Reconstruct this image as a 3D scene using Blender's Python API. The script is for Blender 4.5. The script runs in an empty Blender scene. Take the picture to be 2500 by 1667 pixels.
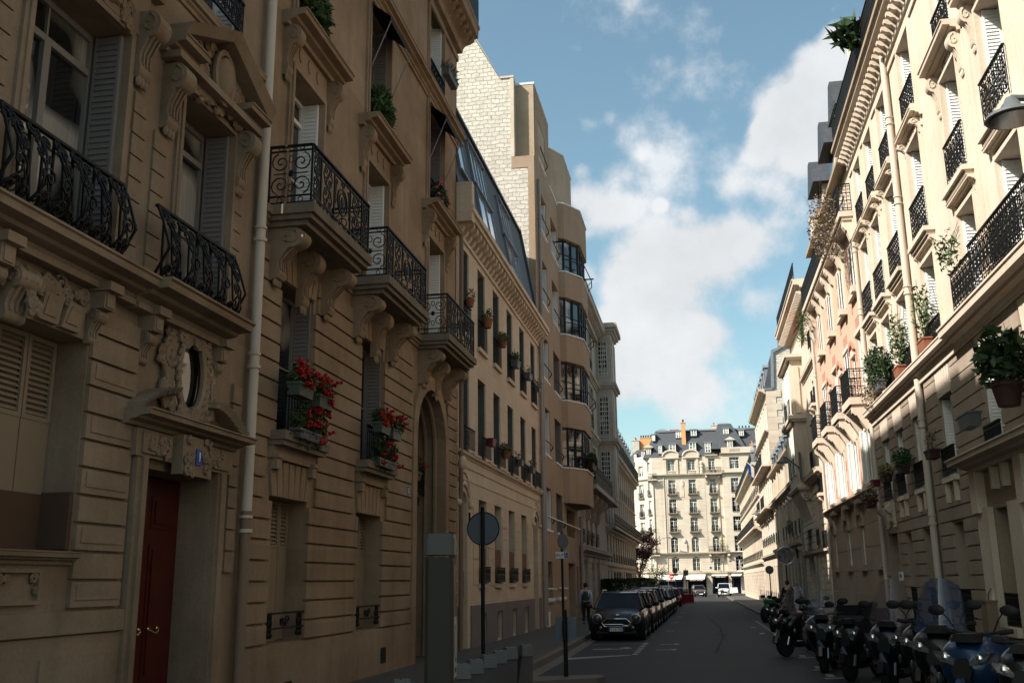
import bpy, bmesh, math, random
from mathutils import Vector, Matrix
PI=math.pi; R=math.radians
random.seed(11)
SC=bpy.context.scene; COL=SC.collection
def gz(y): return -0.005*min(max(0,y-15),120)
# ------------------------------------------------------------------ materials
M={}
def nodes(name):
    m=bpy.data.materials.new(name); m.use_nodes=True; nt=m.node_tree; nt.nodes.clear()
    o=nt.nodes.new('ShaderNodeOutputMaterial'); p=nt.nodes.new('ShaderNodeBsdfPrincipled')
    nt.links.new(p.outputs[0],o.inputs[0]); M[name]=m
    def N(t,**k):
        n=nt.nodes.new('ShaderNode'+t)
        for a,b in k.items():
            if a[0]=='i' and a[1:].isdigit(): n.inputs[int(a[1:])].default_value=b
            else: setattr(n,a,b)
        return n
    return m,nt,p,N,nt.links.new
def mixc(nt,N,L,fac,a,b,mode='MIX'):
    n=N('Mix',data_type='RGBA',blend_type=mode)
    for s,v in ((0,fac),(6,a),(7,b)):
        if hasattr(v,'links') or hasattr(v,'is_linked'): L(v,n.inputs[s])
        else: n.inputs[s].default_value=v if s==0 else (*v,1) if len(v)==3 else v
    return n.outputs[2]
def plain(name,col,rough=.6,metal=0,spec=.16,var=.12,scale=6,bump=0,coat=0):
    m,nt,p,N,L=nodes(name)
    tc=N('TexCoord'); n=N('TexNoise'); n.inputs['Scale'].default_value=scale; n.inputs['Detail'].default_value=5
    L(tc.outputs['Object'],n.inputs['Vector'])
    c=mixc(nt,N,L,n.outputs[0],[x*(1-var) for x in col],[min(1,x*(1+var)) for x in col])
    L(c,p.inputs['Base Color']); p.inputs['Roughness'].default_value=rough; p.inputs['Metallic'].default_value=metal
    p.inputs['Specular IOR Level'].default_value=spec
    if coat: p.inputs['Coat Weight'].default_value=coat; p.inputs['Coat Roughness'].default_value=.03
    if bump:
        b=N('Bump'); b.inputs['Strength'].default_value=bump; b.inputs['Distance'].default_value=.02
        n2=N('TexNoise'); n2.inputs['Scale'].default_value=scale*9; n2.inputs['Detail'].default_value=6; L(tc.outputs['Object'],n2.inputs['Vector'])
        L(n2.outputs[0],b.inputs['Height']); L(b.outputs[0],p.inputs['Normal'])
    return m
def stone(name,col,var=.16,bw=0,bh=.31,mort=.65,msize=.012,streak=.35,bump=.25,brickvar=.12,warm=(1.0,.93,.84)):
    m,nt,p,N,L=nodes(name)
    tc=N('TexCoord'); co=tc.outputs['Object']
    big=N('TexNoise'); big.inputs['Scale'].default_value=.55; big.inputs['Detail'].default_value=6; big.inputs['Roughness'].default_value=.65; L(co,big.inputs['Vector'])
    mp=N('Mapping'); mp.inputs['Scale'].default_value=(3.2,3.2,.28); L(co,mp.inputs[0])
    st=N('TexNoise'); st.inputs['Scale'].default_value=1.0; st.inputs['Detail'].default_value=5; L(mp.outputs[0],st.inputs['Vector'])
    fine=N('TexNoise'); fine.inputs['Scale'].default_value=22; fine.inputs['Detail'].default_value=6; fine.inputs['Roughness'].default_value=.7; L(co,fine.inputs['Vector'])
    dark=[c*(1-var)*w for c,w in zip(col,warm)]; light=[min(1,c*(1+var)) for c in col]
    r1=N('MapRange'); r1.inputs[1].default_value=.32; r1.inputs[2].default_value=.68; L(big.outputs[0],r1.inputs[0])
    c=mixc(nt,N,L,r1.outputs[0],dark,light)
    if bw:
        # ashlar blocks: a = x (or y), z -> brick plane
        sx=N('SeparateXYZ'); L(co,sx.inputs[0]); cx=N('CombineXYZ'); ad=N('Math',operation='ADD'); L(sx.outputs[0],ad.inputs[0]); L(sx.outputs[1],ad.inputs[1])
        L(ad.outputs[0],cx.inputs[0]); L(sx.outputs[2],cx.inputs[1])
        br=N('TexBrick'); br.offset=.5; br.inputs['Scale'].default_value=1; br.inputs['Brick Width'].default_value=bw; br.inputs['Row Height'].default_value=bh
        br.inputs['Mortar Size'].default_value=msize; br.inputs['Mortar Smooth'].default_value=.25
        br.inputs['Color1'].default_value=(1-brickvar,)*3+(1,); br.inputs['Color2'].default_value=(1,1,1,1); br.inputs['Mortar'].default_value=(mort,)*3+(1,)
        L(cx.outputs[0],br.inputs['Vector'])
        c=mixc(nt,N,L,1.0,c,br.outputs[0],'MULTIPLY')
    r2=N('MapRange'); r2.inputs[1].default_value=.5; r2.inputs[2].default_value=.78; r2.inputs[4].default_value=streak; L(st.outputs[0],r2.inputs[0])
    c=mixc(nt,N,L,r2.outputs[0],c,[x*.52*w for x,w in zip(col,(1,.95,.86))])
    r3=N('MapRange'); r3.inputs[1].default_value=.35; r3.inputs[2].default_value=.7; r3.inputs[3].default_value=.9; r3.inputs[4].default_value=1.06; L(fine.outputs[0],r3.inputs[0])
    g=N('CombineXYZ'); 
    for i in range(3): L(r3.outputs[0],g.inputs[i])
    c=mixc(nt,N,L,1.0,c,g.outputs[0],'MULTIPLY')
    L(c,p.inputs['Base Color']); p.inputs['Roughness'].default_value=.92; p.inputs['Specular IOR Level'].default_value=.06
    b=N('Bump'); b.inputs['Strength'].default_value=bump; b.inputs['Distance'].default_value=.015; L(fine.outputs[0],b.inputs['Height'])
    L(b.outputs[0],p.inputs['Normal'])
    return m
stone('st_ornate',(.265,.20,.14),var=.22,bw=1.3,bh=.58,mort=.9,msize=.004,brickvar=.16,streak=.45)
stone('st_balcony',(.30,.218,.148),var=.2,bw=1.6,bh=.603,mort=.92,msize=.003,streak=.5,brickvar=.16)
stone('st_cream',(.60,.50,.39),var=.07,bw=1.15,bh=.42,mort=.8,msize=.008,streak=.15,brickvar=.05)
stone('st_grey_plinth',(.20,.18,.18),var=.08,streak=.2)
stone('st_brownrender',(.34,.255,.185),var=.06,streak=.3,bump=1.0)
stone('st_dashed',(.40,.32,.24),var=.1,streak=.35,bump=1.0)
stone('st_right',(.60,.51,.42),var=.07,streak=.28,warm=(1,.95,.88))
stone('st_right_shade',(.33,.27,.215),var=.1,bw=0,streak=.3)  # right-hand stone with the shade of the lower storeys put into its colour
stone('st_right_far',(.56,.475,.385),var=.1,bw=.9,bh=.35,mort=.8,streak=.3)
stone('st_grey',(.44,.39,.335),var=.1,bw=1.1,bh=.4,mort=.8,streak=.3)
stone('st_end',(.57,.505,.425),var=.05,bw=1.2,bh=.4,mort=.88,msize=.01,streak=.1)
stone('st_weathered',(.34,.27,.20),var=.2,streak=.5)
stone('st_slab',(.20,.165,.125),var=.22,streak=.7)
plain('terracotta',(.62,.30,.13),.8,var=.1); plain('potred',(.45,.13,.07),.8); plain('potorange',(.42,.17,.08),.8)
def rubble():
    m,nt,p,N,L=nodes('rubble'); tc=N('TexCoord'); co=tc.outputs['Object']
    ns=N('TexNoise'); ns.inputs['Scale'].default_value=2.6; ns.inputs['Detail'].default_value=3; L(co,ns.inputs['Vector'])
    sub=N('VectorMath',operation='SUBTRACT'); L(ns.outputs['Color'],sub.inputs[0]); sub.inputs[1].default_value=(.5,.5,.5)
    sc=N('VectorMath',operation='SCALE'); sc.inputs['Scale'].default_value=.2; L(sub.outputs[0],sc.inputs[0])
    ad=N('VectorMath',operation='ADD'); L(co,ad.inputs[0]); L(sc.outputs[0],ad.inputs[1])
    sx=N('SeparateXYZ'); L(ad.outputs[0],sx.inputs[0]); cx=N('CombineXYZ'); s2=N('Math',operation='ADD'); L(sx.outputs[0],s2.inputs[0]); L(sx.outputs[1],s2.inputs[1]); L(s2.outputs[0],cx.inputs[0]); L(sx.outputs[2],cx.inputs[1])
    br=N('TexBrick'); br.inputs['Scale'].default_value=1; br.inputs['Brick Width'].default_value=.36; br.inputs['Row Height'].default_value=.2
    br.inputs['Mortar Size'].default_value=.014; br.inputs['Mortar Smooth'].default_value=.5; br.inputs['Bias'].default_value=-.2
    br.inputs['Color1'].default_value=(.56,.52,.45,1); br.inputs['Color2'].default_value=(.45,.41,.345,1); br.inputs['Mortar'].default_value=(.37,.33,.275,1); L(cx.outputs[0],br.inputs['Vector'])
    n2=N('TexNoise'); n2.inputs['Scale'].default_value=1.7; n2.inputs['Detail'].default_value=9; n2.inputs['Roughness'].default_value=.72; L(co,n2.inputs['Vector'])
    r=N('MapRange'); r.inputs[1].default_value=.56; r.inputs[2].default_value=.74; r.inputs[4].default_value=.75; L(n2.outputs[0],r.inputs[0])
    c=mixc(nt,N,L,r.outputs[0],br.outputs[0],(.30,.24,.17)); L(c,p.inputs['Base Color']); p.inputs['Roughness'].default_value=.95
    b=N('Bump'); b.inputs['Strength'].default_value=.9; b.inputs['Distance'].default_value=.06
    ml=N('Math',operation='MULTIPLY_ADD'); L(n2.outputs[0],ml.inputs[0]); ml.inputs[1].default_value=.9; iv=N('Math',operation='SUBTRACT'); iv.inputs[0].default_value=1; L(br.outputs['Fac'],iv.inputs[1]); L(iv.outputs[0],ml.inputs[2])
    L(ml.outputs[0],b.inputs['Height']); L(b.outputs[0],p.inputs['Normal'])
rubble()
def brick(name,c1,c2,mo,bw=.22,bh=.07,ms=.012):
    m,nt,p,N,L=nodes(name); tc=N('TexCoord'); co=tc.outputs['Object']
    sx=N('SeparateXYZ'); L(co,sx.inputs[0]); cx=N('CombineXYZ'); s2=N('Math',operation='ADD'); L(sx.outputs[0],s2.inputs[0]); L(sx.outputs[1],s2.inputs[1]); L(s2.outputs[0],cx.inputs[0]); L(sx.outputs[2],cx.inputs[1])
    br=N('TexBrick'); br.inputs['Scale'].default_value=1; br.inputs['Brick Width'].default_value=bw; br.inputs['Row Height'].default_value=bh; br.inputs['Mortar Size'].default_value=ms
    br.inputs['Color1'].default_value=(*c1,1); br.inputs['Color2'].default_value=(*c2,1); br.inputs['Mortar'].default_value=(*mo,1); L(cx.outputs[0],br.inputs['Vector'])
    n2=N('TexNoise'); n2.inputs['Scale'].default_value=.8; n2.inputs['Detail'].default_value=5; L(co,n2.inputs['Vector'])
    c=mixc(nt,N,L,n2.outputs[0],br.outputs[0],[x*.82 for x in c1]); L(c,p.inputs['Base Color']); p.inputs['Roughness'].default_value=.9
    b=N('Bump'); b.inputs['Strength'].default_value=.4; b.inputs['Distance'].default_value=.01; b.invert=True; L(br.outputs['Fac'],b.inputs['Height']); L(b.outputs[0],p.inputs['Normal'])
brick('brick_cream',(.62,.42,.30),(.56,.38,.26),(.46,.33,.25),ms=.009)
brick('brick_red',(.50,.22,.15),(.44,.19,.13),(.42,.30,.24),ms=.008)
brick('brick_dark',(.16,.07,.06),(.2,.08,.07),(.2,.17,.15))
brick('slate',(.036,.039,.046),(.062,.068,.078),(.015,.015,.018),.22,.13,.008)
M['slate'].node_tree.nodes['Principled BSDF'].inputs['Roughness'].default_value=.62
plain('zinc',(.20,.225,.25),.45,.3,var=.15,scale=3); plain('zinc_dark',(.06,.07,.085),.5,.2)
plain('iron',(.009,.0085,.008),.55,.0,var=.3,scale=14); plain('iron_grey',(.10,.11,.115),.5)
plain('white_paint',(.74,.72,.66),.5,var=.06); plain('frame_grey',(.2,.18,.155),.5,var=.05); plain('frame_dark',(.02,.02,.022),.4); plain('shutter_white',(.78,.76,.72),.5,var=.05,scale=2)
plain('shutter_grey',(.19,.165,.155),.6,var=.08,scale=2); plain('shutter_teal',(.10,.11,.10),.6,var=.08,scale=2); plain('shutter_cream',(.24,.18,.12),.65,var=.08,scale=2)
plain('pipe_paint',(.50,.43,.35),.45,var=.07,scale=3); plain('pipe_grey',(.28,.25,.23),.45,var=.1,scale=3); plain('pipe_cream',(.20,.14,.095),.6,var=.08,scale=3)
plain('reed',(.16,.085,.05),.9,var=.35,scale=40); plain('paint_brown',(.085,.05,.032),.7,var=.15,scale=2)
plain('door_red',(.062,.010,.006),.35,var=.4,scale=5,coat=.3); plain('door_dark',(.010,.012,.010),.4,var=.3); plain('brass',(.75,.6,.3),.25,1)
plain('awning_black',(.02,.018,.018),.8); plain('awning_cream',(.62,.57,.48),.8,var=.04); plain('awning_red',(.45,.03,.02),.8); plain('navy',(.012,.016,.04),.5); plain('shop_dark',(.01,.009,.009),.5)
plain('letter_white',(.85,.83,.78),.6,var=0); plain('letter_black',(.01,.01,.01),.5,var=0); plain('sign_blue',(.015,.05,.25),.4); plain('sign_red',(.6,.02,.02),.4); plain('sign_white',(.7,.7,.68),.5); plain('sign_back',(.12,.135,.15),.5,.1,var=.1)
plain('black_metal',(.012,.012,.013),.4,.2); plain('black_plastic',(.012,.012,.013),.5,var=.2); plain('rubber',(.014,.014,.014),.85); plain('chrome',(.75,.75,.76),.12,1,var=.02); plain('alu',(.45,.46,.47),.35,1,var=.05)
plain('totem',(.030,.027,.020),.55,var=.05,scale=2); plain('totem_top',(.07,.07,.068),.4,var=.05); plain('totem_panel',(.07,.052,.035),.4); plain('dock_grey',(.12,.12,.118),.5); plain('dock_dark',(.05,.047,.043),.55); plain('map_paper',(.3,.3,.28),.5,var=.15,scale=30); plain('map_ink',(.06,.07,.06),.6)
plain('box_green',(.075,.095,.075),.5,var=.1); plain('box_grey',(.11,.11,.115),.5); plain('box_brown',(.05,.025,.02),.6); plain('box_maroon',(.14,.02,.03),.5); plain('pot_clay',(.26,.10,.055),.8)
plain('bin_green',(.01,.16,.025),.45,var=.1); plain('wheel_bin_lid',(.008,.11,.02),.45); plain('citybin',(.10,.12,.13),.5)
plain('skin',(.45,.26,.18),.55,var=.05); plain('vest',(.04,.06,.035),.85); plain('shirt_blue',(.36,.45,.62),.8,var=.05); plain('trousers',(.015,.016,.02),.85); plain('cloth_black',(.01,.01,.011),.85); plain('hair_dark',(.03,.022,.018),.8); plain('hair_grey',(.25,.24,.23),.8); plain('shirt_pale',(.42,.5,.6),.8,var=.05); plain('jeans',(.05,.08,.15),.85); plain('coat_grey',(.22,.2,.18),.85); plain('shoe',(.01,.01,.01),.5); plain('bag_grey',(.2,.2,.2),.7); plain('bottle_green',(.25,.4,.05),.2)
plain('bark',(.06,.04,.028),.95,var=.3,scale=9,bump=.5)
plain('leather',(.012,.012,.013),.45)
def leafm(name,c1,c2,trans=.25):
    m,nt,p,N,L=nodes(name); tc=N('TexCoord'); n=N('TexNoise'); n.inputs['Scale'].default_value=5; n.inputs['Detail'].default_value=4; L(tc.outputs['Object'],n.inputs['Vector'])
    r=N('MapRange'); r.inputs[1].default_value=.35; r.inputs[2].default_value=.65; L(n.outputs[0],r.inputs[0])
    c=mixc(nt,N,L,r.outputs[0],c1,c2); L(c,p.inputs['Base Color']); p.inputs['Roughness'].default_value=.6; p.inputs['Specular IOR Level'].default_value=.3
    p.inputs['Subsurface Weight'].default_value=0
leafm('leaf',(.018,.045,.012),(.06,.11,.03)); leafm('leaf_dark',(.012,.028,.01),(.035,.07,.02)); leafm('leaf_yel',(.09,.10,.03),(.16,.15,.05)); leafm('leaf_dry',(.12,.08,.05),(.2,.15,.09)); leafm('leaf_red',(.03,.012,.010),(.07,.024,.016)); leafm('petal_red',(.20,.002,.003),(.34,.006,.006)); leafm('petal_pink',(.6,.08,.18),(.7,.16,.25)); leafm('hedge',(.008,.022,.008),(.025,.05,.018))
def glass(name,tint,cur=.5,rough=.03):
    m,nt,p,N,L=nodes(name); tc=N('TexCoord'); oi=N('ObjectInfo')
    # curtains hanging behind the glass: vertical folds on some windows
    ad=N('VectorMath',operation='ADD'); L(tc.outputs['Object'],ad.inputs[0]); cr=N('CombineXYZ'); ml=N('Math',operation='MULTIPLY'); L(oi.outputs['Random'],ml.inputs[0]); ml.inputs[1].default_value=37; L(ml.outputs[0],cr.inputs[0]); L(cr.outputs[0],ad.inputs[1])
    n=N('TexNoise'); n.inputs['Scale'].default_value=.9; n.inputs['Detail'].default_value=1; L(ad.outputs[0],n.inputs['Vector'])
    mp=N('Mapping'); mp.inputs['Scale'].default_value=(14,1,.4); L(ad.outputs[0],mp.inputs[0]); w=N('TexNoise'); w.inputs['Scale'].default_value=1.4; L(mp.outputs[0],w.inputs['Vector'])
    r=N('MapRange'); r.inputs[1].default_value=1-cur-.06; r.inputs[2].default_value=1-cur+.06; L(n.outputs[0],r.inputs[0])
    cc=mixc(nt,N,L,w.outputs[0],[x*.35 for x in (.5,.46,.38)],(.46,.43,.37))
    c=mixc(nt,N,L,r.outputs[0],tint,cc); L(c,p.inputs['Base Color']); p.inputs['Roughness'].default_value=rough; p.inputs['Specular IOR Level'].default_value=.8; p.inputs['IOR'].default_value=1.5
    b=N('Bump'); b.inputs['Strength'].default_value=.05; n3=N('TexNoise'); n3.inputs['Scale'].default_value=1.2; L(ad.outputs[0],n3.inputs['Vector']); L(n3.outputs[0],b.inputs['Height']); L(b.outputs[0],p.inputs['Normal'])
glass('glass_dark',(.004,.0045,.005),.38); glass('glass_cur',(.012,.012,.012),.5); glass('glass_sky',(.42,.48,.54),.1,.04); M['glass_sky'].node_tree.nodes['Principled BSDF'].inputs['Metallic'].default_value=.45  # skylight glass: the sky's reflection is put into its pale base colour
def clear(name,col,rough=.03,alpha=.35):
    m,nt,p,N,L=nodes(name); p.inputs['Base Color'].default_value=(*col,1); p.inputs['Roughness'].default_value=rough; p.inputs['Alpha'].default_value=alpha; p.inputs['Specular IOR Level'].default_value=.6
m,nt,p,N,L=nodes('lamp_ring'); p.inputs['Base Color'].default_value=(.6,.6,.6,1); p.inputs['Roughness'].default_value=.3; p.inputs['Metallic'].default_value=.5
clear('ws_clear',(.10,.12,.15),.05,.34); clear('ws_smoke',(.05,.048,.046),.12,.75); clear('ws_purple',(.10,.075,.09),.06,.45); clear('ws_blue',(.02,.035,.07),.05,.72); clear('lens',(.16,.17,.18),.04,.3)
def paintm(name,col,fl=.3):
    m,nt,p,N,L=nodes(name); p.inputs['Base Color'].default_value=(*col,1); p.inputs['Roughness'].default_value=.36; p.inputs['Metallic'].default_value=fl; p.inputs['Specular IOR Level'].default_value=.35; p.inputs['Coat Weight'].default_value=.38; p.inputs['Coat Roughness'].default_value=.04
paintm('car_dark',(.008,.005,.006)); paintm('car_grey',(.09,.08,.07)); paintm('car_blue',(.005,.02,.05)); paintm('car_black',(.004,.004,.005)); paintm('car_red',(.16,.004,.010)); paintm('car_white',(.62,.62,.60),0); paintm('car_bronze',(.07,.045,.035)); paintm('car_silver',(.35,.36,.37),.6); paintm('moto_black',(.004,.004,.005)); paintm('moto_blue',(.002,.022,.06)); paintm('moto_navy',(.003,.005,.014)); paintm('moto_white',(.62,.6,.57),0)
m,nt,p,N,L=nodes('car_glass'); p.inputs['Base Color'].default_value=(.003,.006,.014,1); p.inputs['Roughness'].default_value=.03; p.inputs['Specular IOR Level'].default_value=.16
m,nt,p,N,L=nodes('lamp_glass'); p.inputs['Base Color'].default_value=(.10,.105,.115,1); p.inputs['Roughness'].default_value=.08; p.inputs['Metallic'].default_value=.6
def ground(name,c1,c2,scale,bump,patch=.3):
    m,nt,p,N,L=nodes(name); tc=N('TexCoord'); co=tc.outputs['Object']
    v=N('TexVoronoi'); v.inputs['Scale'].default_value=scale; L(co,v.inputs['Vector']); n=N('TexNoise'); n.inputs['Scale'].default_value=.35; n.inputs['Detail'].default_value=8; n.inputs['Roughness'].default_value=.6; L(co,n.inputs['Vector'])
    n1=N('TexNoise'); n1.inputs['Scale'].default_value=30; n1.inputs['Detail'].default_value=6; n1.inputs['Roughness'].default_value=.8; L(co,n1.inputs['Vector'])
    c=mixc(nt,N,L,n1.outputs[0],c1,c2); r=N('MapRange'); r.inputs[1].default_value=.45; r.inputs[2].default_value=.7; r.inputs[4].default_value=patch; L(n.outputs[0],r.inputs[0])
    c=mixc(nt,N,L,r.outputs[0],c,[x*.55 for x in c1]); L(c,p.inputs['Base Color']); p.inputs['Roughness'].default_value=.75; p.inputs['Specular IOR Level'].default_value=.2
    b=N('Bump'); b.inputs['Strength'].default_value=bump; b.inputs['Distance'].default_value=.01; L(v.outputs[0],b.inputs['Height']); L(b.outputs[0],p.inputs['Normal'])
ground('asphalt',(.022,.021,.023),(.038,.036,.038),70,.5); ground('pavement_m',(.06,.052,.047),(.09,.08,.072),40,.25); ground('granite',(.11,.095,.08),(.17,.145,.125),60,.3)
plain('road_paint',(.25,.24,.225),.7,var=.35,scale=12)
# ------------------------------------------------------------------ mesh builder
class MB:
    def __init__(s,tf=None): s.v=[];s.f=[];s.mi=[];s.c=0;s.tf=tf or (lambda p:p);s.g=0;s.fg=[];s.gn={0:None}
    def grp(s,name=None):
        """start a piece of its own (grp(name)) or go back to the main piece (grp())"""
        if name is None: s.g=0
        else: s.g=len(s.gn); s.gn[s.g]=name
        return s
    def add(s,vs,fs):
        o=len(s.v); s.v+= [s.tf(tuple(p)) for p in vs]; s.f+=[tuple(i+o for i in f) for f in fs]; s.mi+=[s.c]*len(fs); s.fg+=[s.g]*len(fs); return s
    def mat(s,c): s.c=c; return s
    def quad(s,*p): return s.add(p,[tuple(range(len(p)))])
    def box(s,a0,a1,d0,d1,z0,z1,nb=False):
        v=[(a0,d0,z0),(a1,d0,z0),(a1,d1,z0),(a0,d1,z0),(a0,d0,z1),(a1,d0,z1),(a1,d1,z1),(a0,d1,z1)]
        f=[(0,1,2,3),(4,5,6,7),(0,1,5,4),(1,2,6,5),(2,3,7,6),(3,0,4,7)]
        return s.add(v,f)
    def prism(s,pts,ax,t0,t1,cap=True):
        n=len(pts)
        def P(q,t): return (t,q[0],q[1]) if ax=='a' else (q[0],t,q[1]) if ax=='d' else (q[0],q[1],t)
        v=[P(q,t0) for q in pts]+[P(q,t1) for q in pts]
        f=[(i,(i+1)%n,(i+1)%n+n,i+n) for i in range(n)]
        if cap: f+=[tuple(range(n)),tuple(range(n,2*n))]
        return s.add(v,f)
    def tube(s,path,r,n=6,cap=True,r1=None,flat=1):
        P=[Vector(p) for p in path]; m=len(P)
        if m<2: return s
        vs=[]
        for i,p in enumerate(P):
            t=(P[min(i+1,m-1)]-P[max(i-1,0)])
            if t.length<1e-9: t=Vector((0,0,1))
            t.normalize(); ref=Vector((0,1,0)) if abs(t.y)<.85 else Vector((1,0,0))
            u=t.cross(ref).normalized(); w=u.cross(t).normalized()
            rr=r if r1 is None else r+(r1-r)*i/(m-1)
            for k in range(n):
                a=2*PI*(k+.5)/n; q=p+u*(math.cos(a)*rr)+w*(math.sin(a)*rr*flat); vs.append(tuple(q))
        f=[(i*n+k,i*n+(k+1)%n,(i+1)*n+(k+1)%n,(i+1)*n+k) for i in range(m-1) for k in range(n)]
        if cap: f+=[tuple(range(n)),tuple(range((m-1)*n,m*n))]
        return s.add(vs,f)
    def lathe(s,c,prof,ax='z',n=16,cap=True):
        vs=[]
        for r,h in prof:
            for k in range(n):
                a=2*PI*k/n; x,y=r*math.cos(a),r*math.sin(a)
                vs.append((c[0]+x,c[1]+y,c[2]+h) if ax=='z' else (c[0]+x,c[1]+h,c[2]+y) if ax=='y' else (c[0]+h,c[1]+x,c[2]+y))
        m=len(prof); f=[(i*n+k,i*n+(k+1)%n,(i+1)*n+(k+1)%n,(i+1)*n+k) for i in range(m-1) for k in range(n)]
        if cap: f+=[tuple(range(n)),tuple(range((m-1)*n,m*n))]
        return s.add(vs,f)
    def sph(s,c,rx,ry=None,rz=None,n=8,m=5):
        ry=ry or rx; rz=rz or rx; vs=[(c[0],c[1],c[2]-rz)]
        for j in range(1,m):
            p=-PI/2+PI*j/m
            for k in range(n): a=2*PI*k/n; vs.append((c[0]+rx*math.cos(p)*math.cos(a),c[1]+ry*math.cos(p)*math.sin(a),c[2]+rz*math.sin(p)))
        vs.append((c[0],c[1],c[2]+rz)); f=[(0,1+(k+1)%n,1+k) for k in range(n)]
        f+=[(1+j*n+k,1+j*n+(k+1)%n,1+(j+1)*n+(k+1)%n,1+(j+1)*n+k) for j in range(m-2) for k in range(n)]
        t=len(vs)-1; b=1+(m-2)*n; f+=[(b+k,b+(k+1)%n,t) for k in range(n)]
        return s.add(vs,f)
    def mesh(s,name,mats,smooth=False):
        me=bpy.data.meshes.new(name); me.from_pydata(s.v,[],s.f)
        for x in (mats if isinstance(mats,(list,tuple)) else [mats]): me.materials.append(M[x])
        me.polygons.foreach_set('material_index',s.mi)
        b=bmesh.new(); b.from_mesh(me); bmesh.ops.recalc_face_normals(b,faces=b.faces); b.to_mesh(me); b.free()
        if smooth: me.shade_smooth(); me.set_sharp_from_angle(angle=.75)
        me.update(); return me
    def build(s,name,mats,parent=None,smooth=False,loc=(0,0,0),rz=0):
        if len(s.gn)>1:
            first=None
            for g in s.gn:
                ids=[i for i,x in enumerate(s.fg) if x==g]
                if not ids: continue
                m=MB(); mp={}
                for i in ids:
                    for k in s.f[i]:
                        if k not in mp: mp[k]=len(m.v); m.v.append(s.v[k])
                    m.f.append(tuple(mp[k] for k in s.f[i])); m.mi.append(s.mi[i])
                n=s.gn[g] or name; o=inst(m.mesh(n,mats,smooth or n in('console','eaves_bracket')),n,parent,loc,rz)
                first=first or o
            return first
        return inst(s.mesh(name,mats,smooth),name,parent,loc,rz)
def inst(me,name,parent=None,loc=(0,0,0),rz=0,rx=0,ry=0):
    o=bpy.data.objects.new(name,me); COL.objects.link(o); o.parent=parent; o.location=loc; o.rotation_euler=(rx,ry,rz); return o
def thing(name,label,cat,loc=(0,0,0),rz=0,group=None):
    o=bpy.data.objects.new(name,None); COL.objects.link(o); o.location=loc; o.rotation_euler=(0,0,rz); o.empty_display_size=.2
    o['label']=label; o['category']=cat
    if group: o['group']=group
    return o
def tag(o,label,cat,group=None):
    o['label']=label; o['category']=cat
    if group: o['group']=group
    return o
def struct(o): o['kind']='structure'; return o
def dup(src,parent=None,loc=None,rz=None,label=None):
    c=src.copy(); COL.objects.link(c); c.parent=parent
    if loc is not None: c.location=loc
    if rz is not None: c.rotation_euler=(0,0,rz)
    if label: c['label']=label
    for ch in list(src.children): dup(ch,c)
    return c
def text(s,size,name,mat,parent,loc,rot,depth=.004,align='CENTER',sx=1):
    cu=bpy.data.curves.new('txt','FONT'); cu.body=s; cu.size=size; cu.extrude=depth; cu.align_x=align; cu.align_y='CENTER'; cu.resolution_u=2
    t=bpy.data.objects.new('t',cu); COL.objects.link(t); bpy.context.view_layer.update()
    me=bpy.data.meshes.new_from_object(t.evaluated_get(bpy.context.evaluated_depsgraph_get())); bpy.data.objects.remove(t)
    me.materials.clear(); me.materials.append(M[mat])
    o=bpy.data.objects.new(name,me); COL.objects.link(o); o.parent=parent; o.location=loc; o.rotation_euler=rot; o.scale=(sx,1,1); return o
# ------------------------------------------------------------------ curves for ironwork
def spiral(cx,cz,r,t0,turns,d=0,n=14,rin=.12):
    out=[]
    for i in range(n+1):
        k=i/n; a=t0+turns*2*PI*k; q=r*(1-(1-rin)*k); out.append((cx+q*math.cos(a),d,cz+q*math.sin(a)))
    return out
def cscroll(cx,cz,w,h,d=0,s=1,n=10):
    # C: two spirals joined by a bow
    r=h*.24; top=spiral(cx+s*w*.25,cz+h*.5-r,r,PI/2+0,-s*1.15,d,n); bot=spiral(cx+s*w*.25,cz-h*.5+r,r,-PI/2,s*1.15,d,n)
    mid=[(cx+s*w*.25-s*w*.6*math.sin(PI*k/6),d,cz+h*.5*math.cos(PI*k/6)) for k in range(1,6)]
    return top[::-1]+mid+bot
def sscroll(cx,cz,w,h,d=0,s=1,n=10):
    r=min(w*.42,h*.22); A=spiral(cx-s*w*.12,cz+h*.5-r,r,PI/2 if s>0 else PI/2,s*1.2,d,n); Bq=spiral(cx+s*w*.12,cz-h*.5+r,r,-PI/2,s*1.2,d,n)
    return A[::-1]+Bq
LX,RX=-6.4,5.8
class Bld:
    def __init__(s,label,side,y0,y1,X=None,cat='building',name='apartment_building',group=None):
        s.side=side;s.y0=y0;s.y1=y1;s.X=X if X is not None else (LX if side=='L' else RX)
        if side=='L': loc=(s.X,y0,0);rz=PI/2
        elif side=='R': loc=(s.X,y1,0);rz=-PI/2
        else: loc=(y0,s.X,0);rz=0
        s.root=thing(name,label,cat,loc,rz,group)
    def u(s,Y): return s.y1-Y if s.side=='R' else Y-s.y0
    def mb(s): return MB(lambda p:(s.u(p[0]),-p[1],p[2]))
    def put(s,me,name,Y,d,z,parent=None,rz=0): return inst(me,name,parent or s.root,(s.u(Y),-d,z),rz)
    def world(s,Y,d,z):
        if s.side=='L': return (s.X+d,Y,z)
        if s.side=='R': return (s.X-d,Y,z)
        return (Y,s.X-d,z)
def arcpts(y0,y1,zs,rise,n=14):
    yc=(y0+y1)/2;hw=(y1-y0)/2
    return [(yc-hw*math.cos(PI*k/n),zs+rise*math.sin(PI*k/n)) for k in range(n+1)]
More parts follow.
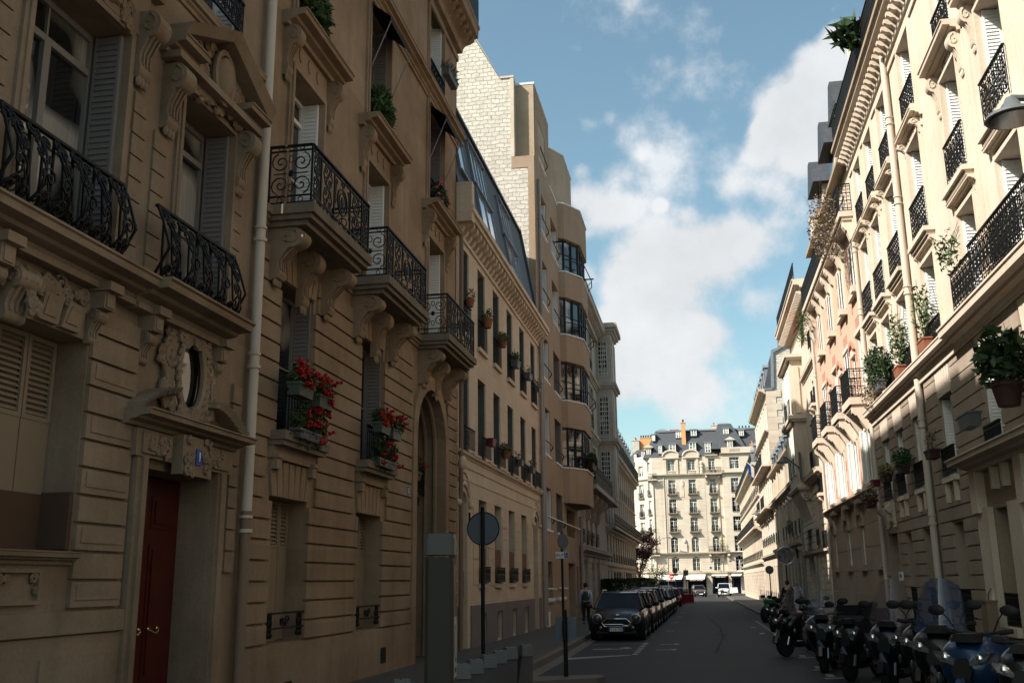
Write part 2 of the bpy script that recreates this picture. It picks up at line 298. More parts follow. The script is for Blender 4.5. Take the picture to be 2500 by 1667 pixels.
def wallmesh(mb,Y0,Y1,z0,z1,holes,d=0,courses=(),block=(),ends=0):
    """holes: (y0,y1,z0,z1,depth,rise)"""
    H=[tuple(h)+((.35,0) if len(h)==4 else (0,) if len(h)==5 else ()) for h in holes]
    ys=sorted({Y0,Y1}|{v for h in H for v in h[:2] if Y0<v<Y1}); zs=sorted({z0,z1}|{v for h in H for v in h[2:4] if z0<v<z1})
    for i in range(len(ys)-1):
        run=None
        for j in range(len(zs)-1):
            yc=(ys[i]+ys[i+1])/2; zc=(zs[j]+zs[j+1])/2
            if any(h[0]<yc<h[1] and h[2]<zc<h[3] for h in H):
                if run is not None: mb.quad((ys[i],d,run),(ys[i+1],d,run),(ys[i+1],d,zs[j]),(ys[i],d,zs[j])); run=None
            elif run is None: run=zs[j]
        if run is not None: mb.quad((ys[i],d,run),(ys[i+1],d,run),(ys[i+1],d,z1),(ys[i],d,z1))
    for a,b,c,e,dep,rise in H:
        b0=d-dep
        if rise:
            zp=e-rise; A=arcpts(a,b,zp,rise)
            m=len(A)//2
            for k in range(len(A)-1):
                p,q=A[k],A[k+1]; mb.quad((p[0],d,p[1]),(q[0],d,q[1]),(q[0],d,e),(p[0],d,e)); mb.quad((p[0],d,p[1]),(q[0],d,q[1]),(q[0],b0,q[1]),(p[0],b0,p[1]))
            e2=zp
        else: e2=e; mb.quad((a,d,e),(b,d,e),(b,b0,e),(a,b0,e))
        mb.quad((a,d,c),(a,b0,c),(a,b0,e2),(a,d,e2)); mb.quad((b,d,c),(b,b0,c),(b,b0,e2),(b,d,e2)); mb.quad((a,d,c),(b,d,c),(b,b0,c),(a,b0,c))
    for cz0,cz1,pitch,groove,proud,*rest in courses:
        ra,rb=(rest[0],rest[1]) if rest else (Y0,Y1)
        n=int(round((cz1-cz0)/pitch))
        for k in range(n):
            b0=cz0+k*pitch+groove/2; t0=cz0+(k+1)*pitch-groove/2
            cut=[]
            for h in H:
                if h[2]<t0 and h[3]>b0:
                    a,b=h[0],h[1]
                    if h[5] and (b0+t0)/2>h[3]-h[5]:
                        q=((b0+t0)/2-(h[3]-h[5]))/h[5]; q=min(.98,max(0,q)); hw=(b-a)/2*math.sqrt(1-q*q); yc=(a+b)/2; a,b=yc-hw,yc+hw
                    cut.append((a,b))
            for h in block:
                if h[2]<t0 and h[3]>b0: cut.append((h[0],h[1]))
            seg=[(ra,rb)]
            for a,b in cut:
                ns=[]
                for p,q in seg:
                    if b<=p or a>=q: ns.append((p,q)); continue
                    if a>p: ns.append((p,a))
                    if b<q: ns.append((b,q))
                seg=ns
            for p,q in seg:
                if q-p>.06: mb.box(p,q,d-.002,d+proud,b0,t0)
    return mb
_c={}
def cached(key,fn):
    if key not in _c: _c[key]=fn()
    return _c[key]
def _frame(w,h,nx,nz,trans,arch,th,fm):
    m=MB(); hs=h-(arch or 0)
    m.box(-w/2,-w/2+th,-.03,.05,0,hs); m.box(w/2-th,w/2,-.03,.05,0,hs); m.box(-w/2+th,w/2-th,-.03,.05,0,th)
    if not arch: m.box(-w/2+th,w/2-th,-.03,.05,h-th,h)
    else:
        A=arcpts(-w/2,w/2,hs,arch,12); Bq=arcpts(-w/2+th,w/2-th,hs,arch-th,12)
        for k in range(12): m.add([(A[k][0],-.03,A[k][1]),(A[k+1][0],-.03,A[k+1][1]),(Bq[k+1][0],-.03,Bq[k+1][1]),(Bq[k][0],-.03,Bq[k][1]),(Bq[k][0],.04,Bq[k][1]),(Bq[k+1][0],.04,Bq[k+1][1])],[(0,1,2,3),(3,2,5,4)])
    top=trans or h-th
    if arch and not trans: top=hs
    if nx>1: m.box(-th*.75,th*.75,-.04,.045,th,top)
    if trans or arch: m.box(-w/2+th,w/2-th,-.035,.045,top-th*.4,top+th*.7)
    b=max(.018,th*.38)
    for k in range(1,nz):
        z=th+(top-th)*k/nz; m.box(-w/2+th,w/2-th,-.02,.03,z-b/2,z+b/2)
    if nx>2:
        for k in range(1,nx):
            x=-w/2+w*k/nx
            if abs(x)>.02: m.box(x-b/2,x+b/2,-.018,.028,th,top)
    if trans and top<h-.25 and nx>1:
        for k in range(1,nx if nx>2 else 2):
            x=-w/2+w*k/(nx if nx>2 else 2); m.box(x-b/2,x+b/2,-.018,.028,top,h-th)
    if arch:
        for a in ((PI/2,) if nx<3 else (PI/4,PI/2,3*PI/4)): m.tube([(0,0,hs),(math.cos(a)*(w/2-th),0,hs+math.sin(a)*(arch-th))],b/1.4,4)
    return m.mesh('window_frame',fm)
def _pane(w,h,arch,gm):
    m=MB()
    if arch: A=arcpts(-w/2,w/2,h-arch,arch,12); m.quad(*[(p[0],.02,p[1]) for p in A],(w/2,.02,0),(-w/2,.02,0))
    else: m.quad((-w/2,.02,0),(w/2,.02,0),(w/2,.02,h),(-w/2,.02,h))
    return m.mesh('pane',gm)
def _shut(dw,h,mt):
    m=MB(); t=.035; m.box(-t/2,t/2,0,dw,0,h)
    for s in (-1,1):
        x0,x1=sorted((s*t/2,s*(t/2+.012)))
        m.box(x0,x1,0,.035,0,h); m.box(x0,x1,dw-.035,dw,0,h)
        n=max(4,int(h/.075))
        for k in range(n):
            z=.03+(h-.06)*k/n; m.quad((s*(t/2+.001),.035,z+.05),(s*(t/2+.001),dw-.035,z+.05),(s*(t/2+.016),dw-.035,z),(s*(t/2+.016),.035,z)); m.quad((s*(t/2+.001),.035,z),(s*(t/2+.001),dw-.035,z),(s*(t/2+.016),dw-.035,z),(s*(t/2+.016),.035,z))
    return m.mesh('shutter',mt)
def _closed(w,h,nl,louv,mt):
    """closed shutters, nl leaves; louvred above height fraction louv"""
    m=MB(); lw=w/nl
    for i in range(nl):
        x0=-w/2+i*lw+.008;x1=x0+lw-.016; zl=h*louv
        m.box(x0,x1,-.012,.02,0,zl if louv>0 else .06); fr=.05
        if louv<1:
            m.box(x0,x0+fr,-.02,.02,zl,h); m.box(x1-fr,x1,-.02,.02,zl,h); m.box(x0+fr,x1-fr,-.02,.02,h-fr,h); m.box(x0+fr,x1-fr,-.02,.02,zl,zl+fr)
            n=int((h-zl-2*fr)/.06)
            for k in range(n):
                z=zl+fr+(h-zl-2*fr)*k/n; m.quad((x0+fr,-.015,z+.01),(x1-fr,-.015,z+.01),(x1-fr,.018,z+.05),(x0+fr,.018,z+.05))
            m.quad((x0+fr,.03,zl),(x1-fr,.03,zl),(x1-fr,.03,h),(x0+fr,.03,h))
    return m.mesh('shutter',mt)
def rail_pts(m,w,h,style,bulge=None):
    """ironwork in the x-z plane, x in [-w/2,w/2]"""
    B=(lambda z:-bulge*math.sin(PI*min(1,max(0,z/h))**.75)*(1.15-.35*z/h)) if bulge else (lambda z:0)
    def T(pts,r,n=4): m.tube([(p[0],p[1]+B(p[2]),p[2]) for p in pts],r,n)
    m.box(-w/2,w/2,-.028+B(h),.028+B(h),h-.03,h); m.box(-w/2,w/2,-.018,.018,0,.025)
    if style=='bars':
        n=max(3,int(w/.11))
        for k in range(n+1): x=-w/2+w*k/n; T([(x,0,0),(x,0,h)],.011)
        T([(-w/2,0,h*.82),(w/2,0,h*.82)],.01)
    elif style=='dense':
        n=max(4,int(w/.085))
        for k in range(n+1): x=-w/2+w*k/n; m.box(x-.014,x+.014,-.01,.01,0,h)
        for z in (.12,.5,.86): m.box(-w/2,w/2,-.012,.012,h*z-.02,h*z+.02)
        for k in range(0,n,2): x=-w/2+w*(k+.5)/n; m.box(x-.035,x+.035,-.008,.008,h*.2,h*.44)
    elif style=='far':
        n=max(4,int(w/.13))
        for k in range(n+1): x=-w/2+w*k/n; m.box(x-.022,x+.022,-.012,.012,0,h)
        for z in (.3,.62,.85): m.box(-w/2,w/2,-.012,.012,h*z-.025,h*z+.025)
    elif style=='guard':
        T([(-w/2,0,h*.84),(w/2,0,h*.84)],.011); T([(-w/2,0,h*.14),(w/2,0,h*.14)],.011)
        n=max(2,int(round(w/.24))); s=w/n
        for k in range(n+1): x=-w/2+s*k; T([(x,0,0),(x,0,h)],.011)
        for k in range(n):
            x=-w/2+s*(k+.5); T(cscroll(x-s*.05,h*.5,s*.55,h*.62,s=1,n=7),.010); T(cscroll(x+s*.05,h*.5,s*.55,h*.62,s=-1,n=7),.010)
            m.lathe((x,0,h*.92),[(.035,-.008),(.035,.008)],'y',8); m.lathe((x,0,h*.07),[(.03,-.008),(.03,.008)],'y',8); m.sph((x,0,h*.5),.03,n=6,m=4)
    elif style=='lattice':
        for z in (.10,.38,.66,.9): m.box(-w/2,w/2,-.011,.011,h*z-.012,h*z+.012)
        n=max(3,int(w/.17)); s=w/n
        for k in range(n+1): x=-w/2+s*k; m.box(x-.011,x+.011,-.011,.011,0,h)
        for k in range(n):
            x=-w/2+s*(k+.5)
            for z in (.24,.52,.78):
                T(spiral(x,h*z,s*.38,k%2*PI,1.3,0,10),.009); m.sph((x+s*.4,0,h*(z+.12)),.024,n=6,m=4)
    elif style=='panel':
        for z in (.90,.13): m.box(-w/2,w/2,-.012,.012,h*z-.012,h*z+.012)
        for x in (-w/2,w/2,-w*.36,w*.36,-w*.14,w*.14): m.box(x-.013,x+.013,-.013,.013,0,h)
        c=(.5*(.9+.13))*h; hh=(.9-.13)*h
        T([(w*.085*math.cos(a*PI/9),0,c+hh*.30*math.sin(a*PI/9)) for a in range(19)],.018); T([(w*.055*math.cos(a*PI/9),0,c+hh*.22*math.sin(a*PI/9)) for a in range(19)],.014); m.sph((0,0,c),w*.03,.02,hh*.14,8,6)
        for sx in (-1,1):
            for x,wd in ((w*.25,w*.2),(w*.425,w*.12)):
                X=sx*x
                T(cscroll(X-wd*.06,c+hh*.25,wd*.8,hh*.46,s=1,n=9),.012); T(cscroll(X+wd*.06,c+hh*.25,wd*.8,hh*.46,s=-1,n=9),.012)
                T(cscroll(X-wd*.06,c-hh*.25,wd*.8,hh*.46,s=1,n=9),.012); T(cscroll(X+wd*.06,c-hh*.25,wd*.8,hh*.46,s=-1,n=9),.012)
                m.sph((X,0,c),.04,.02,.05,6,4); m.sph((X,0,c+hh*.26),.03,.015,.05,6,4); m.sph((X,0,c-hh*.26),.03,.015,.05,6,4)
            T(sscroll(sx*w*.115,c+hh*.12,w*.05,hh*.6,s=sx,n=8),.010)
            for x in (.05,.1,.19,.25,.31,.4,.46):
                for z in (.95,.065): T([(sx*w*x+.03*math.cos(a*PI/4),0,h*z+h*.036*math.sin(a*PI/4)) for a in range(9)],.008)
        T([(0,0,c+hh*.3),(0,0,h*.9)],.011); T([(0,0,c-hh*.3),(0,0,h*.13)],.011)
        T(spiral(-.05,h*.83,.05,0,1.2,0,8),.009); T(spiral(.05,h*.83,.05,PI,-1.2,0,8),.009)
    elif style=='side':
        for z in (.90,.13): m.box(-w/2,w/2,-.012,.012,h*z-.012,h*z+.012)
        for x in (-w/2,w/2): m.box(x-.015,x+.015,-.015,.015,0,h)
        c=.515*h; hh=.77*h
        for sx in (-1,1):
            T(spiral(sx*w*.24,c+hh*.25,hh*.22,PI/2-sx*.3,-sx*1.6,0,18,.08),.012); T(spiral(sx*w*.24,c-hh*.25,hh*.22,-PI/2+sx*.3,sx*1.6,0,18,.08),.012)
            for z in (.955,.065): T([(sx*w*.25+.04*math.cos(a*PI/5),0,h*z+.04*math.sin(a*PI/5)) for a in range(11)],.008)
        m.sph((0,0,c),.05,.02,.06,6,4); T([(-w*.4,0,c),(w*.4,0,c)],.01)
        T([(.04*math.cos(a*PI/5),0,c+hh*.32+.06*math.sin(a*PI/5)) for a in range(11)],.009); T([(.04*math.cos(a*PI/5),0,c-hh*.32+.06*math.sin(a*PI/5)) for a in range(11)],.009)
    elif style=='rococo':
        n=max(2,int(round(w/.37))); s=w/n
        for k in range(n):
            x=-w/2+s*(k+.5); f=1 if k%2 else -1
            T(sscroll(x-s*.22,h*.5,s*.5,h*.92,s=f,n=12),.017); T(sscroll(x+s*.22,h*.48,s*.46,h*.84,s=-f,n=12),.015)
            T(cscroll(x,h*.28,s*.5,h*.42,s=f,n=8),.013); T(cscroll(x,h*.74,s*.42,h*.36,s=-f,n=8),.012)
            T([(x-s*.3,0,.03),(x-s*.05,0,h*.3),(x+s*.1,0,h*.62),(x+s*.02,0,h*.95)],.013)
            T([(x+s*.32,0,.03),(x+s*.12,0,h*.25),(x-s*.08,0,h*.5),(x-s*.2,0,h*.9)],.011)
            for q in range(4): zz=h*(.2+.2*q); xx=x+s*.18*(-1)**q; m.sph((xx,B(zz),zz),.026,.016,.05,6,4)
        for x in (-w/2,w/2):
            T([(x,0,0),(x,0,h*.4),(x,0,h*.8),(x,0,h)],.018); sg=-1 if x<0 else 1
            T(spiral(x-sg*.02,h*.86,.09,PI/2,sg*1.2,0,10),.014)
    return m
def rail(w,h,style,bulge=None,mt='iron'):
    return cached(('rail',round(w,2),round(h,2),style,bulge,mt),lambda:rail_pts(MB(),w,h,style,bulge).mesh('railing',mt))
def win(B,Y0,Y1,z0,z1,dep=.35,nx=2,nz=3,trans=0,th=.06,fm='white_paint',gm='glass_dark',arch=0,shut=None,sm='shutter_white',dw=.26,rl=None,rh=.5,rd=.06,sill=None,sillm='st_slab',name='window',lab=None,louv=.6,nl=2,d=0,rm='iron',rw=None,bulge=None,sn=True):
    w=Y1-Y0;h=z1-z0;yc=(Y0+Y1)/2; w=round(w,2);h=round(h,2)
    f=B.put(cached(('fr',w,h,nx,nz,trans,arch,th,fm),lambda:_frame(w,h,nx,nz,trans,arch,th,fm)),name,yc,d-dep+.05,z0)
    if lab: f['label']=lab
    inst(cached(('pn',w,h,arch,gm),lambda:_pane(w,h,arch,gm)),'pane',f)
    if shut=='reveal':
        sh=h if not arch else h-arch
        me=cached(('sh',round(dw,2),round(sh,2),sm),lambda:_shut(dw,sh-.04,sm))
        for s in (-1,1): inst(me,'shutter',f,(s*(w/2-.03),-(dep-.05)+.04,.02))
    elif shut=='closed':
        inst(cached(('cl',w,h,nl,louv,sm),lambda:_closed(w-.02,h-.02,nl,louv,sm)),'shutter',f,(0,-.08,.01))
    if rl: inst(rail(rw or w,rh,rl,bulge,rm),'guard_rail',f,(0,-(dep-.05)-rd,.03 if sn else .0))
    if sill:
        pr,ht,ex=sill
        inst(cached(('sill',w,pr,ht,ex,sillm,dep),lambda:MB().box(-w/2-ex,w/2+ex,-pr,-.004,-ht,.010).box(-w/2+.01,w/2-.01,-.004,dep-.06,-ht,.008).box(-w/2-ex+.03,w/2+ex-.03,-pr+.05,-.005,-ht*1.6,-ht-.003).mesh('sill',sillm)),'sill',f,(0,-(dep-.05),0))
    return f
def prof(mb,pts,Y0,Y1): mb.prism(pts,'a',Y0,Y1); return mb
def cornice(mb,Y0,Y1,z,h,pr,d=0):
    """moulded cornice, bottom z, height h, projection pr"""
    mb.prism([(d-.01,z),(d+pr*.25,z),(d+pr*.3,z+h*.25),(d+pr*.55,z+h*.35),(d+pr*.6,z+h*.5),(d+pr*.92,z+h*.55),(d+pr*.94,z+h*.85),(d+pr,z+h*.9),(d+pr,z+h),(d-.01,z+h)],'a',Y0,Y1)
def console(mb,yc,w,z0,z1,pr,d=0,leaf=True):
    """S-scroll console: thick volute at the top, tapering to the wall at the bottom"""
    h=z1-z0; P=[(d,z1)]; mb.grp('console')
    for k in range(9):
        a=PI/2-k*PI*1.0/8; P.append((d+pr*.55+pr*.45*math.cos(a),z1-h*.2+h*.2*math.sin(a)))
    P+=[(d+pr*.5,z1-h*.44),(d+pr*.34,z1-h*.58),(d+pr*.28,z1-h*.72),(d+pr*.36,z1-h*.86),(d+pr*.3,z1-h*.95),(d+pr*.12,z0),(d,z0)]
    mb.prism(P,'a',yc-w/2,yc+w/2)
    for s in (-1,1):
        sc=[(yc+s*(w/2+.006),d+pr*.55+pr*.34*(1-k/14)*math.cos(PI/2-k*.55),z1-h*.2+h*.155*(1-k/14)*math.sin(PI/2-k*.55)) for k in range(13)]
        mb.tube(sc,max(.012,w*.06),4)
    for q in (-.28,0,.28): mb.tube([(yc+q*w,d+pr*.98,z1-h*.2),(yc+q*w,d+pr*.6,z1-h*.42),(yc+q*w,d+pr*.34,z1-h*.62),(yc+q*w,d+pr*.34,z1-h*.8)],w*.07,4)
    if leaf:
        for q in (-.3,0,.3): mb.sph((yc+q*w,d+pr*.2,z0-.02),w*.17,w*.15,h*.09,6,4)
    return mb.grp()
def carve(mb,y0,y1,z0,z1,d,n,seed=1,r=.05,th=.018):
    rn=random.Random(seed)
    for i in range(n):
        y=y0+(y1-y0)*rn.random(); z=z0+(z1-z0)*rn.random(); q=r*(.6+.7*rn.random()); sg=rn.choice((-1,1))
        mb.tube([(p[0],d+th*.4,p[2]) for p in spiral(y,z,q,rn.random()*6.28,sg*1.3,0,9,.2)],th,5)
        if i%2: a=rn.random()*6.28; mb.sph((y+q*math.cos(a),d+.01,z+q*math.sin(a)),q*.45,th*1.3,q*.7,6,4)
def pipe(B,Y,z0,z1,r=.07,d=.12,m='pipe_paint',collars=(),name='drainpipe',lowm=None,zl=0):
    mb=B.mb(); mb.tube([(Y,d,zl if lowm else z0),(Y,d,z1)],r,12)
    for z in collars: mb.lathe((Y,0,z),[(r*1.02,0),(r*1.3,.02),(r*1.3,.06),(r*1.02,.08),(r*1.02,.16),(r*1.25,.18),(r*1.25,.22),(r*1.02,.24)],'z',12) if 0 else mb.tube([(Y,d,z),(Y,d,z+.05)],r*1.32,12).tube([(Y,d,z+.2),(Y,d,z+.24)],r*1.25,12)
    if lowm: mb.mat(1).tube([(Y,d,z0),(Y,d,zl)],r*1.03,12)
    return mb.build(name,[m,lowm] if lowm else m,B.root,True)
def brackets(mb,Y0,Y1,pitch,w,z0,z1,pr,d=0):
    n=int(round((Y1-Y0)/pitch))
    for k in range(n+1):
        y=Y0+(Y1-Y0)*k/n; h=z1-z0; mb.grp('eaves_bracket')
        mb.prism([(d,z1),(d+pr,z1),(d+pr,z1-h*.3),(d+pr*.75,z1-h*.5),(d+pr*.5,z1-h*.55),(d+pr*.35,z1-h*.8),(d+pr*.12,z0),(d,z0)],'a',y-w/2,y+w/2); mb.grp()
def chimney(B,Y0,Y1,d0,d1,z0,z1,m='st_cream',pots=4,pm='potred'):
    mb=B.mb(); mb.box(Y0,Y1,d0,d1,z0,z1); mb.box(Y0-.06,Y1+.06,d0-.06,d1+.06,z1,z1+.12)
    c=mb.build('chimney',m,B.root); mb=B.mb()
    for k in range(pots):
        y=Y0+(Y1-Y0)*(k+.5)/pots; dd=(d0+d1)/2
        if abs(d1-d0)>abs(Y1-Y0): y=(Y0+Y1)/2; dd=d0+(d1-d0)*(k+.5)/pots
        mb.lathe((y,dd,z1+.1),[(.13,0),(.11,.45),(.14,.47),(.14,.52)],'z',8)
    mb.build('chimney_pot',pm,B.root,True).parent=c
    return c
def surround(mb,Y0,Y1,z0,z1,w=.14,pr=.05,d=0,sill=True):
    """moulded architrave in two steps"""
    for ww,p,e in ((w,pr,.012),(w*.55,pr*1.6,.003)):
        mb.box(Y0-ww,Y0-e,d-e/4,d+p,z0+e,z1+ww); mb.box(Y1+e,Y1+ww,d-e/4,d+p,z0+e,z1+ww); mb.box(Y0-e,Y1+e,d-e/4,d+p-.002,z1+e,z1+ww-.002)
def pedcap(mb,Y0,Y1,z,h,pr,d=0): cornice(mb,Y0,Y1,z,h,pr,d)
# plants ------------------------------------------------------------
def foliage(mb,c,r,n,size,rn,droop=0,elong=1):
    for i in range(n):
        a=rn.random()*6.28; u=rn.random()**.4; p=rn.uniform(-1,1)
        x=c[0]+r[0]*u*math.cos(a)*math.sqrt(max(0,1-p*p)); y=c[1]+r[1]*u*math.sin(a)*math.sqrt(max(0,1-p*p)); z=c[2]+r[2]*u*p-droop*rn.random()**2
        s=size*rn.uniform(.6,1.3); v=Vector((rn.gauss(0,1),rn.gauss(0,1),rn.gauss(0,.8))).normalized(); w=v.cross(Vector((rn.gauss(0,1),rn.gauss(0,1),rn.gauss(0,1)))).normalized()
        P=Vector((x,y,z)); v*=s*elong; w*=s*.45
        mb.add([tuple(P-v),tuple(P+w),tuple(P+v),tuple(P-w)],[(0,1,2,3)])
def plant(label,loc,size,cat='plant',n=160,leaf='leaf',flowers=None,nf=0,pot=None,potc='box_grey',droop=.1,rz=0,seed=1,leafs=.05,elong=1,name='potted_plant',group=None,branches=0,fs=.045):
    rn=random.Random(seed); t=thing(name,label,cat,loc,rz,group); L,W,H=size; pz=0
    if pot:
        kind,pl,pw,ph=pot; mb=MB()
        if kind=='box':
            mb.add([(-pl/2*.85,-pw/2*.8,0),(pl/2*.85,-pw/2*.8,0),(pl/2*.85,pw/2*.8,0),(-pl/2*.85,pw/2*.8,0),(-pl/2,-pw/2,ph),(pl/2,-pw/2,ph),(pl/2,pw/2,ph),(-pl/2,pw/2,ph)],[(0,1,2,3),(4,5,6,7),(0,1,5,4),(1,2,6,5),(2,3,7,6),(3,0,4,7)])
            mb.box(-pl/2-.012,pl/2+.012,-pw/2-.012,pw/2+.012,ph-.03,ph+.006)
        else: mb.lathe((0,0,0),[(pl/2*.7,0),(pl/2*.98,ph*.82),(pl/2*1.08,ph*.83),(pl/2*1.08,ph)],'z',12)
        mb.build('planter' if kind=='box' else 'pot',potc,t,kind!='box'); pz=ph
    if n:
        mb=MB(); foliage(mb,(0,0,pz+H*.45),(L/2,W/2,H*.55),n,leafs,rn,droop,elong)
        if branches:
            for i in range(branches):
                a=rn.random()*6.28; mb.tube([(0,0,pz),(L*.25*math.cos(a),W*.25*math.sin(a),pz+H*.5),(L*.5*math.cos(a+.4),W*.5*math.sin(a+.4),pz+H*rn.uniform(.7,1.05))],.006,4)
        mb.build('foliage',leaf,t)
    if flowers and nf:
        mb=MB()
        for i in range(nf):
            x=rn.uniform(-.5,.5)*L; y=-W*.5*rn.uniform(.3,1); z=pz+rn.uniform(.05,1.0)*H-droop*rn.random()
            for q in range(9):
                c=Vector((x,y,z))+Vector((rn.gauss(0,1),rn.gauss(0,1),rn.gauss(0,.7)))*fs*.5
                mb.sph(c,fs*.42,fs*.42,fs*.35,5,3)
        mb.build('blossoms',flowers,t)
    return t
# ================================================================== LEFT ROW
# ---- ornate house with the red door
A=Bld('ornate sand-coloured stone house with dark red door, oval carved window and bulging black balconies','L',3.5,13.34,name='town_house')
mb=A.mb()
hs=[(7.95,9.62,5.3,8.22,.5),(10.95,12.38,5.3,8.2,.5),(7.0,9.4,2.2,4.42,.5),(10.6,12.35,0.1,3.2,.6),(10.98,12.3,9.75,12.4,.4),(7.6,9.5,9.75,12.6,.4),(4.2,6.0,5.3,8.2,.5),(4.2,6.2,2.2,4.42,.5)]
wallmesh(mb,3.5,13.33,-.3,19,hs,courses=[(1.62,4.7,.29,.034,.055,9.42,10.32),(5.45,8.25,.272,.022,.03,7.4,7.68),(5.45,7.6,.272,.022,.03,9.84,10.12),(5.45,7.4,.272,.022,.03,10.32,10.62),(5.45,7.4,.272,.022,.03,12.52,12.76),(1.62,4.4,.29,.028,.05,5.9,6.95),(2.0,4.6,.29,.028,.05,12.78,13.05)])
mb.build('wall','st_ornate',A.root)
mb=A.mb() # oval opening ring, mouldings
for k in range(5): # alternate raised panels beside the door
    z=1.68+k*.58; mb.box(9.5,10.26,.05,.068,z+.03,z+.19)
cornice(mb,3.5,10.02,5.05,.24,.48); cornice(mb,10.0,12.22,5.03,.27,.60)
mb.box(3.5,10.0,0,.16,4.98,5.05); mb.box(10.0,12.2,0,.2,4.96,5.03)
for y in (7.75,9.4,10.42,12.12): mb.box(y-.13,y+.13,0,.30,4.95,5.05)
cornice(mb,3.5,9.44,2.06,.13,.14); mb.box(3.5,10.45,0,.09,1.38,1.6); mb.box(3.5,10.4,0,.05,-.3,1.36); mb.box(3.5,8.8,.05,.075,.2,1.15); mb.box(9.0,10.2,.05,.075,.2,1.15)
# blank panel under the shuttered window
for q in ((7.0,8.95,1.68,1.72),(7.0,8.95,1.98,2.02),(8.9,8.95,1.72,1.98)): mb.box(q[0],q[1],0,.05,q[2],q[3])
# door case
for a,b,p in ((10.38,10.59,.1),(12.36,12.62,.1),(10.46,10.56,.14),(12.40,12.52,.14)): mb.box(a,b,0,p,.1,3.3)
mb.box(10.3,12.72,0,.12,3.3,3.62); mb.box(10.4,11.05,.12,.15,3.34,3.58); mb.box(11.9,12.6,.12,.15,3.34,3.58); mb.box(11.1,11.85,.12,.26,3.16,3.64)
cornice(mb,10.1,12.84,3.64,.17,.42)
mb.build('moulding','st_ornate',A.root)
mb=A.mb() # broken segmental pediment over the door
for s in (-1,1):
    mb.grp('door_pediment'); yc=11.47; P=[(yc+s*(1.32-.86*k/8),3.81+.30*math.sin(k/8*PI/2)) for k in range(9)]
    for k in range(8):
        (a,z),(b,y)=P[k],P[k+1]; mb.add([(a,0,z),(b,0,y),(b,.22,y),(a,.26,z),(a,0,z+.08),(b,0,y+.08),(b,.26,y+.08),(a,.32,z+.08)],[(0,1,2,3),(4,5,6,7),(3,2,6,7),(0,1,5,4),(0,3,7,4),(1,2,6,5)])
mb.build('door_pediment','st_ornate',A.root)
mb=A.mb() # carved cartouche round the oval window
mb.tube([(11.47+.50*math.cos(k*PI/14),.03,4.45+.66*math.sin(k*PI/14)) for k in range(29)],.075,6)
E1=[(11.47+.33*math.cos(k*PI/14),.1,4.46+.5*math.sin(k*PI/14)) for k in range(29)]; mb.tube(E1,.05,6); E2=[(11.47+.42*math.cos(k*PI/14),.06,4.46+.6*math.sin(k*PI/14)) for k in range(29)]; mb.tube(E2,.035,6)
for s in (-1,1):
    for q in range(7): a=-.9+q*.33; mb.tube([(p[0],.07,p[2]) for p in spiral(11.47+s*.6*math.cos(a),4.45+.76*math.sin(a),.085,a*2+q,s*1.3,0,9,.2)],.028,5)
for k in range(30): mb.sph((11.47+.375*math.cos(k*PI/15),.12,4.46+.55*math.sin(k*PI/15)),.03,.03,.045,6,4)
for s in (-1,1):
    mb.tube([(p[0],.09,p[2]) for p in spiral(11.47+s*.24,4.98,.15,PI/2,-s*1.4,0,14)],.05,6); mb.tube([(p[0],.08,p[2]) for p in spiral(11.47+s*.5,4.62,.15,0,s*1.4,0,14)],.04,6); mb.tube([(p[0],.08,p[2]) for p in spiral(11.47+s*.5,4.08,.16,PI,s*1.4,0,14)],.045,6)
    mb.tube([(11.47+s*.62,.07,4.5),(11.47+s*.56,.09,4.3),(11.47+s*.66,.07,4.15),(11.47+s*.55,.08,3.95)],.035,6)
carve(mb,10.85,12.1,4.95,5.03,.06,10,3,.08,.03); carve(mb,10.8,11.05,4.1,4.9,.05,12,4,.09,.028); carve(mb,11.9,12.15,4.1,4.9,.05,12,5,.09,.028); carve(mb,11.15,11.8,3.78,4.0,.12,16,6,.08,.035); carve(mb,11.1,11.4,4.85,5.0,.1,10,8,.07,.04); carve(mb,11.5,11.85,4.85,5.0,.1,10,9,.07,.04)
mb.build('carved_cartouche','st_ornate',A.root,True)
mb=A.mb(); mb.quad(*[(11.47+.31*math.cos(k*PI/14),.03,4.46+.48*math.sin(k*PI/14)) for k in range(28)]); mb.build('oval_window','glass_dark',A.root)
mb=A.mb(); mb.grp('carved_frieze'); carve(mb,7.9,9.35,4.72,4.9,.03,34,12,.085,.022); mb.grp('carved_lintel'); carve(mb,10.45,11.0,3.38,3.55,.15,12,13,.06,.02); mb.grp('carved_lintel'); carve(mb,11.95,12.55,3.38,3.55,.15,12,14,.06,.02); mb.grp('carved_lintel'); carve(mb,11.15,11.32,3.2,3.6,.27,8,15,.06,.022); carve(mb,11.63,11.8,3.2,3.6,.27,8,16,.06,.022)
mb.grp('carved_tympanum'); carve(mb,10.9,12.4,8.3,9.1,.08,60,17,.12,.045); mb.sph((11.66,.2,8.72),.2,.12,.32,10,7); mb.tube([(11.66+.26*math.cos(k*PI/8),.2,8.72+.38*math.sin(k*PI/8)) for k in range(17)],.045,6); mb.grp('carved_frieze'); carve(mb,8.0,9.5,8.3,8.9,.06,50,18,.1,.035); mb.grp('carved_panel'); carve(mb,7.2,8.9,1.74,1.96,.02,6,19,.05,.02)
mb.build('carved_frieze','st_ornate',A.root,True)
mb=A.mb()
for y in (7.75,9.4,10.42,12.12): mb.grp('console_block'); mb.box(y-.10,y+.10,0,.22,4.76,4.95); mb.box(y-.07,y+.07,.22,.235,4.78,4.93); mb.grp(); console(mb,y,.18,4.38,4.77,.17,0,False)
for y,w,a,b in ((9.88,.26,7.75,8.62),(10.56,.26,7.42,8.3),(12.55,.24,7.42,8.3),(7.55,.26,7.75,8.62)): console(mb,y,w,a,b,.34)
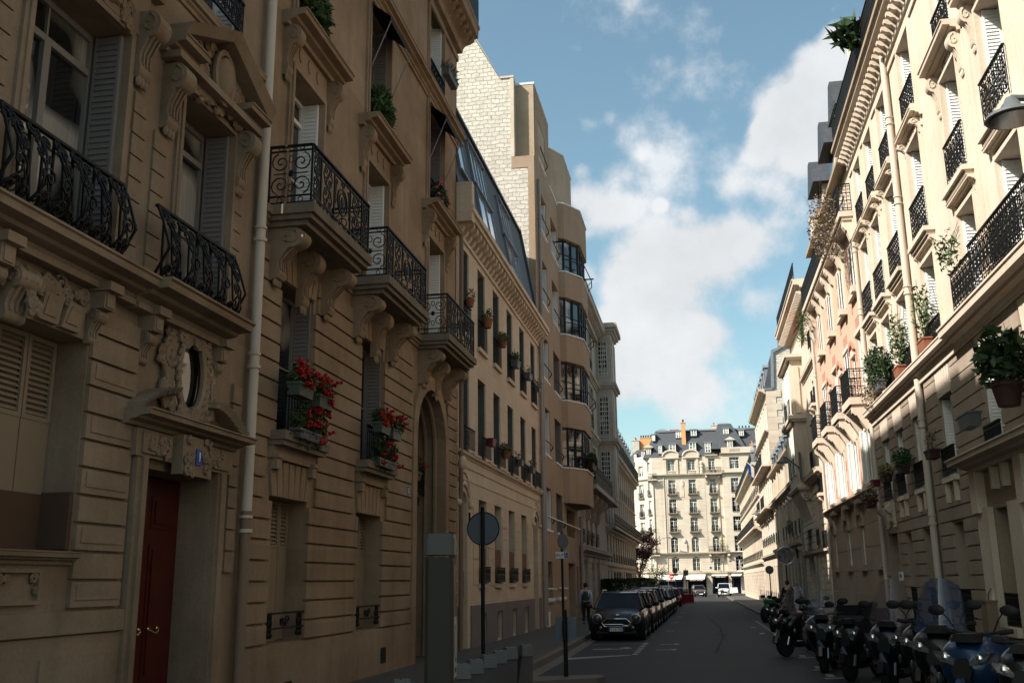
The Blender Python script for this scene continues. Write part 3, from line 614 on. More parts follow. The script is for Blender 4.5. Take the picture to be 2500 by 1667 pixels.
mb.build('console','st_ornate',A.root,True)
mb=A.mb() # pediment above the right window, entablature above the left one
mb.box(10.35,12.78,0,.28,8.34,8.44); cornice(mb,10.3,10.9,8.42,.2,.4); cornice(mb,12.2,12.85,8.42,.2,.4)
for s in (-1,1):
    for k in range(4):
        a0=1.28-k*.32;a1=a0-.32; z0=8.62+k*.15;z1=z0+.15; yc=11.58
        mb.add([(yc+s*a0,0,z0),(yc+s*a1,0,z1),(yc+s*a1,.36,z1),(yc+s*a0,.36,z0),(yc+s*a0,0,z0+.15),(yc+s*a1,0,z1+.15),(yc+s*a1,.46,z1+.15),(yc+s*a0,.46,z0+.15)],[(0,1,2,3),(4,5,6,7),(3,2,6,7),(0,1,5,4),(0,3,7,4),(1,2,6,5)])
cornice(mb,7.3,10.15,8.95,.3,.5); mb.box(7.6,9.95,0,.06,8.3,8.95); cornice(mb,3.5,13.3,9.35,.2,.14); cornice(mb,3.5,13.3,17.8,.8,.7)
mb.build('pediment','st_ornate',A.root)
mb=A.mb() # keystones and voussoirs over the shuttered window
for i,y in enumerate((7.15,7.5,8.62,8.98)): 
    mb.grp('voussoir'); sk=(y-8.1)*.1; mb.prism([(y-.15,4.44),(y+.15,4.44),(y+.17+sk,4.74),(y-.13+sk,4.74)],'d',0,.07); mb.prism([(y-.1,4.5),(y+.1,4.5),(y+.11+sk,4.7),(y-.09+sk,4.7)],'d',.07,.085)
console(mb,8.12,.3,4.3,4.82,.22,0,False); mb.grp('carved_fruit'); carve(mb,8.18,8.3,4.42,4.62,.16,8,22,.045,.03); mb.grp()
mb.build('keystone','st_ornate',A.root,True)
mb=A.mb(); surround(mb,7.95,9.62,5.32,8.22,.13,.04); surround(mb,10.95,12.38,5.32,8.2,.12,.04); surround(mb,10.98,12.3,9.75,12.4,.12,.05); surround(mb,7.6,9.5,9.75,12.6,.12,.05); mb.build('architrave','st_ornate',A.root)
for a,b,h in ((7.95,9.62,8.22),(10.95,12.38,8.2),(4.2,6.0,8.2)):
    win(A,a,b,5.32,h,.5,nz=2,th=.075,fm='frame_grey',gm='glass_cur',shut='reveal',sm='shutter_grey',dw=.34,trans=(h-5.32)*.83)
inst(rail(2.05,.92,'rococo',.2),'guard_rail',A.root,(A.u(8.4),-.24,5.31)); inst(rail(2.0,.92,'rococo',.2),'guard_rail',A.root,(A.u(11.05),-.3,5.31)); inst(rail(1.9,.92,'rococo',.2),'guard_rail',A.root,(A.u(5.1),-.24,5.31))
for ob in list(A.root.children)[-3:]: ob['label']='bulging scrolled black iron balcony railing'
win(A,10.98,12.3,9.76,12.4,.4,nz=3,th=.07,fm='white_paint',gm='glass_cur',shut='reveal',dw=.28,rl='guard',rh=.5,rd=.1); win(A,7.6,9.5,9.76,12.6,.4,nz=3,shut='reveal',rl='guard',rh=.5)
f=win(A,7.0,9.4,2.2,4.42,.5,nl=5,louv=.6,shut='closed',sm='shutter_cream',gm='shop_dark',fm='st_ornate'); win(A,4.2,6.2,2.2,4.42,.5,nl=5,louv=.6,shut='closed',sm='shutter_cream',gm='shop_dark',fm='st_ornate')
mb=A.mb(); mb.box(7.01,9.39,-.36,-.33,2.22,2.78); mb.box(9.33,9.395,-.33,-.0,2.22,2.8); mb.build('painted_panel','paint_brown',A.root)
mb=A.mb(); mb.box(10.6,12.35,-.50,-.44,.1,3.2)
for y0,y1 in ((10.66,11.42),(11.5,12.28)):
    mb.box(y0,y1,-.44,-.40,.15,3.15)
    for z0,z1 in ((.3,.62),(.72,2.35),(2.55,2.95)): mb.box(y0+.1,y1-.1,-.40,-.385,z0,z1); mb.box(y0+.16,y1-.16,-.385,-.365,z0+.06,z1-.06)
mb.box(11.42,11.5,-.44,-.37,.15,3.15); dr=mb.build('door','door_red',A.root); dr['label']='dark red panelled double door'
mb=A.mb()
for y in (11.3,11.72): mb.tube([(y-.1,-.32,1.32),(y-.08,-.30,1.3),(y,-.28,1.27),(y+.08,-.30,1.3),(y+.1,-.32,1.33)],.012,6); mb.sph((y-.1,-.34,1.33),.022); mb.sph((y+.1,-.34,1.33),.022)
mb.build('handle','brass',dr,True)
mb=A.mb(); mb.box(12.352,12.36,-.36,-.2,1.35,1.75); mb.build('intercom','box_brown',A.root); 
mb=A.mb(); mb.box(11.42,11.56,.26,.275,3.3,3.5); np_=mb.build('number_plaque','sign_blue',A.root); t=text('1',.17,'numeral','letter_white',np_,(A.u(11.49),-.28,3.4),(PI/2,0,0))
mb=A.mb(); mb.prism([(-.05,18.6),(-3.2,21.4),(-3.2,18.6)],'a',3.5,13.3); mb.build('roof','slate',A.root)
pipe(A,13.2,-.1,19,.075,.13,'pipe_paint',(2.55,4.9,6.85,8.9,11.5),lowm='pipe_cream',zl=2.85)
text('PLANCHE\nARCH.TE\n1897',.075,'engraved_signature','st_weathered',A.root,(A.u(9.72),-.003,5.62),(PI/2,0,0),.002)
# ---- house with three scrolled balconies and red geraniums
B=Bld('tan stone apartment house with three scrolled balconies, arched portal and red geraniums','L',13.34,26.1)
mb=B.mb(); WY=[(14.25,15.7),(18.15,19.62),(22.75,24.3)]
hs=[(14.22,15.7,.97,3.15,.45),(18.15,19.65,.97,3.15,.45),(22.05,24.7,-.05,6.45,.85,1.32),(14.25,15.7,4.12,6.6,.42),(18.15,19.62,4.12,6.6,.42)]
up=[(14.35,15.7),(18.2,19.6),(22.95,24.45)]
for a,b in up: hs+=[(a,b,7.6,10.36,.42),(a,b,11.22,14.1,.42),(a,b,14.5,17.1,.38)]
kb=[(13.95,15.98,3.1,3.95),(17.88,19.92,3.1,3.95),(21.75,25.0,5.0,6.85),(14.15,15.8,6.5,7.1),(18.05,19.75,6.5,7.1),(21.75,22.06,-.1,5.1),(24.69,25.2,-.1,5.1)]
wallmesh(mb,13.35,26.08,-.3,17.75,hs,courses=[(.98,7.0,.3015,.038,.055)],block=kb)
mb.box(13.36,22.05,0,.075,-.3,.96); mb.box(25.2,26.08,0,.075,-.3,.96)
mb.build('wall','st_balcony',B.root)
mb=B.mb()
for a,b in ((14.22,15.7),(18.15,19.65)): # fanned voussoirs between the two lower windows, sill apron above
    n=7; mb.grp('lintel')
    for i in range(n):
        x0=a+(b-a)*i/n+.012;x1=a+(b-a)*(i+1)/n-.012; f=(i+.5)/n-.5
        mb.prism([(x0,3.155),(x1,3.155),(x1+f*.28,3.7),(x0+f*.28,3.7)],'d',0,.045)
    mb.grp()
    for y in (a+.02,b-.02): mb.box(y-.09,y+.09,0,.14,3.55,3.72); mb.box(y-.11,y+.11,0,.17,3.72,3.78)
    mb.box(a-.12,b+.12,0,.1,3.72,3.98)
for a,b in ((14.25,15.7),(18.15,19.62)):
    mb.grp('lintel')
    for i in range(7):
        x0=a+(b-a)*i/7+.012;x1=a+(b-a)*(i+1)/7-.012; f=(i+.5)/7-.5
        mb.prism([(x0,6.61),(x1,6.61),(x1+f*.26,7.0),(x0+f*.26,7.0)],'d',0,.04)
# portal ring
mb.grp('portal_arch')
Ap=arcpts(22.05,24.7,5.13,1.32,16); Aq=arcpts(21.72,25.03,5.13,1.66,16)
for k in range(16):
    p,q,r_,s_=Ap[k],Ap[k+1],Aq[k+1],Aq[k]; e=.012
    mb.add([(x,dd,z) for dd in (0,.09) for x,z in (p,q,r_,s_)],[(4,5,6,7),(0,1,5,4),(2,3,7,6),(0,3,7,4),(1,2,6,5)])
mb.box(21.72,22.05,0,.09,-.1,5.13); mb.box(24.7,25.03,0,.09,-.1,5.13)
mb.tube([(24.66,-.2,.0),(24.66,-.2,5.13)]+[(p[0]-(p[0]-23.375)*.03,-.2,p[1]-.03) for p in Ap[::-1]],.06,6); mb.tube([(24.68,-.45,.0),(24.68,-.45,5.13)]+[(p[0]-(p[0]-23.375)*.03,-.45,p[1]-.03) for p in Ap[::-1]],.05,6)
mb.build('voussoir','st_balcony',B.root)
mb=B.mb(); cornice(mb,13.36,26.08,7.28,.26,.16); 
for a,b in up:
    surround(mb,a,b,7.6,10.36,.15,.05); mb.box(a-.14,b+.14,0,.04,10.52,10.92); cornice(mb,a-.5,b+.52,10.93,.25,.45); surround(mb,a,b,11.24,14.1,.15,.05); surround(mb,a,b,14.52,17.1,.12,.04)
    for q in (-.4,0,.4): mb.tube([((a+b)/2+q+.1*math.cos(t*.5+2),.05,10.73+.13*math.sin(t*.5+2)) for t in range(6)],.018,4)
cornice(mb,17.7,26.08,14.25,.24,.3)
mb.box(13.36,26.08,0,.05,14.15,14.25); cornice(mb,13.36,26.08,17.2,.8,.72); brackets(mb,13.6,26.0,.42,.2,17.25,17.68,.55); mb.box(13.36,26.1,0,.06,16.95,17.12)
mb.build('moulding','st_balcony',B.root)
mb=B.mb()
for a,b in up:
    for y in (a-.3,b+.32): console(mb,y,.2,10.05,10.95,.32)
mb.build('console','st_balcony',B.root,True)
for i,(a,b) in enumerate(((13.55,16.35),(17.4,20.25),(22.1,25.05))):
    mb=B.mb(); mb.box(a,b,.1,.82,7.42,7.58); mb.box(a+.05,b-.05,0,.76,7.34,7.42); mb.box(a+.12,b-.12,0,.66,7.26,7.34); sl=mb.build('balcony','st_slab',B.root)
    mb=B.mb()
    for y in (a+.32,b-.32): console(mb,y,.27,6.42,7.27,.62)
    yc=(up[i][0]+up[i][1])/2
    console(mb,yc,.25,6.3 if i<2 else 6.35,7.27,.42); mb.build('console','st_balcony',sl,True)
    o=inst(rail(b-a-.08,.98,'panel'),'railing',sl,(B.u((a+b)/2),-.75,7.59))
    for y in (a+.04,b-.04): inst(rail(.7,.98,'side'),'railing',sl,(B.u(y),-.4,7.59),PI/2)
for i,(a,b) in enumerate(up):
    win(B,a,b,7.6,10.36,.42,nz=2,th=.07,fm='white_paint',gm='glass_dark',shut='reveal',sm='shutter_white',dw=.3,trans=2.3)
    win(B,a,b,11.24,14.1,.42,nz=2,th=.07,fm='frame_grey',gm='glass_dark',shut='reveal',sm='shutter_grey' if i else 'shutter_white',dw=.3,rl='bars',rh=.75,rd=.05,trans=2.4)
    win(B,a,b,14.52,17.1,.38,nz=3,shut='reveal',sm='shutter_white',dw=.28,rl='guard',rh=.8,rd=.05)
for a,b in ((14.25,15.7),(18.15,19.62)):
    win(B,a,b,4.12,6.6,.42,nz=2,th=.07,fm='frame_grey',gm='glass_dark',shut='reveal',sm='shutter_grey',dw=.3,rl='bars',rh=.66,rd=.22,rw=b-a+.1,sill=(.3,.13,.2))
for a,b in ((14.22,15.7),(18.15,19.65)):
    f=win(B,a,b,.98,3.15,.45,nl=4,louv=.66,shut='closed',sm='shutter_cream',gm='shop_dark',fm='st_balcony')
    mb=MB(); w=b-a; mb.box(-w/2,w/2,-.43,-.40,.42,.45); mb.box(-w/2,w/2,-.43,-.40,.20,.225)
    for s in (-1,1):
        for x in (.62,.52): mb.tube([(s*x,-.415,.45),(s*x,-.415,.08)],.022,6); mb.sph((s*x,-.415,.12),.04); mb.sph((s*x,-.415,.3),.035,.03,.06)
        mb.tube([(p[0],-.415,p[2]) for p in spiral(s*.1,.32,.08,0,s*1.2,0,10)],.014,4); mb.sph((s*.04,-.415,.3),.03,.02,.07)
    mb.build('guard_rail','iron',f)
mb=B.mb() # portal infill: dark double door, carved transom and window above
mb.box(22.06,24.69,-.84,-.78,-.05,6.4); mb.box(22.06,24.69,-.78,-.62,3.75,3.95)
for y in (22.12,22.75,23.42,24.05): mb.box(y,y+.58,-.78,-.73,.1,2.9); mb.box(y+.08,y+.5,-.73,-.70,.9,2.75); mb.box(y+.08,y+.5,-.73,-.70,.2,.75)
for k in range(9): mb.box(22.2+k*.27,22.36+k*.27,-.78,-.72,3.05,3.65)
dr=mb.build('door','door_dark',B.root); dr['label']='black carriage door with carved transom'
mb=B.mb(); 
for y in (23.2,23.55): mb.tube([(y-.1,-.66,1.3),(y,-.63,1.27),(y+.1,-.66,1.3)],.012,6)
mb.build('handle','brass',dr,True)
mb=B.mb(); 
for y in (22.1,23.34,24.6): mb.box(y,y+.07,-.77,-.7,3.95,6.3)
mb.box(22.1,24.66,-.77,-.7,4.95,5.02); mb.build('window_frame','frame_dark',B.root)
inst(rail(2.4,.8,'guard'),'guard_rail',B.root,(B.u(23.37),.45,3.98))
for i in (1,2): # little drop-arm awnings
    a,b=up[i]; mb=B.mb(); mb.add([(a-.06,.02,14.0),(b+.06,.02,14.0),(b+.06,.5,13.6),(a-.06,.5,13.6),(b+.06,.5,13.48),(a-.06,.5,13.48)],[(0,1,2,3),(3,2,4,5)]); mb.tube([(a-.06,.04,13.98),(b+.06,.04,13.98)],.06,8); aw=mb.build('awning','awning_black',B.root)
    mb=B.mb(); mb.tube([(a-.03,.5,13.5),(a-.03,.05,12.4)],.014,5); mb.tube([(b+.03,.5,13.5),(b+.03,.05,12.4)],.014,5); mb.build('awning_arm','frame_grey',aw)
mb=B.mb(); mb.add([(13.36,.5,18.0),(26.08,.5,18.0),(26.08,-1.2,21.2),(13.36,-1.2,21.2)],[(0,1,2,3)]); mb.prism([(-1.2,21.2),(-6,24.6),(-11,20),(-11,-.3),(-8,-.3),(-.9,17.7)],'a',13.36,26.08); mb.prism([(.5,18.0),(-1.2,21.2),(-1.2,18.0)],'a',13.36,13.38); mb.prism([(.5,18.0),(-1.2,21.2),(-1.2,18.0)],'a',26.05,26.08); mb.build('roof','slate',B.root)  # unseen rear ridge raised to throw shade on the facades opposite
mb=B.mb(); mb.box(26.0,26.09,-9,0,-.3,17.7); mb.build('gable_wall','st_balcony',B.root)
mb=B.mb(); mb.box(13.36,26.08,.62,.68,18.05,18.9); mb.build('parapet_rail','iron',B.root)
mb=B.mb(); mb.box(21.38,21.5,.045,.06,3.72,3.95); q=mb.build('number_plaque','sign_blue',B.root); text('3',.17,'numeral','letter_white',q,(B.u(21.44),-.064,3.83),(PI/2,0,0))
mb=B.mb(); mb.box(14.9,15.2,.06,.08,.18,.4); mb.box(19.6,19.95,.06,.08,.3,.6); mb.build('cellar_grille','shop_dark',B.root)
# ---- low cream building with slate mansard and studio glazing
Cc=Bld('low cream rendered house with bracketed eaves and slate mansard full of studio glazing','L',26.1,40.95)
mb=Cc.mb(); Y6=[26.58,28.88,31.23,33.68,36.25,38.8]; hs=[]
for y in Y6: hs+=[(y,y+1.08,8.82,11.37,.3),(y,y+1.12,5.46,7.87,.3)]

G4=[28.97,31.3,33.7,36.2]
for y in G4: hs.append((y,y+1.13,1.8,4.22,.3))
hs+=[(26.43,27.5,.0,4.3,.4,.3),(38.8,39.95,.0,4.35,.4,.3)]
for y in (29.0,31.45,34.03,36.42): hs.append((y,y+.85,.12,.94,.14))
wallmesh(mb,26.11,40.93,-.4,12.1,hs,courses=[(1.75,4.0,.36,.02,.02,y0,y1) for y0,y1 in ((28.2,28.85),(30.25,31.15),(32.55,33.55),(34.95,36.05),(37.45,38.5))],block=[])
mb.build('wall','st_cream',Cc.root)
mb=Cc.mb(); cur=26.0; vents=[(29.0,29.85),(31.45,32.3),(34.03,34.88),(36.42,37.27)]; c0=27.85
for a,b in vents+[(38.65,38.65)]:
    mb.grp('plinth'); mb.box(c0,a,0,.05,-.4,1.2); c0=b
    if a!=b: mb.box(a,b,0,.05,.95,1.2)
mb.grp('plinth'); mb.box(26.12,26.4,0,.03,-.4,1.2); mb.grp('plinth'); mb.box(39.98,40.6,0,.03,-.4,1.2); mb.build('plinth','st_grey_plinth',Cc.root)
mb=Cc.mb(); cornice(mb,26.12,40.9,5.24,.14,.12); mb.box(26.12,40.9,0,.03,4.98,5.02); mb.box(26.12,40.9,0,.02,4.62,4.66)
for y in Y6: mb.box(y-.1,y+1.18,0,.1,8.7,8.82); mb.box(y+1.2,y+2.2 if y<38 else y+1.9,.0,.14,5.38,5.45)
for a,b,z in ((26.43,27.5,4.0),(38.8,39.95,4.05)):
    P=arcpts(a-.14,b+.14,z,.5,10); mb.tube([(p[0],.02,p[1]) for p in P],.06,6); P=arcpts(a-.3,b+.3,z-.0,.85,10); mb.tube([(p[0],.01,p[1]) for p in P],.03,6); mb.sph((a-.2,.05,z-.06),.1); mb.sph((b+.2,.05,z-.06),.1)
for y in G4: mb.box(y-.02,y+.98,0,.09,1.66,1.78)
mb.box(26.12,40.9,0,.06,11.55,11.66); mb.box(26.1,40.95,0,.42,12.06,12.2); mb.box(26.1,40.95,0,.5,12.2,12.36); 
mb.build('moulding','st_cream',Cc.root)
mb=Cc.mb(); brackets(mb,26.4,40.7,.475,.2,11.66,12.06,.36); mb.build('eaves_bracket','st_cream',Cc.root)
for y in Y6:
    win(Cc,y,y+1.08,8.82,11.37,.3,nz=3,fm='frame_grey',gm='glass_dark',shut='reveal',sm='shutter_teal',dw=.22,rl='bars',rh=.85,rd=.06,rw=1.16)
    win(Cc,y,y+1.12,5.46,7.87,.3,nz=3,fm='frame_grey',gm='glass_dark',shut='reveal',sm='shutter_teal',dw=.22,rl='bars',rh=.58,rd=.16,rw=1.2)
for y in G4:
    f=win(Cc,y,y+1.13,1.8,4.22,.3,nz=3,fm='frame_dark',gm='glass_dark',shut=None,rl='dense',rh=.46,rd=.1,rw=1.16)
    inst(cached('reed',lambda:MB().box(-.52,.52,-.22,-.19,-.0,1.03).mesh('reed_screen','reed')),'reed_screen',f,(0,0,0))
for a,b in ((26.43,27.5),(38.8,39.95)):
    mb=Cc.mb(); mb.box(a,b,-.4,-.34,0,4.3); d_=mb.build('door','shutter_cream',Cc.root)
mb=Cc.mb(); mb.box(27.35,27.49,-.3,-.1,1.45,2.15); mb.build('intercom','box_grey',Cc.root)
mb=Cc.mb()
for a,b in vents: mb.grp('cellar_grille'); mb.box(a,b,-.135,-.11,.1,.95)
mb.build('cellar_grille','shop_dark',Cc.root)
mb=Cc.mb(); F=lambda t,o=0:(.18-.75*t+o, 12.4+4.1*t)
def sheet(mb,ya,yb,t0,t1,o0,o1):
    p,q=F(t0,o1),F(t1,o1); r_,s_=F(t0,o0),F(t1,o0)
    mb.add([(y,*p) for y in (ya,yb)]+[(y,*q) for y in (yb,ya)]+[(y,*r_) for y in (ya,yb)]+[(y,*s_) for y in (yb,ya)],[(0,1,2,3),(4,5,6,7),(0,1,5,4),(2,3,7,6),(0,3,7,4),(1,2,6,5)])
mb.prism([F(0),F(1),(-3,17.6),(-6,19.3),(-9.5,12.0),(-9.5,-.4),(-.35,-.4),(-.35,12.1)],'a',26.12,39.6); mb.build('mansard_roof','slate',Cc.root)
mb=Cc.mb(); mb.box(26.2,34.3,-7.0,-5.8,-.4,25.0); mb.build('unseen_shade_block','st_cream',Cc.root)  # unseen block added to shade the low walls across the street
mb=Cc.mb(); mb.box(26.12,39.8,.18,.46,12.36,12.44); sheet(mb,26.12,39.7,.965,1.0,-.02,.09); sheet(mb,39.55,39.75,0,1,-.05,.1); mb.build('roof_flashing','zinc_dark',Cc.root)
for ya,yb,t0,t1,n in ((26.7,27.6,.34,.62,1),(29.0,31.4,.47,.82,4),(29.1,31.5,.12,.44,2),(33.9,36.3,.47,.82,4),(34.0,36.4,.12,.44,2)):
    mb=Cc.mb(); sheet(mb,ya,yb,t0,t1,0,.05); g=mb.build('skylight','glass_sky',Cc.root)
    mb=Cc.mb()
    for k in range(n+1): y=ya+(yb-ya)*k/n; sheet(mb,y-.03,y+.03,t0,t1,.04,.08)
    sheet(mb,ya-.05,yb+.05,t0-.015,t0,0,.12); sheet(mb,ya-.05,yb+.05,t1,t1+.015,0,.14); mb.build('glazing_bar','zinc',g)
mb=Cc.mb(); mb.box(26.085,26.42,-.35,.46,11.9,13.1); mb.build('parapet','st_cream',Cc.root)
pipe(Cc,26.3,.1,11.6,.06,.1,'pipe_cream',(4.5,8.2)); mb=Cc.mb(); mb.sph((26.3,.14,5.0),.14,.12,.2); mb.build('rain_hopper','st_cream',Cc.root,True)
pipe(Cc,40.72,.1,12.0,.075,.12,'pipe_grey',(1.6,3.9,7.0,9.5,11.3))
mb=Cc.mb(); mb.box(27.62,27.66,.0,.05,3.35,3.75); mb.build('house_number','letter_black',Cc.root)
# ---- brown modern block with rough stone gable and canted bay
D=Bld('brown rendered modern block with rough white stone gable wall and stacked canted bay','L',40.95,54.0)
mb=D.mb(); c1=(41.85,43.95); c2=(45.45,47.65); hs=[]
FZ=[(17.42,19.25),(13.98,16.05),(10.55,12.5),(7.2,9.27),(3.98,5.78)]
for z0,z1 in FZ: hs+=[(*c1,z0,z1,.55),(*c2,z0,z1,.55)]
hs+=[(*c1,20.75,22.7,.5),(41.4,43.85,1.12,2.65,.35),(45.2,47.45,1.12,2.65,.35),(49.3,51.9,-.1,2.7,.6),(52.5,53.3,-.1,2.55,.4),(49.0,52.2,3.98,5.3,.5)]
wallmesh(mb,40.96,45.3,-.4,24.05,[h for h in hs if h[1]<45.3])
wallmesh(mb,45.3,54.0,-.4,20.75,[h for h in hs if h[0]>45.3 and h[1]<54])
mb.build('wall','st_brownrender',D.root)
mb=D.mb(); mb.box(40.9,45.3,-1.3,-.02,20.3,24.0); mb.box(45.2,53.9,-3,-1.25,17.0,22.6); mb.box(40.95,54,-9,-.56,-.4,20.3); mb.box(40.9,53.9,-9,-3,20.3,24); mb.build('rear_block','st_dashed',D.root)
mb=D.mb(); mb.box(40.88,45.32,-1.32,.02,24.0,24.1); mb.box(45.32,54,-.9,.03,20.75,20.83); mb.build('coping','sign_white',D.root)
# rough gable: outline in (d,z) extruded a little along the street
mb=D.mb(); mb.prism([(-10.5,-.4),(-.12,-.4),(-.12,19.7),(-1.0,19.75),(-1.0,24.2),(-1.5,24.2),(-2.95,26.85),(-4.5,29.5),(-10.5,29.5)],'a',40.5,40.9); mb.build('gable_wall','rubble',D.root)
mb=D.mb(); mb.box(40.48,40.94,-.26,.02,12.4,19.75); mb.box(40.48,40.94,-1.0,.02,19.75,20.3); mb.build('render_edge','st_brownrender',D.root)
mb=D.mb(); mb.box(40.47,40.9,-1.02,-.86,20.3,24.2); mb.box(40.45,41.0,-1.5,-.86,24.2,24.3); mb.prism([(-1.5,24.3),(-3.4,27.9),(-3.55,27.9),(-1.65,24.3)],'a',40.6,41.2); mb.build('coping','st_end',D.root)
BP=[(47.95,0),(48.1,.32),(49.4,1.0),(52.4,1.0),(53.7,0)]
BP2=[(48.05,-1.2),(48.05,-.42),(49.3,.2),(52.6,.2),(53.4,-1.2)]
mb=D.mb(); mb.prism(BP2,'z',20.9,24.1); mb.build('penthouse_bay','st_dashed',D.root); mb=D.mb(); mb.prism([(a,b+.04) for a,b in BP2],'z',24.1,24.17); mb.build('coping','sign_white',D.root)
for i in range(5):
    ZT=[20.9,17.2,13.88,10.5,7.17]; zt=ZT[i]; zb=[19.0,15.85,12.5,9.18,5.5][i]
    mb=D.mb(); mb.prism(BP,'z',zb,zt); bb=mb.build('bay','st_brownrender',D.root); bb['label']='canted rendered bay storey'
    mb=D.mb(); mb.prism([(a,b*1.04+.02) for a,b in BP],'z',zt,zt+.06); mb.build('sill','sign_white',bb)
    if i<4:
        z0=ZT[i+1]+.06; z1=zb
        I=[(48.1,-.02),(48.3,.22),(49.5,.82),(52.3,.82),(53.5,-.02)]
        mb=D.mb(); mb.prism(I,'z',z0,z1); g=mb.build('window','glass_cur',D.root)
        mb=D.mb()
        for (a,b) in I[1:4]+[((48.3+49.5)/2,.53),(50.5,.83),(51.4,.83)]: mb.box(a-.05,a+.05,b-.04,b+.06,z0,z1)
        for z in (z0+.05,z1-.08):
            mb.tube([(a,b+.02,z) for a,b in I],.05,4)
        mb.tube([(a,b+.02,z0+.95) for a,b in I],.025,4); mb.build('window_frame','frame_dark',g)
        mb=D.mb(); mb.tube([(47.9,.2,z0+.55),(48.1,.5,z0+.55),(49.3,1.2,z0+.55),(51.8,1.3,z0+.5),(52.4,1.25,z0+.3),(52.2,1.05,z0+.02)],.028,5); mb.tube([(49.4,1.2,z0+.55),(49.4,1.0,z0)],.02,4); mb.tube([(52.0,1.28,z0+.5),(52.6,.7,z0+.1)],.02,4); mb.build('handrail','iron',g)
for z0,z1 in FZ+[(20.75,22.7)]:
    for c in ((c1,c2) if z0<20 else (c1,)):
        f=win(D,*c,z0,z1,.55,nx=2,nz=1,fm='frame_grey',gm='glass_dark',shut='reveal',sm='shutter_white' if z0>12 or c==c1 else 'shutter_grey',dw=.4,sill=(.06,.06,.05),sillm='sign_white')
        w=c[1]-c[0]; inst(cached(('hr',w),lambda:MB().tube([(-w/2-.1,-.62,.5),(w/2,-.62,.5),(w/2+.12,-.58,.44),(w/2+.1,-.5,.3)],.026,5).mesh('handrail','iron')),'handrail',f)
for y0,y1 in ((41.4,43.85),(45.2,47.45)): win(D,y0,y1,1.12,2.4,.3,nx=1,nz=1,fm='frame_grey',gm='glass_cur',sill=(.12,.1,.1),sillm='sign_white')
mb=D.mb(); mb.box(41.4,43.85,-.2,-.1,2.1,2.65); mb.box(45.2,47.45,-.2,-.1,2.1,2.65); mb.build('roller_box','paint_brown',D.root)
mb=D.mb(); mb.box(49.3,51.9,-.6,-.5,-.1,2.7); mb.box(52.5,53.3,-.4,-.3,-.1,2.55); mb.box(49.0,52.2,-.5,-.4,3.98,5.3); d_=mb.build('door','door_dark',D.root)
mb=D.mb(); mb.tube([(41.1,.1,1.55),(43.9,.16,1.5)],.03,5); mb.tube([(45.1,.1,1.55),(47.6,.16,1.5)],.03,5); mb.tube([(41.3,.12,4.5),(53.6,.12,4.5)],.03,5); mb.box(41.8,42.3,0,.1,.0,.6); mb.build('handrail','white_paint',D.root)
mb=D.mb(); mb.grp('spout'); mb.tube([(46.6,0,18.3),(46.6,.6,18.3)],.04,6); mb.grp('spout'); mb.tube([(51.0,1.0,17.6),(51.0,1.5,17.6)],.04,6); mb.build('spout','iron',D.root)
pipe(D,41.15,.1,19.4,.08,.12,'pipe_grey',(9.5,13.2,17.5)); pipe(D,53.9,.1,5.2,.08,.12,'pipe_grey',(2.5,))
# ---- grey classical building with glazed corner oriel
E_=Bld('pale grey classical building with bracketed balcony and tall small-paned oriel','L',54.0,69.6)
mb=E_.mb(); hs=[]; CE=[(55.2,56.7),(58.2,59.7),(61.3,62.8)]
for a,b in CE: hs+=[(a,b,14.6,17.25,.35),(a,b,11.2,13.75,.35),(a,b,7.1,9.9,.35)]
for y in (54.9,57.5,59.8,62.6): hs.append((y,y+1.2,3.85,6.0,.35))
hs+=[(55.6,57.4,-.2,3.0,.4),(59.5,60.9,-.2,2.9,.4),(62.4,64.0,-.2,2.9,.4)]
wallmesh(mb,54.0,69.6,-.6,18.0,hs,courses=[(0.2,3.2,.33,.04,.06)]); mb.build('wall','st_grey',E_.root)
mb=E_.mb(); cornice(mb,54,66,17.7,.9,.75); brackets(mb,54.2,65.8,.5,.2,17.7,18.1,.5); cornice(mb,54,66.4,14.2,.35,.3); cornice(mb,54,66.4,10.5,.45,.25); cornice(mb,54,69.6,3.2,.45,.45); cornice(mb,54,69.6,6.45,.3,.25)
for a,b in CE:
    surround(mb,a,b,14.6,17.25,.15,.06); surround(mb,a,b,11.2,13.75,.15,.06); surround(mb,a,b,7.1,9.9,.2,.1); console(mb,a-.25,.2,9.7,10.5,.3); console(mb,b+.25,.2,9.7,10.5,.3)
mb.build('moulding','st_grey',E_.root)
mb=E_.mb()
for y in (54.8,57.6,60.4,63.2): console(mb,y,.4,5.2,6.75,.75,0,False)
mb.build('console','st_grey',E_.root,True)
mb=E_.mb(); mb.box(54.2,66.6,0,1.0,6.72,6.98); sl=mb.build('balcony','st_grey',E_.root)
for a,b in ((54.3,58.6),(58.7,64.9)): inst(rail(round(b-a,1),1.0,'dense'),'railing',sl,(E_.u((a+b)/2),-.95,6.99))
inst(rail(.9,1.0,'dense'),'railing',sl,(E_.u(54.3),-.5,6.99),PI/2)
for a,b in CE:
    win(E_,a,b,14.6,17.25,.35,nz=4,fm='frame_grey',rl='dense',rh=.95,rd=.08); win(E_,a,b,11.2,13.75,.35,nz=4,fm='frame_grey',rl='dense',rh=.95,rd=.08); win(E_,a,b,7.1,9.9,.35,nz=4,fm='frame_grey')
for y in (54.9,57.5,59.8,62.6): win(E_,y,y+1.2,3.85,6.0,.35,nz=3,fm='frame_grey',rl='dense',rh=.75,rd=.1)
mb=E_.mb()
for a,b in ((55.6,57.4),(59.5,60.9),(62.4,64.0)): mb.box(a,b,-.4,-.34,-.3,3)
mb.build('door','door_dark',E_.root)
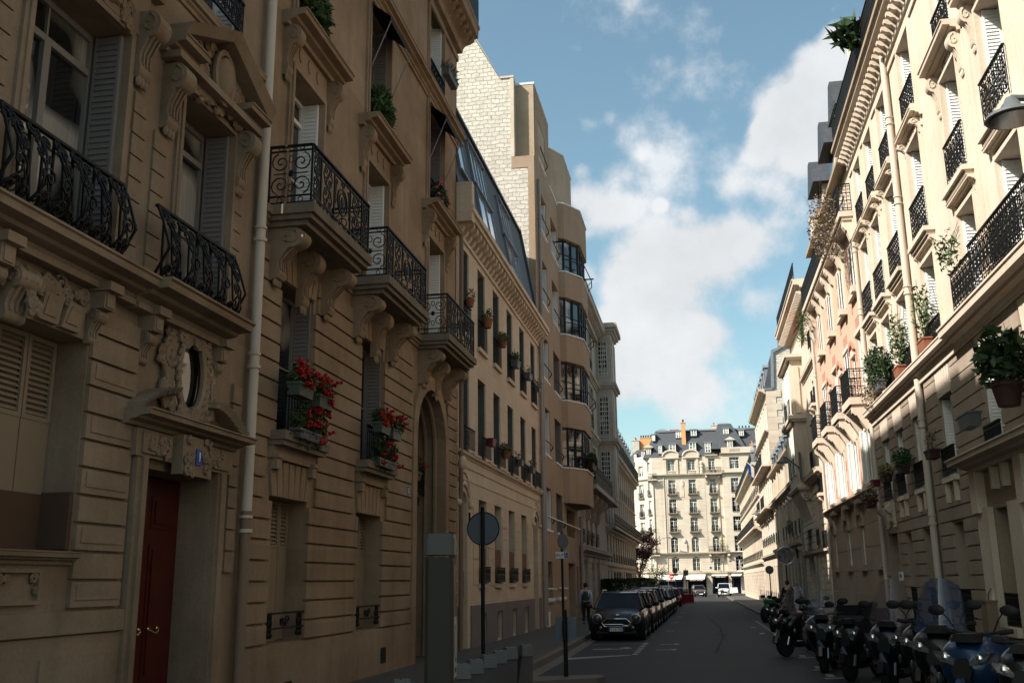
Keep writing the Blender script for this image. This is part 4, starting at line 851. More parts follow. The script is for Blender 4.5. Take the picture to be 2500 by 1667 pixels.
# oriel 66.2-69.6 projecting 1 m; near face glazed with small panes
mb=E_.mb()
for z0,z1,o0,o1 in ((7.0,10.7,7.7,10.2),(10.9,14.5,11.35,13.9),(14.9,18.3,15.9,17.75)):
    mb.box(66.2,66.35,0,.18,z0,z1); mb.box(66.2,66.35,.78,1.05,z0,z1); mb.box(66.2,66.35,.18,.78,z0,o0-.55 if z0>8 else o0); mb.box(66.2,66.35,.18,.78,o1,z1)
    if z0>8: mb.box(66.2,66.35,.18,.78,o0-.14,o0)
    mb.box(66.35,69.5,.9,1.05,z0,z1); mb.box(69.3,69.5,0,1.05,z0,z1); mb.box(66.1,69.6,0,1.2,z1-.0,z1+.16); mb.box(66.0,69.7,0,1.35,z1+.16,z1+.38)
mb.box(66.2,69.5,.0,1.0,6.7,7.0); mb.box(66.6,67.0,1.05,1.1,7.2,18); mb.box(68.9,69.3,1.05,1.1,7.2,18); mb.box(65.8,69.9,0,1.5,18.68,19.0)
orl=mb.build('oriel','st_grey',E_.root)
for z0,z1 in ((7.7,10.2),(11.35,13.9),(15.9,17.75),(10.9,11.2),(15.35,15.76)):
    mb=E_.mb(); mb.box(66.24,66.26,.18,.78,z0,z1); g=mb.build('window','glass_dark',orl)
    mb=E_.mb(); n=max(2,int((z1-z0)/.3))
    for k in range(n+1): z=z0+(z1-z0)*k/n; mb.box(66.2,66.24,.18,.78,z-.02,z+.02)
    for y in (.18,.36,.48,.6,.76): mb.box(66.2,66.24,y-.015,y+.015,z0,z1)
    mb.build('window_frame','white_paint',orl)
mb=E_.mb(); mb.prism([(.6,18.6),(-1.0,21.6),(-6,22.3),(-11,18),(-11,-.4),(-.4,-.4),(-.4,18.0)],'a',54.0,69.4); mb.build('roof','slate',E_.root)
# ---- long far-left building
F_=Bld('long soot-grey apartment building with a continuous balcony and zinc dormers','L',69.6,101.5)
mb=F_.mb(); hs=[]; n=13; YF=[70.4+2.38*k for k in range(n)]
for y in YF: hs+=[(y,y+1.15,8.4,10.6,.3),(y,y+1.15,5.75,7.9,.3),(y,y+1.1,3.1,5.1,.3),(y,y+1.1,.5,2.5,.3)]
wallmesh(mb,69.62,101.5,-.8,11.6,hs); mb.build('wall','st_grey',F_.root)
mb=F_.mb(); cornice(mb,69.6,101.7,10.8,.5,.6); mb.box(69.6,101.6,0,.7,5.35,5.5); cornice(mb,69.6,101.5,5.0,.35,.4); cornice(mb,69.6,101.5,8.0,.2,.15); cornice(mb,69.6,101.5,2.7,.2,.15); brackets(mb,69.8,101.3,.8,.2,10.6,10.85,.4)
for k in range(14): y=69.95+2.38*k; mb.box(y-.1,y+.1,0,.1,5.8,10.7)
mb.build('moulding','st_grey',F_.root)
for z,d in ((11.3,.55),(5.5,.65)):
    for k in range(6): inst(rail(5.2,.85 if z<6 else 1.0,'far'),'railing',F_.root,(F_.u(72.3+5.3*k),-d,z))
for y in YF:
    win(F_,y,y+1.15,8.4,10.6,.3,nz=3,fm='frame_grey',rl='far',rh=.8,rd=.05); win(F_,y,y+1.15,5.75,7.9,.3,nz=3,fm='frame_grey'); win(F_,y,y+1.1,3.1,5.1,.3,nz=3,fm='frame_grey',rl='far',rh=.6,rd=.05); win(F_,y,y+1.1,.5,2.5,.3,nz=2,fm='frame_grey',rl='far' if int(y)%2 else None,rh=1.9)
mb=F_.mb(); mb.prism([(.1,11.4),(-.9,14.6),(-2,16.0),(-6,17),(-11,12),(-11,-.5),(-.35,-.5),(-.35,11.4)],'a',69.62,101.5); mb.build('mansard_roof','slate',F_.root)
for k in range(12):
    y=71.4+2.45*k; mb=F_.mb(); mb.box(y,y+1.1,-1.4,-.1,12.2,14.1); mb.prism([(y-.12,14.1),(y+1.22,14.1),(y+.95,14.4),(y+.15,14.4)],'d',-1.5,.02); dm=mb.build('dormer','zinc',F_.root)
    mb=F_.mb(); mb.box(y+.15,y+.95,-.1,-.06,12.4,14.0); mb.build('window','glass_dark',dm); mb=F_.mb(); mb.box(y+.1,y+.18,-.1,-.03,12.35,14.0); mb.box(y+.92,y+1.0,-.1,-.03,12.35,14.0); mb.box(y+.52,y+.58,-.1,-.03,12.35,14.0); mb.build('window_frame','white_paint',dm)
mb=F_.mb(); mb.box(101.2,101.52,-10,0,-.8,11.5); mb.build('gable_wall','st_grey',F_.root)
# ================================================================== RIGHT ROW
A2=Bld('sunlit cream apartment house with seven bays, long stone ledge and bracketed eaves','R',5.0,33.8)
CY=[(31.45,32.75),(29.3,30.6),(26.75,28.15),(23.6,25.0),(20.0,21.3),(17.0,18.4),(13.6,15.0),(10.4,11.8),(7.2,8.6)]
mb=A2.mb(); hs=[]
for a,b in CY: hs+=[(a,b,13.0,15.2,.42),(a,b,9.85,12.4,.42),(a,b,7.1,9.3,.42),(a+.0,b-.2,4.08,5.95,.4)]
for a,b in CY[1:4]: hs.append((a+.15,b-.15,.5,3.05,.4))
hs+=[(31.75,33.2,-.1,3.15,.5),(20.2,21.4,.9,3.15,.55),(16.6,18.3,-.1,3.15,.5),(13.6,15.0,.9,3.0,.4)]
bk=[(19.2,22.6,-.2,4.1),(31.4,33.6,-.2,3.5)]+[(a-.15,b-.05,5.9,6.75) for a,b in CY]
wallmesh(mb,5.0,33.8,6.65,16.2,[h for h in hs if h[2]>6.6])
mb.build('wall','st_right',A2.root)
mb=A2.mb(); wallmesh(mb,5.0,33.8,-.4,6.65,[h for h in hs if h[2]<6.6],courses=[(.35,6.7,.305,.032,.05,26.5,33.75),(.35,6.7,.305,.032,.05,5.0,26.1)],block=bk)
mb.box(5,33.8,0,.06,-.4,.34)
mb.build('rusticated_base','st_right_shade',A2.root)
mb=A2.mb(); cornice(mb,22.4,33.8,6.74,.34,.34); cornice(mb,5.0,22.4,6.66,.42,.48); mb.box(5,33.8,0,.1,6.62,6.74)
mb.box(5,33.8,0,.05,15.35,15.5); cornice(mb,5,33.8,15.5,.15,.12); cornice(mb,5,33.8,15.98,.34,.5)
for i,(a,b) in enumerate(CY):
    surround(mb,a,b,13.02,15.2,.14,.05); surround(mb,a,b,9.87,12.4,.15,.06); surround(mb,a,b,7.12,9.3,.14,.05)
    if i<4: pedcap(mb,a-.3,b+.3,12.66,.20,.30); mb.box(a-.2,b+.2,0,.05,12.42,12.66); pedcap(mb,a-.2,b+.2,9.5,.14,.16)
    else: pedcap(mb,a-.5,b+.5,12.68,.26,.40); pedcap(mb,a-.25,b+.25,9.5,.14,.2)
    mb.box(a-.2,b+.2,0,.24,12.9,13.0); mb.box(a-.15,b+.15,0,.18,12.83,12.9)
    mb.box(a-.22,b+.22,0,.27,9.75,9.86); mb.box(a-.17,b+.17,0,.2,9.66,9.75)
    for k in range(6): # fanned lintel stones
        w=(b-a-.2); x0=a+w*k/6+.012; x1=a+w*(k+1)/6-.012; f=(k+.5)/6-.5; mb.prism([(x0,5.96),(x1,5.96),(x1+f*.25,6.6),(x0+f*.25,6.6)],'d',0,.05)
    for s in (a-.32,b+.32): mb.box(s-.18,s+.18,0,.035,7.1,15.3) if i>3 else None
    mb.box(a+.0,b-.2,0,.16,3.95,4.07)
    for s in (a+.2,b-.4): mb.box(s-.06,s+.06,0,.14,3.5,3.95)
cornice(mb,19.6,22.4,3.94,.28,.62); cornice(mb,16,19.6,3.94,.28,.62)
for y in (22.1,19.0): mb.box(y-.22,y+.22,0,.2,3.1,3.94)
mb.box(21.5,22.3,0,.12,.3,3.2); mb.box(19.4,20.15,0,.12,.3,3.2); mb.box(20.2,21.4,.0,.2,.74,.9)
mb.build('moulding','st_right',A2.root)
mb=A2.mb(); brackets(mb,5.2,33.6,.36,.15,15.66,15.97,.38); mb.build('eaves_bracket','st_right',A2.root)
mb=A2.mb()
for i,(a,b) in enumerate(CY):
    if i>3:
        for s in (a-.32,b+.32): console(mb,s,.2,11.8,12.68,.30)
    else:
        for s in (a-.08,b+.08): console(mb,s,.12,12.25,12.64,.3,0,False)
    for s in (a-.1,b+.1): console(mb,s,.12,9.3,9.66,.16)
    for k in range(5): carve(mb,a,b,12.46,12.62,.05,5,k+i*9,.05,.02)
console(mb,32.9,.3,3.35,3.95,.3); console(mb,31.6,.3,3.35,3.95,.3)
mb.build('console','st_right',A2.root,True)
for i,(a,b) in enumerate(CY):
    kw=dict(nz=3,fm='white_paint',gm='glass_dark',shut='reveal',sm='shutter_white',dw=.3)
    st='guard' if i>3 else 'lattice'
    win(A2,a,b,13.02,15.2,.42,rl=st,rh=.85,rd=.1,rm='iron',**kw)
    win(A2,a,b,9.87,12.4,.42,rl=st,rh=1.0,rd=.14,rw=b-a+.14,rm='iron',**kw)
    win(A2,a,b,7.12,9.3,.42,rl='guard',rh=.62 if i<4 else .9,rd=.1 if i<4 else .3,rw=b-a+.1 if i<4 else 1.6,**kw)
    win(A2,a,b-.2,4.1,5.95,.4,rl='dense',rh=.62,rd=.1,**kw)
inst(rail(9.0,.95,'guard'),'railing',A2.root,(A2.u(15.0),-.42,7.1))
for a,b in CY[1:4]: win(A2,a+.15,b-.15,.5,3.05,.4,nl=1,shut='closed',louv=1,sm='shutter_teal',rl='dense',rh=1.05,rd=.0)
win(A2,20.2,21.4,.9,3.15,.55,nl=1,louv=1,shut='closed',sm='shutter_cream',rl='dense',rh=.6,rd=.0); win(A2,13.6,15,.9,3.0,.4,nl=1,louv=1,shut='closed',sm='shutter_teal',rl='dense',rh=.6)
mb=A2.mb(); mb.box(31.75,33.2,-.5,-.42,-.1,3.15); mb.box(16.6,18.3,-.5,-.42,-.1,3.15); mb.build('door','paint_brown',A2.root)
mb=A2.mb(); mb.box(31.1,31.7,.06,.08,1.75,2.0); q=mb.build('parking_notice','sign_white',A2.root); mb=A2.mb(); mb.prism([(31.25,1.85),(31.55,1.85),(31.5,1.93),(31.4,1.93)],'d',.08,.09); mb.build('arrow_mark','letter_black',q)
pipe(A2,26.32,.2,6.75,.085,.13,'pipe_paint',(1.55,3.1,5.5)); pipe(A2,26.32,7.05,15.9,.085,.13,'pipe_paint',(9.0,11.5,13.8)); pipe(A2,33.72,.1,13.0,.07,.1,'pipe_paint',(4.6,7.5,10.4,12.6))
mb=A2.mb(); mb.prism([(.48,16.33),(.3,16.42),(-.8,19.6),(-4,21.0),(-11,20),(-11,-.4),(-.5,-.4),(-.5,16.2)],'a',5.02,33.75); mb.build('mansard_roof','slate',A2.root)
mb=A2.mb(); mb.box(5,33.8,.42,.56,16.3,16.42); mb.box(5,33.8,-.7,-.45,19.55,19.7); mb.build('gutter','st_weathered',A2.root)
for k in range(9): inst(rail(3.15,1.0,'dense'),'parapet_rail',A2.root,(A2.u(6.8+3.17*k),-.46,16.44))
chimney(A2,33.0,33.7,-2.2,-.3,18,20.3,'st_right',3); chimney(A2,22.0,22.7,-2.8,-.8,18,21.8,'st_right',3)
# ---- brick and stone house
B2=Bld('brick and stone apartment house with chequered red panels and deep bracketed stone balconies','R',33.8,47.6)
mb=B2.mb(); CB=[34.05,37.1,40.6,44.0]; hs=[]
cols=[(y,y+1.15) for y in (34.5,37.6,41.0,44.5)]; mids=[(y,y+.7) for y in (36.3,39.7,43.1)]
for a,b in cols: hs+=[(a,b,4.95,6.75,.14),(a,b,7.78,10.1,.25),(a,b,11.5,13.4,.14)]
for a,b in mids: hs+=[(a,b,8.0,9.6,.2)]
AR=[(37.85,38.75),(41.3,42.3),(45.5,46.5)]
for a,b in AR: hs.append((a,b,2.25,4.05,.25,.42))
hs.append((46.7,47.2,1.0,4.0,.2,.25))
wallmesh(mb,33.8,47.6,4.62,14.1,[h for h in hs if h[2]>4.5]); mb.build('wall','brick_cream',B2.root)
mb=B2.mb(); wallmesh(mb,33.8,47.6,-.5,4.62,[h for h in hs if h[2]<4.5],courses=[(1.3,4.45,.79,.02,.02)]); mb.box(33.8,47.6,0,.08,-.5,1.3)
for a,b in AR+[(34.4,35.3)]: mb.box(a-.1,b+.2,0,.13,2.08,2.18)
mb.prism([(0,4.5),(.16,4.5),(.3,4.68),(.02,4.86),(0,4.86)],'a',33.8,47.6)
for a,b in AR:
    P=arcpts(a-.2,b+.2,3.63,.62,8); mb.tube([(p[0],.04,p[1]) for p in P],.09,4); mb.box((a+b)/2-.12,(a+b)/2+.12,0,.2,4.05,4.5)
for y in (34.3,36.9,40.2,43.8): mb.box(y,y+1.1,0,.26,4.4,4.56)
mb.build('base_storey','st_right_shade',B2.root)
mb=B2.mb()
for k,(a,b) in enumerate(cols):
    for z in (5.1,5.9,8.3,9.3,11.0,12.1,12.9):
        for y in (a-.42,b+.14): mb.grp('red_panel'); mb.box(y,y+.3,-.001,.008,z,z+.42)
    mb.grp('red_panel'); mb.box(a+.1,b-.1,-.001,.01,10.2,10.7)
for a,b in mids: mb.grp('red_panel'); mb.box(a-.2,b+.2,-.001,.01,7.45,7.95); mb.tube([(p[0],.01,p[1]) for p in arcpts(a-.15,b+.15,9.75,.35,6)],.12,4)
mb.build('red_panel','brick_red',B2.root)
mb=B2.mb()
for a,b in cols:
    mb.grp('stone_dressing'); mb.box(a-.12,b+.12,0,.05,6.75,7.0); mb.box(a-.16,b+.16,0,.06,10.1,10.25); mb.box(a-.14,b+.14,0,.16,11.35,11.5); mb.box(a-.05,b+.05,0,.14,4.84,4.95); mb.box(a-.6,a-.16,0,.28,11.3,11.52); mb.box(a-.62,a-.18,0,.04,11.52,13.9)
for a,b in mids: mb.grp('stone_dressing'); mb.box(a-.12,b+.12,0,.05,9.6,9.85); mb.box(a-.1,b+.1,0,.12,7.9,8.0)
mb.build('stone_dressing','st_right',B2.root)
BL=[(32.9,35.9),(36.4,39.2),(39.7,42.6),(43.1,45.9)]
for i,(a,b) in enumerate(((34.36,36.3),(37.5,39.3),(40.9,42.65),(44.3,46.15))):
    mb=B2.mb(); mb.box(a,b,0,.62,7.5,7.74); mb.box(a+.08,b-.08,0,.55,7.4,7.5); sl=mb.build('balcony','st_right',B2.root)
    mb=B2.mb()
    for y in (a+.2,b-.2): mb.grp('bracket'); mb.prism([(0,7.4),(.55,7.4),(.55,7.22),(.46,7.12),(.42,7.14),(.12,6.62),(.08,6.68),(.0,6.4)],'a',y-.14,y+.14)
    mb.build('bracket','st_right',sl)
    inst(rail(b-a-.06,.98,'lattice'),'railing',sl,(B2.u((a+b)/2),-.58,7.75)); 
    for y in (a+.04,b-.04): inst(rail(.56,.98,'lattice'),'railing',sl,(B2.u(y),-.30,7.75),PI/2)
mb=B2.mb(); mb.box(33.95,47.4,0,.46,14.02,14.22); mb.box(34.0,47.3,0,.38,13.9,14.02); sl=mb.build('balcony','st_right',B2.root)
mb=B2.mb()
for y in (34.2,36.4,37.4,39.6,40.8,42.9,44.2,46.4,47.2): mb.grp('bracket'); mb.prism([(0,13.9),(.36,13.9),(.36,13.7),(.28,13.55),(.24,13.55),(.14,13.2),(.05,13.1),(0,12.9)],'a',y-.15,y+.15)
mb.build('bracket','st_right',sl)
for k in range(4): inst(rail(3.33,1.0,'dense'),'railing',sl,(B2.u(35.68+3.35*k),-.42,14.23))
inst(rail(.4,1.0,'lattice'),'railing',sl,(B2.u(33.98),-.22,14.23),PI/2)
def outshut(Bq,a,b,z0,z1,sides=(0,1)):
    me=cached(('os',round(z1-z0,2)),lambda:_closed(.5,z1-z0,1,0,'shutter_white'))
    out=[]
    for s in sides: out.append(Bq.put(me,'shutter',(a-.27,b+.27)[s],.05,z0,None,0))
    return out
for k,(a,b) in enumerate(cols):
    for z0,z1 in ((4.95,6.75),(7.78,10.1),(11.5,13.4)):
        win(B2,a,b,z0,z1,.14,nl=2,louv=0,shut='closed' if z0!=7.78 or k%2 else None,sm='shutter_white',gm='glass_dark')
for a,b in mids: win(B2,a,b,8.0,9.6,.2,nl=1,louv=0,shut='closed',sm='shutter_white')
for a,b in AR: win(B2,a,b,2.27,4.05,.25,arch=.42,nl=1,louv=0,sm='shutter_white'); win(B2,a+.02,b-.02,2.28,3.62,.22,nl=1,louv=0,shut='closed',sm='shutter_white',th=.03)
for a,b in cols:
    for z0,z1 in ((4.95,6.75),):
        me=cached(('ps',round(z1-z0,2)),lambda:_closed(.2,z1-z0,1,0,'shutter_white'))
        for y in (b+.03,): B2.put(me,'shutter',y,.11,z0,None,PI/2)
# attic storey set back, dormers breaking the eaves
mb=B2.mb(); wallmesh(mb,33.8,47.6,14.1,17.2,[(a-.1,b+.1,14.25,16.2,.2) for a,b in cols],d=-.35); mb.build('attic_wall','st_right_far',B2.root)
for a,b in cols: win(B2,a-.1,b+.1,14.25,16.2,.2,nl=2,louv=0,shut='closed',sm='shutter_white',d=-.35)
mb=B2.mb(); mb.prism([(-.1,17.0),(-.15,17.2),(-1.6,19.8),(-6,20.5),(-11,18),(-11,-.4),(-.7,-.4),(-.7,17.0)],'a',33.82,47.55); mb.build('mansard_roof','slate',B2.root)
mb=B2.mb(); mb.box(33.8,47.6,-.36,.05,16.9,17.05); mb.build('gutter','st_weathered',B2.root)
for k,(a,b) in enumerate(((34.0,35.3),(37.3,38.7),(41.2,42.7))):
    mb=B2.mb(); mb.box(a,b,-2,-.1,17.0,18.2); dm=mb.build('dormer','st_end',B2.root)
    mb=B2.mb(); P=[(a-.35,18.15),(b+.35,18.15),(b+.1,18.4),((a+b)/2+.2,19.4),((a+b)/2-.2,19.4),(a-.1,18.4)]; mb.prism(P,'d',-2.2,.3); mb.build('dormer_roof','slate',dm)
    mb=B2.mb(); mb.box(a+.2,b-.2,-.1,-.06,17.2,18.1); mb.build('window','glass_dark',dm)
chimney(B2,46.0,46.9,-1.9,-.2,16,18.4,'st_right',2)
pipe(B2,47.45,.1,12.8,.06,.09,'pipe_paint',(4.0,8.6,11)); 
# ---- neo-classical house with stone oriel
C2=Bld('carved cream stone house with projecting oriel, spiral corbel and tall blue-black roof railing','R',47.6,59.2)
mb=C2.mb(); hs=[(48.0,48.6,9.9,11.2,.25),(49.1,49.75,9.9,11.2,.25),(48.0,48.6,5.7,6.9,.25),(49.1,49.75,5.7,6.9,.25),(48.0,48.6,3.2,4.2,.2),(49.1,49.75,3.2,4.2,.2),(51.0,52.2,3.4,5.9,.3),(54.3,57.0,-.2,3.2,.5),(51.0,52.0,.6,2.8,.3),(48.2,49.2,12.7,14.4,.3),(51.0,52.2,7.2,9.4,.3)]
wallmesh(mb,47.6,59.2,-.5,15.6,hs,courses=[(.3,2.95,.33,.04,.06),(3.3,6.4,.33,.04,.06)]); mb.build('wall','st_right',C2.root)
mb=C2.mb(); cornice(mb,47.6,53.4,6.45,.4,.4); cornice(mb,47.6,59.2,2.95,.22,.2); cornice(mb,47.6,53.4,11.75,.3,.2); cornice(mb,47.6,59.2,15.3,.6,.8); brackets(mb,47.8,59.0,.3,.13,15.0,15.32,.62)
for a,b,z0 in ((48.0,48.6,9.9),(49.1,49.75,9.9),(48.0,48.6,5.7),(49.1,49.75,5.7)): mb.box(a-.12,b+.12,0,.3,z0-.16,z0-.02); console(mb,(a+b)/2,.3,z0-.7,z0-.15,.28)
# oriel
OB=[(53.5,0),(53.5,.62),(58.4,.62),(58.4,0)]
mb.prism(OB,'z',6.4,13.2); 
for z,h,p in ((9.85,.3,.16),(13.15,.3,.18),(6.3,.25,.08)): mb.box(53.5-p,58.4+p,0,.62+p,z,z+h*.4); mb.box(53.5-p*1.5,58.4+p*1.5,0,.62+p*1.5,z+h*.4,z+h)
for z in (10.3,7.0):
    for y in (53.7,58.1): mb.box(y-.14,y+.2,.62,.68,z,z+2.4)
    mb.box(53.44,53.5,.2,.48,z,z+2.5)
mb.build('oriel','st_right',C2.root)
mb=C2.mb(); mb.prism([(0,6.3),(.6,6.3),(.58,6.1),(.34,5.7),(.16,5.1),(0,4.6)],'a',53.6,58.3); mb.tube([(53.5,p[0]-.0,p[2]) for p in spiral(.30,5.98,.26,PI/2,1.8,0,20,.08)],.055,6); mb.build('spiral_corbel','st_right',C2.root,True)
for z0,z1 in ((10.4,12.8),(7.2,9.4)):
    for y in (54.6,56.4): win(C2,y,y+1.1,z0,z1,.02,nz=3,d=.64,rl='dense',rh=.8,rd=.05)
for h in hs[:6]+[hs[6],hs[10],hs[9]]: win(C2,*h[:4],.25,nz=2,fm='frame_grey',rl='dense',rh=.75,rd=.1)
mb=C2.mb(); mb.box(54.3,57.0,-.5,-.4,-.2,3.2); mb.box(51.0,52.0,-.3,-.2,.6,2.8); mb.build('door','door_dark',C2.root)
mb=C2.mb(); mb.box(47.6,59.2,.66,.7,15.95,16.1); mb.build('parapet_rail','iron_grey',C2.root)
for k in range(3): inst(rail(3.55,.8,'dense'),'railing',C2.root,(C2.u(49.4+3.6*k),-.68,15.92))
mb=C2.mb(); mb.prism([(-.5,15.6),(-.9,16.2),(-1.7,18.4),(-6,19.8),(-11,18),(-11,-.4),(-.8,-.4)],'a',47.62,59.1); mb.build('mansard_roof','slate',C2.root)
chimney(C2,58.3,59.0,-2.4,-.6,16,18.2,'st_right',2); chimney(C2,48.0,49.0,-2.3,-1.0,16,18.9,'st_right',2)
mb=C2.mb(); mb.add([(51.0,.0,14.9),(52.8,.0,14.9),(52.8,.5,14.2),(51.0,.5,14.2)],[(0,1,2,3)]); mb.build('awning','awning_red',C2.root)
mb=C2.mb(); mb.add([(54.6,.0,4.4),(56.6,.0,4.4),(56.6,.9,3.8),(54.6,.9,3.8)],[(0,1,2,3)]); mb.build('awning','awning_black',C2.root)
pipe(C2,58.9,.1,6.2,.07,.1,'pipe_grey',(2.2,)); pipe(C2,53.0,.1,2.9,.08,.12,'pipe_grey',(1.9,))
# ---- mansard house with blue-grey dormers
D2=Bld('grey stone apartment house with a row of blue-grey zinc dormers above its dark balcony','R',59.2,80.8)
mb=D2.mb(); YD=[59.95+2.35*k for k in range(9)]; hs=[]
for y in YD: hs+=[(y,y+1.15,7.75,9.2,.3),(y,y+1.15,4.35,6.6,.3),(y,y+1.1,.8,2.7,.3)]
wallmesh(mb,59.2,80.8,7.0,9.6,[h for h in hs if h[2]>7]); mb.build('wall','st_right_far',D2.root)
mb=D2.mb(); wallmesh(mb,59.2,80.8,-.7,7.0,[h for h in hs if h[2]<7],courses=[(.3,2.9,.33,.03,.03)]); mb.build('lower_wall','st_right_shade',D2.root)
mb=D2.mb(); cornice(mb,59.2,80.8,7.0,.45,.42); cornice(mb,59.2,80.8,3.6,.35,.35); cornice(mb,59.2,80.8,9.35,.3,.4); 
for y in YD: mb.box(y-.7,y-.4,0,.08,.0,9.3); surround(mb,y,y+1.15,4.35,6.6,.14,.06)
for y in YD[::2]: console(mb,y-.55,.3,3.0,3.6,.4)
mb.build('moulding','st_right_far',D2.root)
for y in YD:
    win(D2,y,y+1.15,7.75,9.2,.3,nz=2,shut='reveal',dw=.2); win(D2,y,y+1.15,4.35,6.6,.3,nz=3,shut='reveal',sm='shutter_grey',dw=.2,rl='far',rh=.85,rd=.08); win(D2,y,y+1.1,.8,2.7,.3,nz=2,fm='frame_dark')
mb=D2.mb(); mb.prism([(0,9.65),(-1.2,10.9),(-6,11.4),(-11,11),(-11,-.4),(-.35,-.4),(-.35,9.6)],'a',59.2,80.7); mb.build('mansard_roof','zinc',D2.root)
for y in YD:
    mb=D2.mb(); mb.box(y-.05,y+1.2,-1.4,-.05,9.65,10.9); mb.prism([(y-.15,10.9),(y+1.3,10.9),(y+1.0,11.2),(y+.15,11.2)],'d',-1.6,.05); dm=mb.build('dormer','zinc',D2.root); mb=D2.mb(); mb.box(y+.15,y+1.0,-.05,-.02,9.8,10.8); mb.build('window','glass_dark',dm)
pipe(D2,66.5,.1,9.3,.07,.1,'pipe_grey',(3,)); pipe(D2,74,.1,9.3,.07,.1,'pipe_paint',(3,))
# ---- tall house behind with a rough quoined gable
E2_=Bld('tall stone house with a rough masonry gable, toothed quoins and small brick chimney','R',80.8,98.5)
mb=E2_.mb(); YE=[81.8+2.4*k for k in range(7)]; hs=[]
for y in YE:
    hs+=[(y,y+1.15,z,z+2.1,.3) for z in (13.6,11.0,8.0,4.6)]; hs.append((y,y+1.1,.6,2.8,.3))
wallmesh(mb,80.8,98.5,-.8,16.5,hs); mb.box(80.8,81.0,-11,0,-.8,16.5); mb.build('wall','st_right_far',E2_.root)
mb=E2_.mb(); mb.prism([(-.6,-.8),(-.6,16.8),(-.8,19.6),(-1.7,20.0),(-4.5,20.6),(-9,20.6),(-9,-.8)],'a',80.55,80.8); mb.build('gable_wall','rubble',E2_.root)
mb=E2_.mb()
for k in range(25): z=3.2+k*.53; w=.75 if k%2 else 1.15; mb.box(80.5,80.8,-w,.0,z+.01,z+.53)
mb.build('quoin','st_right_far',E2_.root)
mb=E2_.mb(); mb.box(80.45,80.85,-.6,.1,16.5,16.65); mb.prism([(-.45,16.65),(-.62,19.75),(-1.7,20.15),(-1.7,20.0),(-.8,19.55),(-.65,16.65)],'a',80.4,80.9); mb.build('flashing','zinc',E2_.root)
mb=E2_.mb(); mb.prism([(.1,16.6),(-.65,19.6),(-1.7,20.0),(-6,20.5),(-10,18),(-10,14)],'a',80.85,98.4); mb.build('mansard_roof','slate',E2_.root)
chimney(E2_,81.0,81.9,-2.4,-1.3,19.8,21.4,'brick_dark',3,'potred'); chimney(E2_,92,92.9,-2.3,-.8,17,18.8,'brick_dark',3,'terracotta')
mb=E2_.mb(); cornice(mb,80.9,98.5,16.3,.4,.6); mb.box(80.9,98.5,0,.7,10.5,10.65); mb.box(80.9,98.5,0,.7,7.2,7.35); mb.box(88,92,0,.9,7.3,7.5); cornice(mb,80.9,98.5,3.5,.3,.3); cornice(mb,80.9,98.5,13.2,.2,.3); 
for y in YE: console(mb,y+1.6,.3,6.5,7.2,.5,0,False)
mb.build('moulding','st_right_far',E2_.root)
for k in range(3): inst(rail(5.5,.9,'far'),'railing',E2_.root,(E2_.u(84.0+5.6*k),-.68,10.66))
for k in range(2): inst(rail(4.5,.9,'far'),'railing',E2_.root,(E2_.u(84.0+6*k),-.68,7.36))
for y in YE:
    for z in (13.6,11.0,8.0,4.6): win(E2_,y,y+1.15,z,z+2.1,.3,nz=2,shut='reveal',dw=.2,rl='far' if z<6 else None,rh=.7)
    win(E2_,y,y+1.1,.6,2.8,.3,nz=2,fm='frame_dark')
for y in YE:
    mb=E2_.mb(); mb.box(y,y+1.1,-1.2,-.1,16.8,18.6); mb.prism([(y-.1,18.6),(y+1.2,18.6),(y+.9,18.9),(y+.2,18.9)],'d',-1.4,.0); dm=mb.build('dormer','zinc',E2_.root); mb=E2_.mb(); mb.box(y+.15,y+.95,-.1,-.06,17.0,18.4); mb.build('window','glass_dark',dm)
# ---- long house with flag
F2=Bld('long pale stone house with continuous balcony at the far right end of the street','R',98.5,146.8)
mb=F2.mb(); YF2=[99.5+2.75*k for k in range(17)]; hs=[]
for y in YF2: hs+=[(y,y+1.2,z,z+2.2,.3) for z in (10.0,6.9,3.7)]+[(y,y+1.2,.2,2.5,.3)]
wallmesh(mb,98.5,146.8,-1,12.6,hs,courses=[(.0,3.0,.36,.04,.04)]); mb.build('wall','st_right_far',F2.root)
mb=F2.mb(); cornice(mb,98.5,146.8,12.3,.5,.6); mb.box(98.5,146.8,0,.75,6.5,6.68); cornice(mb,98.5,146.8,6.2,.3,.4); cornice(mb,98.5,146.8,3.1,.3,.3); cornice(mb,98.5,146.8,9.5,.2,.2); mb.build('moulding','st_right_far',F2.root)
for k in range(9): inst(rail(5.2,.95,'far'),'railing',F2.root,(F2.u(101.5+5.3*k),-.7,6.7)); inst(rail(5.2,.9,'far'),'railing',F2.root,(F2.u(101.5+5.3*k),-.55,12.8))
for y in YF2:
    for z in (10.0,6.9,3.7): win(F2,y,y+1.2,z,z+2.2,.3,nz=2,rl='far' if z!=6.9 else None,rh=.8)
    win(F2,y,y+1.2,.2,2.5,.3,nz=2,fm='frame_grey')
mb=F2.mb(); mb.prism([(.1,12.8),(-.9,15.8),(-2,17),(-6,18),(-10,13),(-10,-1),(-.35,-1),(-.35,12.6)],'a',98.5,146.7); mb.build('mansard_roof','slate',F2.root)
for y in YF2[::2]:
    mb=F2.mb(); mb.box(y,y+1.1,-1.2,-.2,13.2,15.2); mb.prism([(y-.1,15.2),(y+1.2,15.2),(y+.9,15.5),(y+.2,15.5)],'d',-1.4,-.1); dm=mb.build('dormer','zinc',F2.root); mb=F2.mb(); mb.box(y+.15,y+.95,-.2,-.16,13.4,15.0); mb.build('window','glass_cur',dm)
for y in (104,118,131): chimney(F2,y,y+.8,-3.5,-1.2,15.5,18.6,'st_right_far',4)
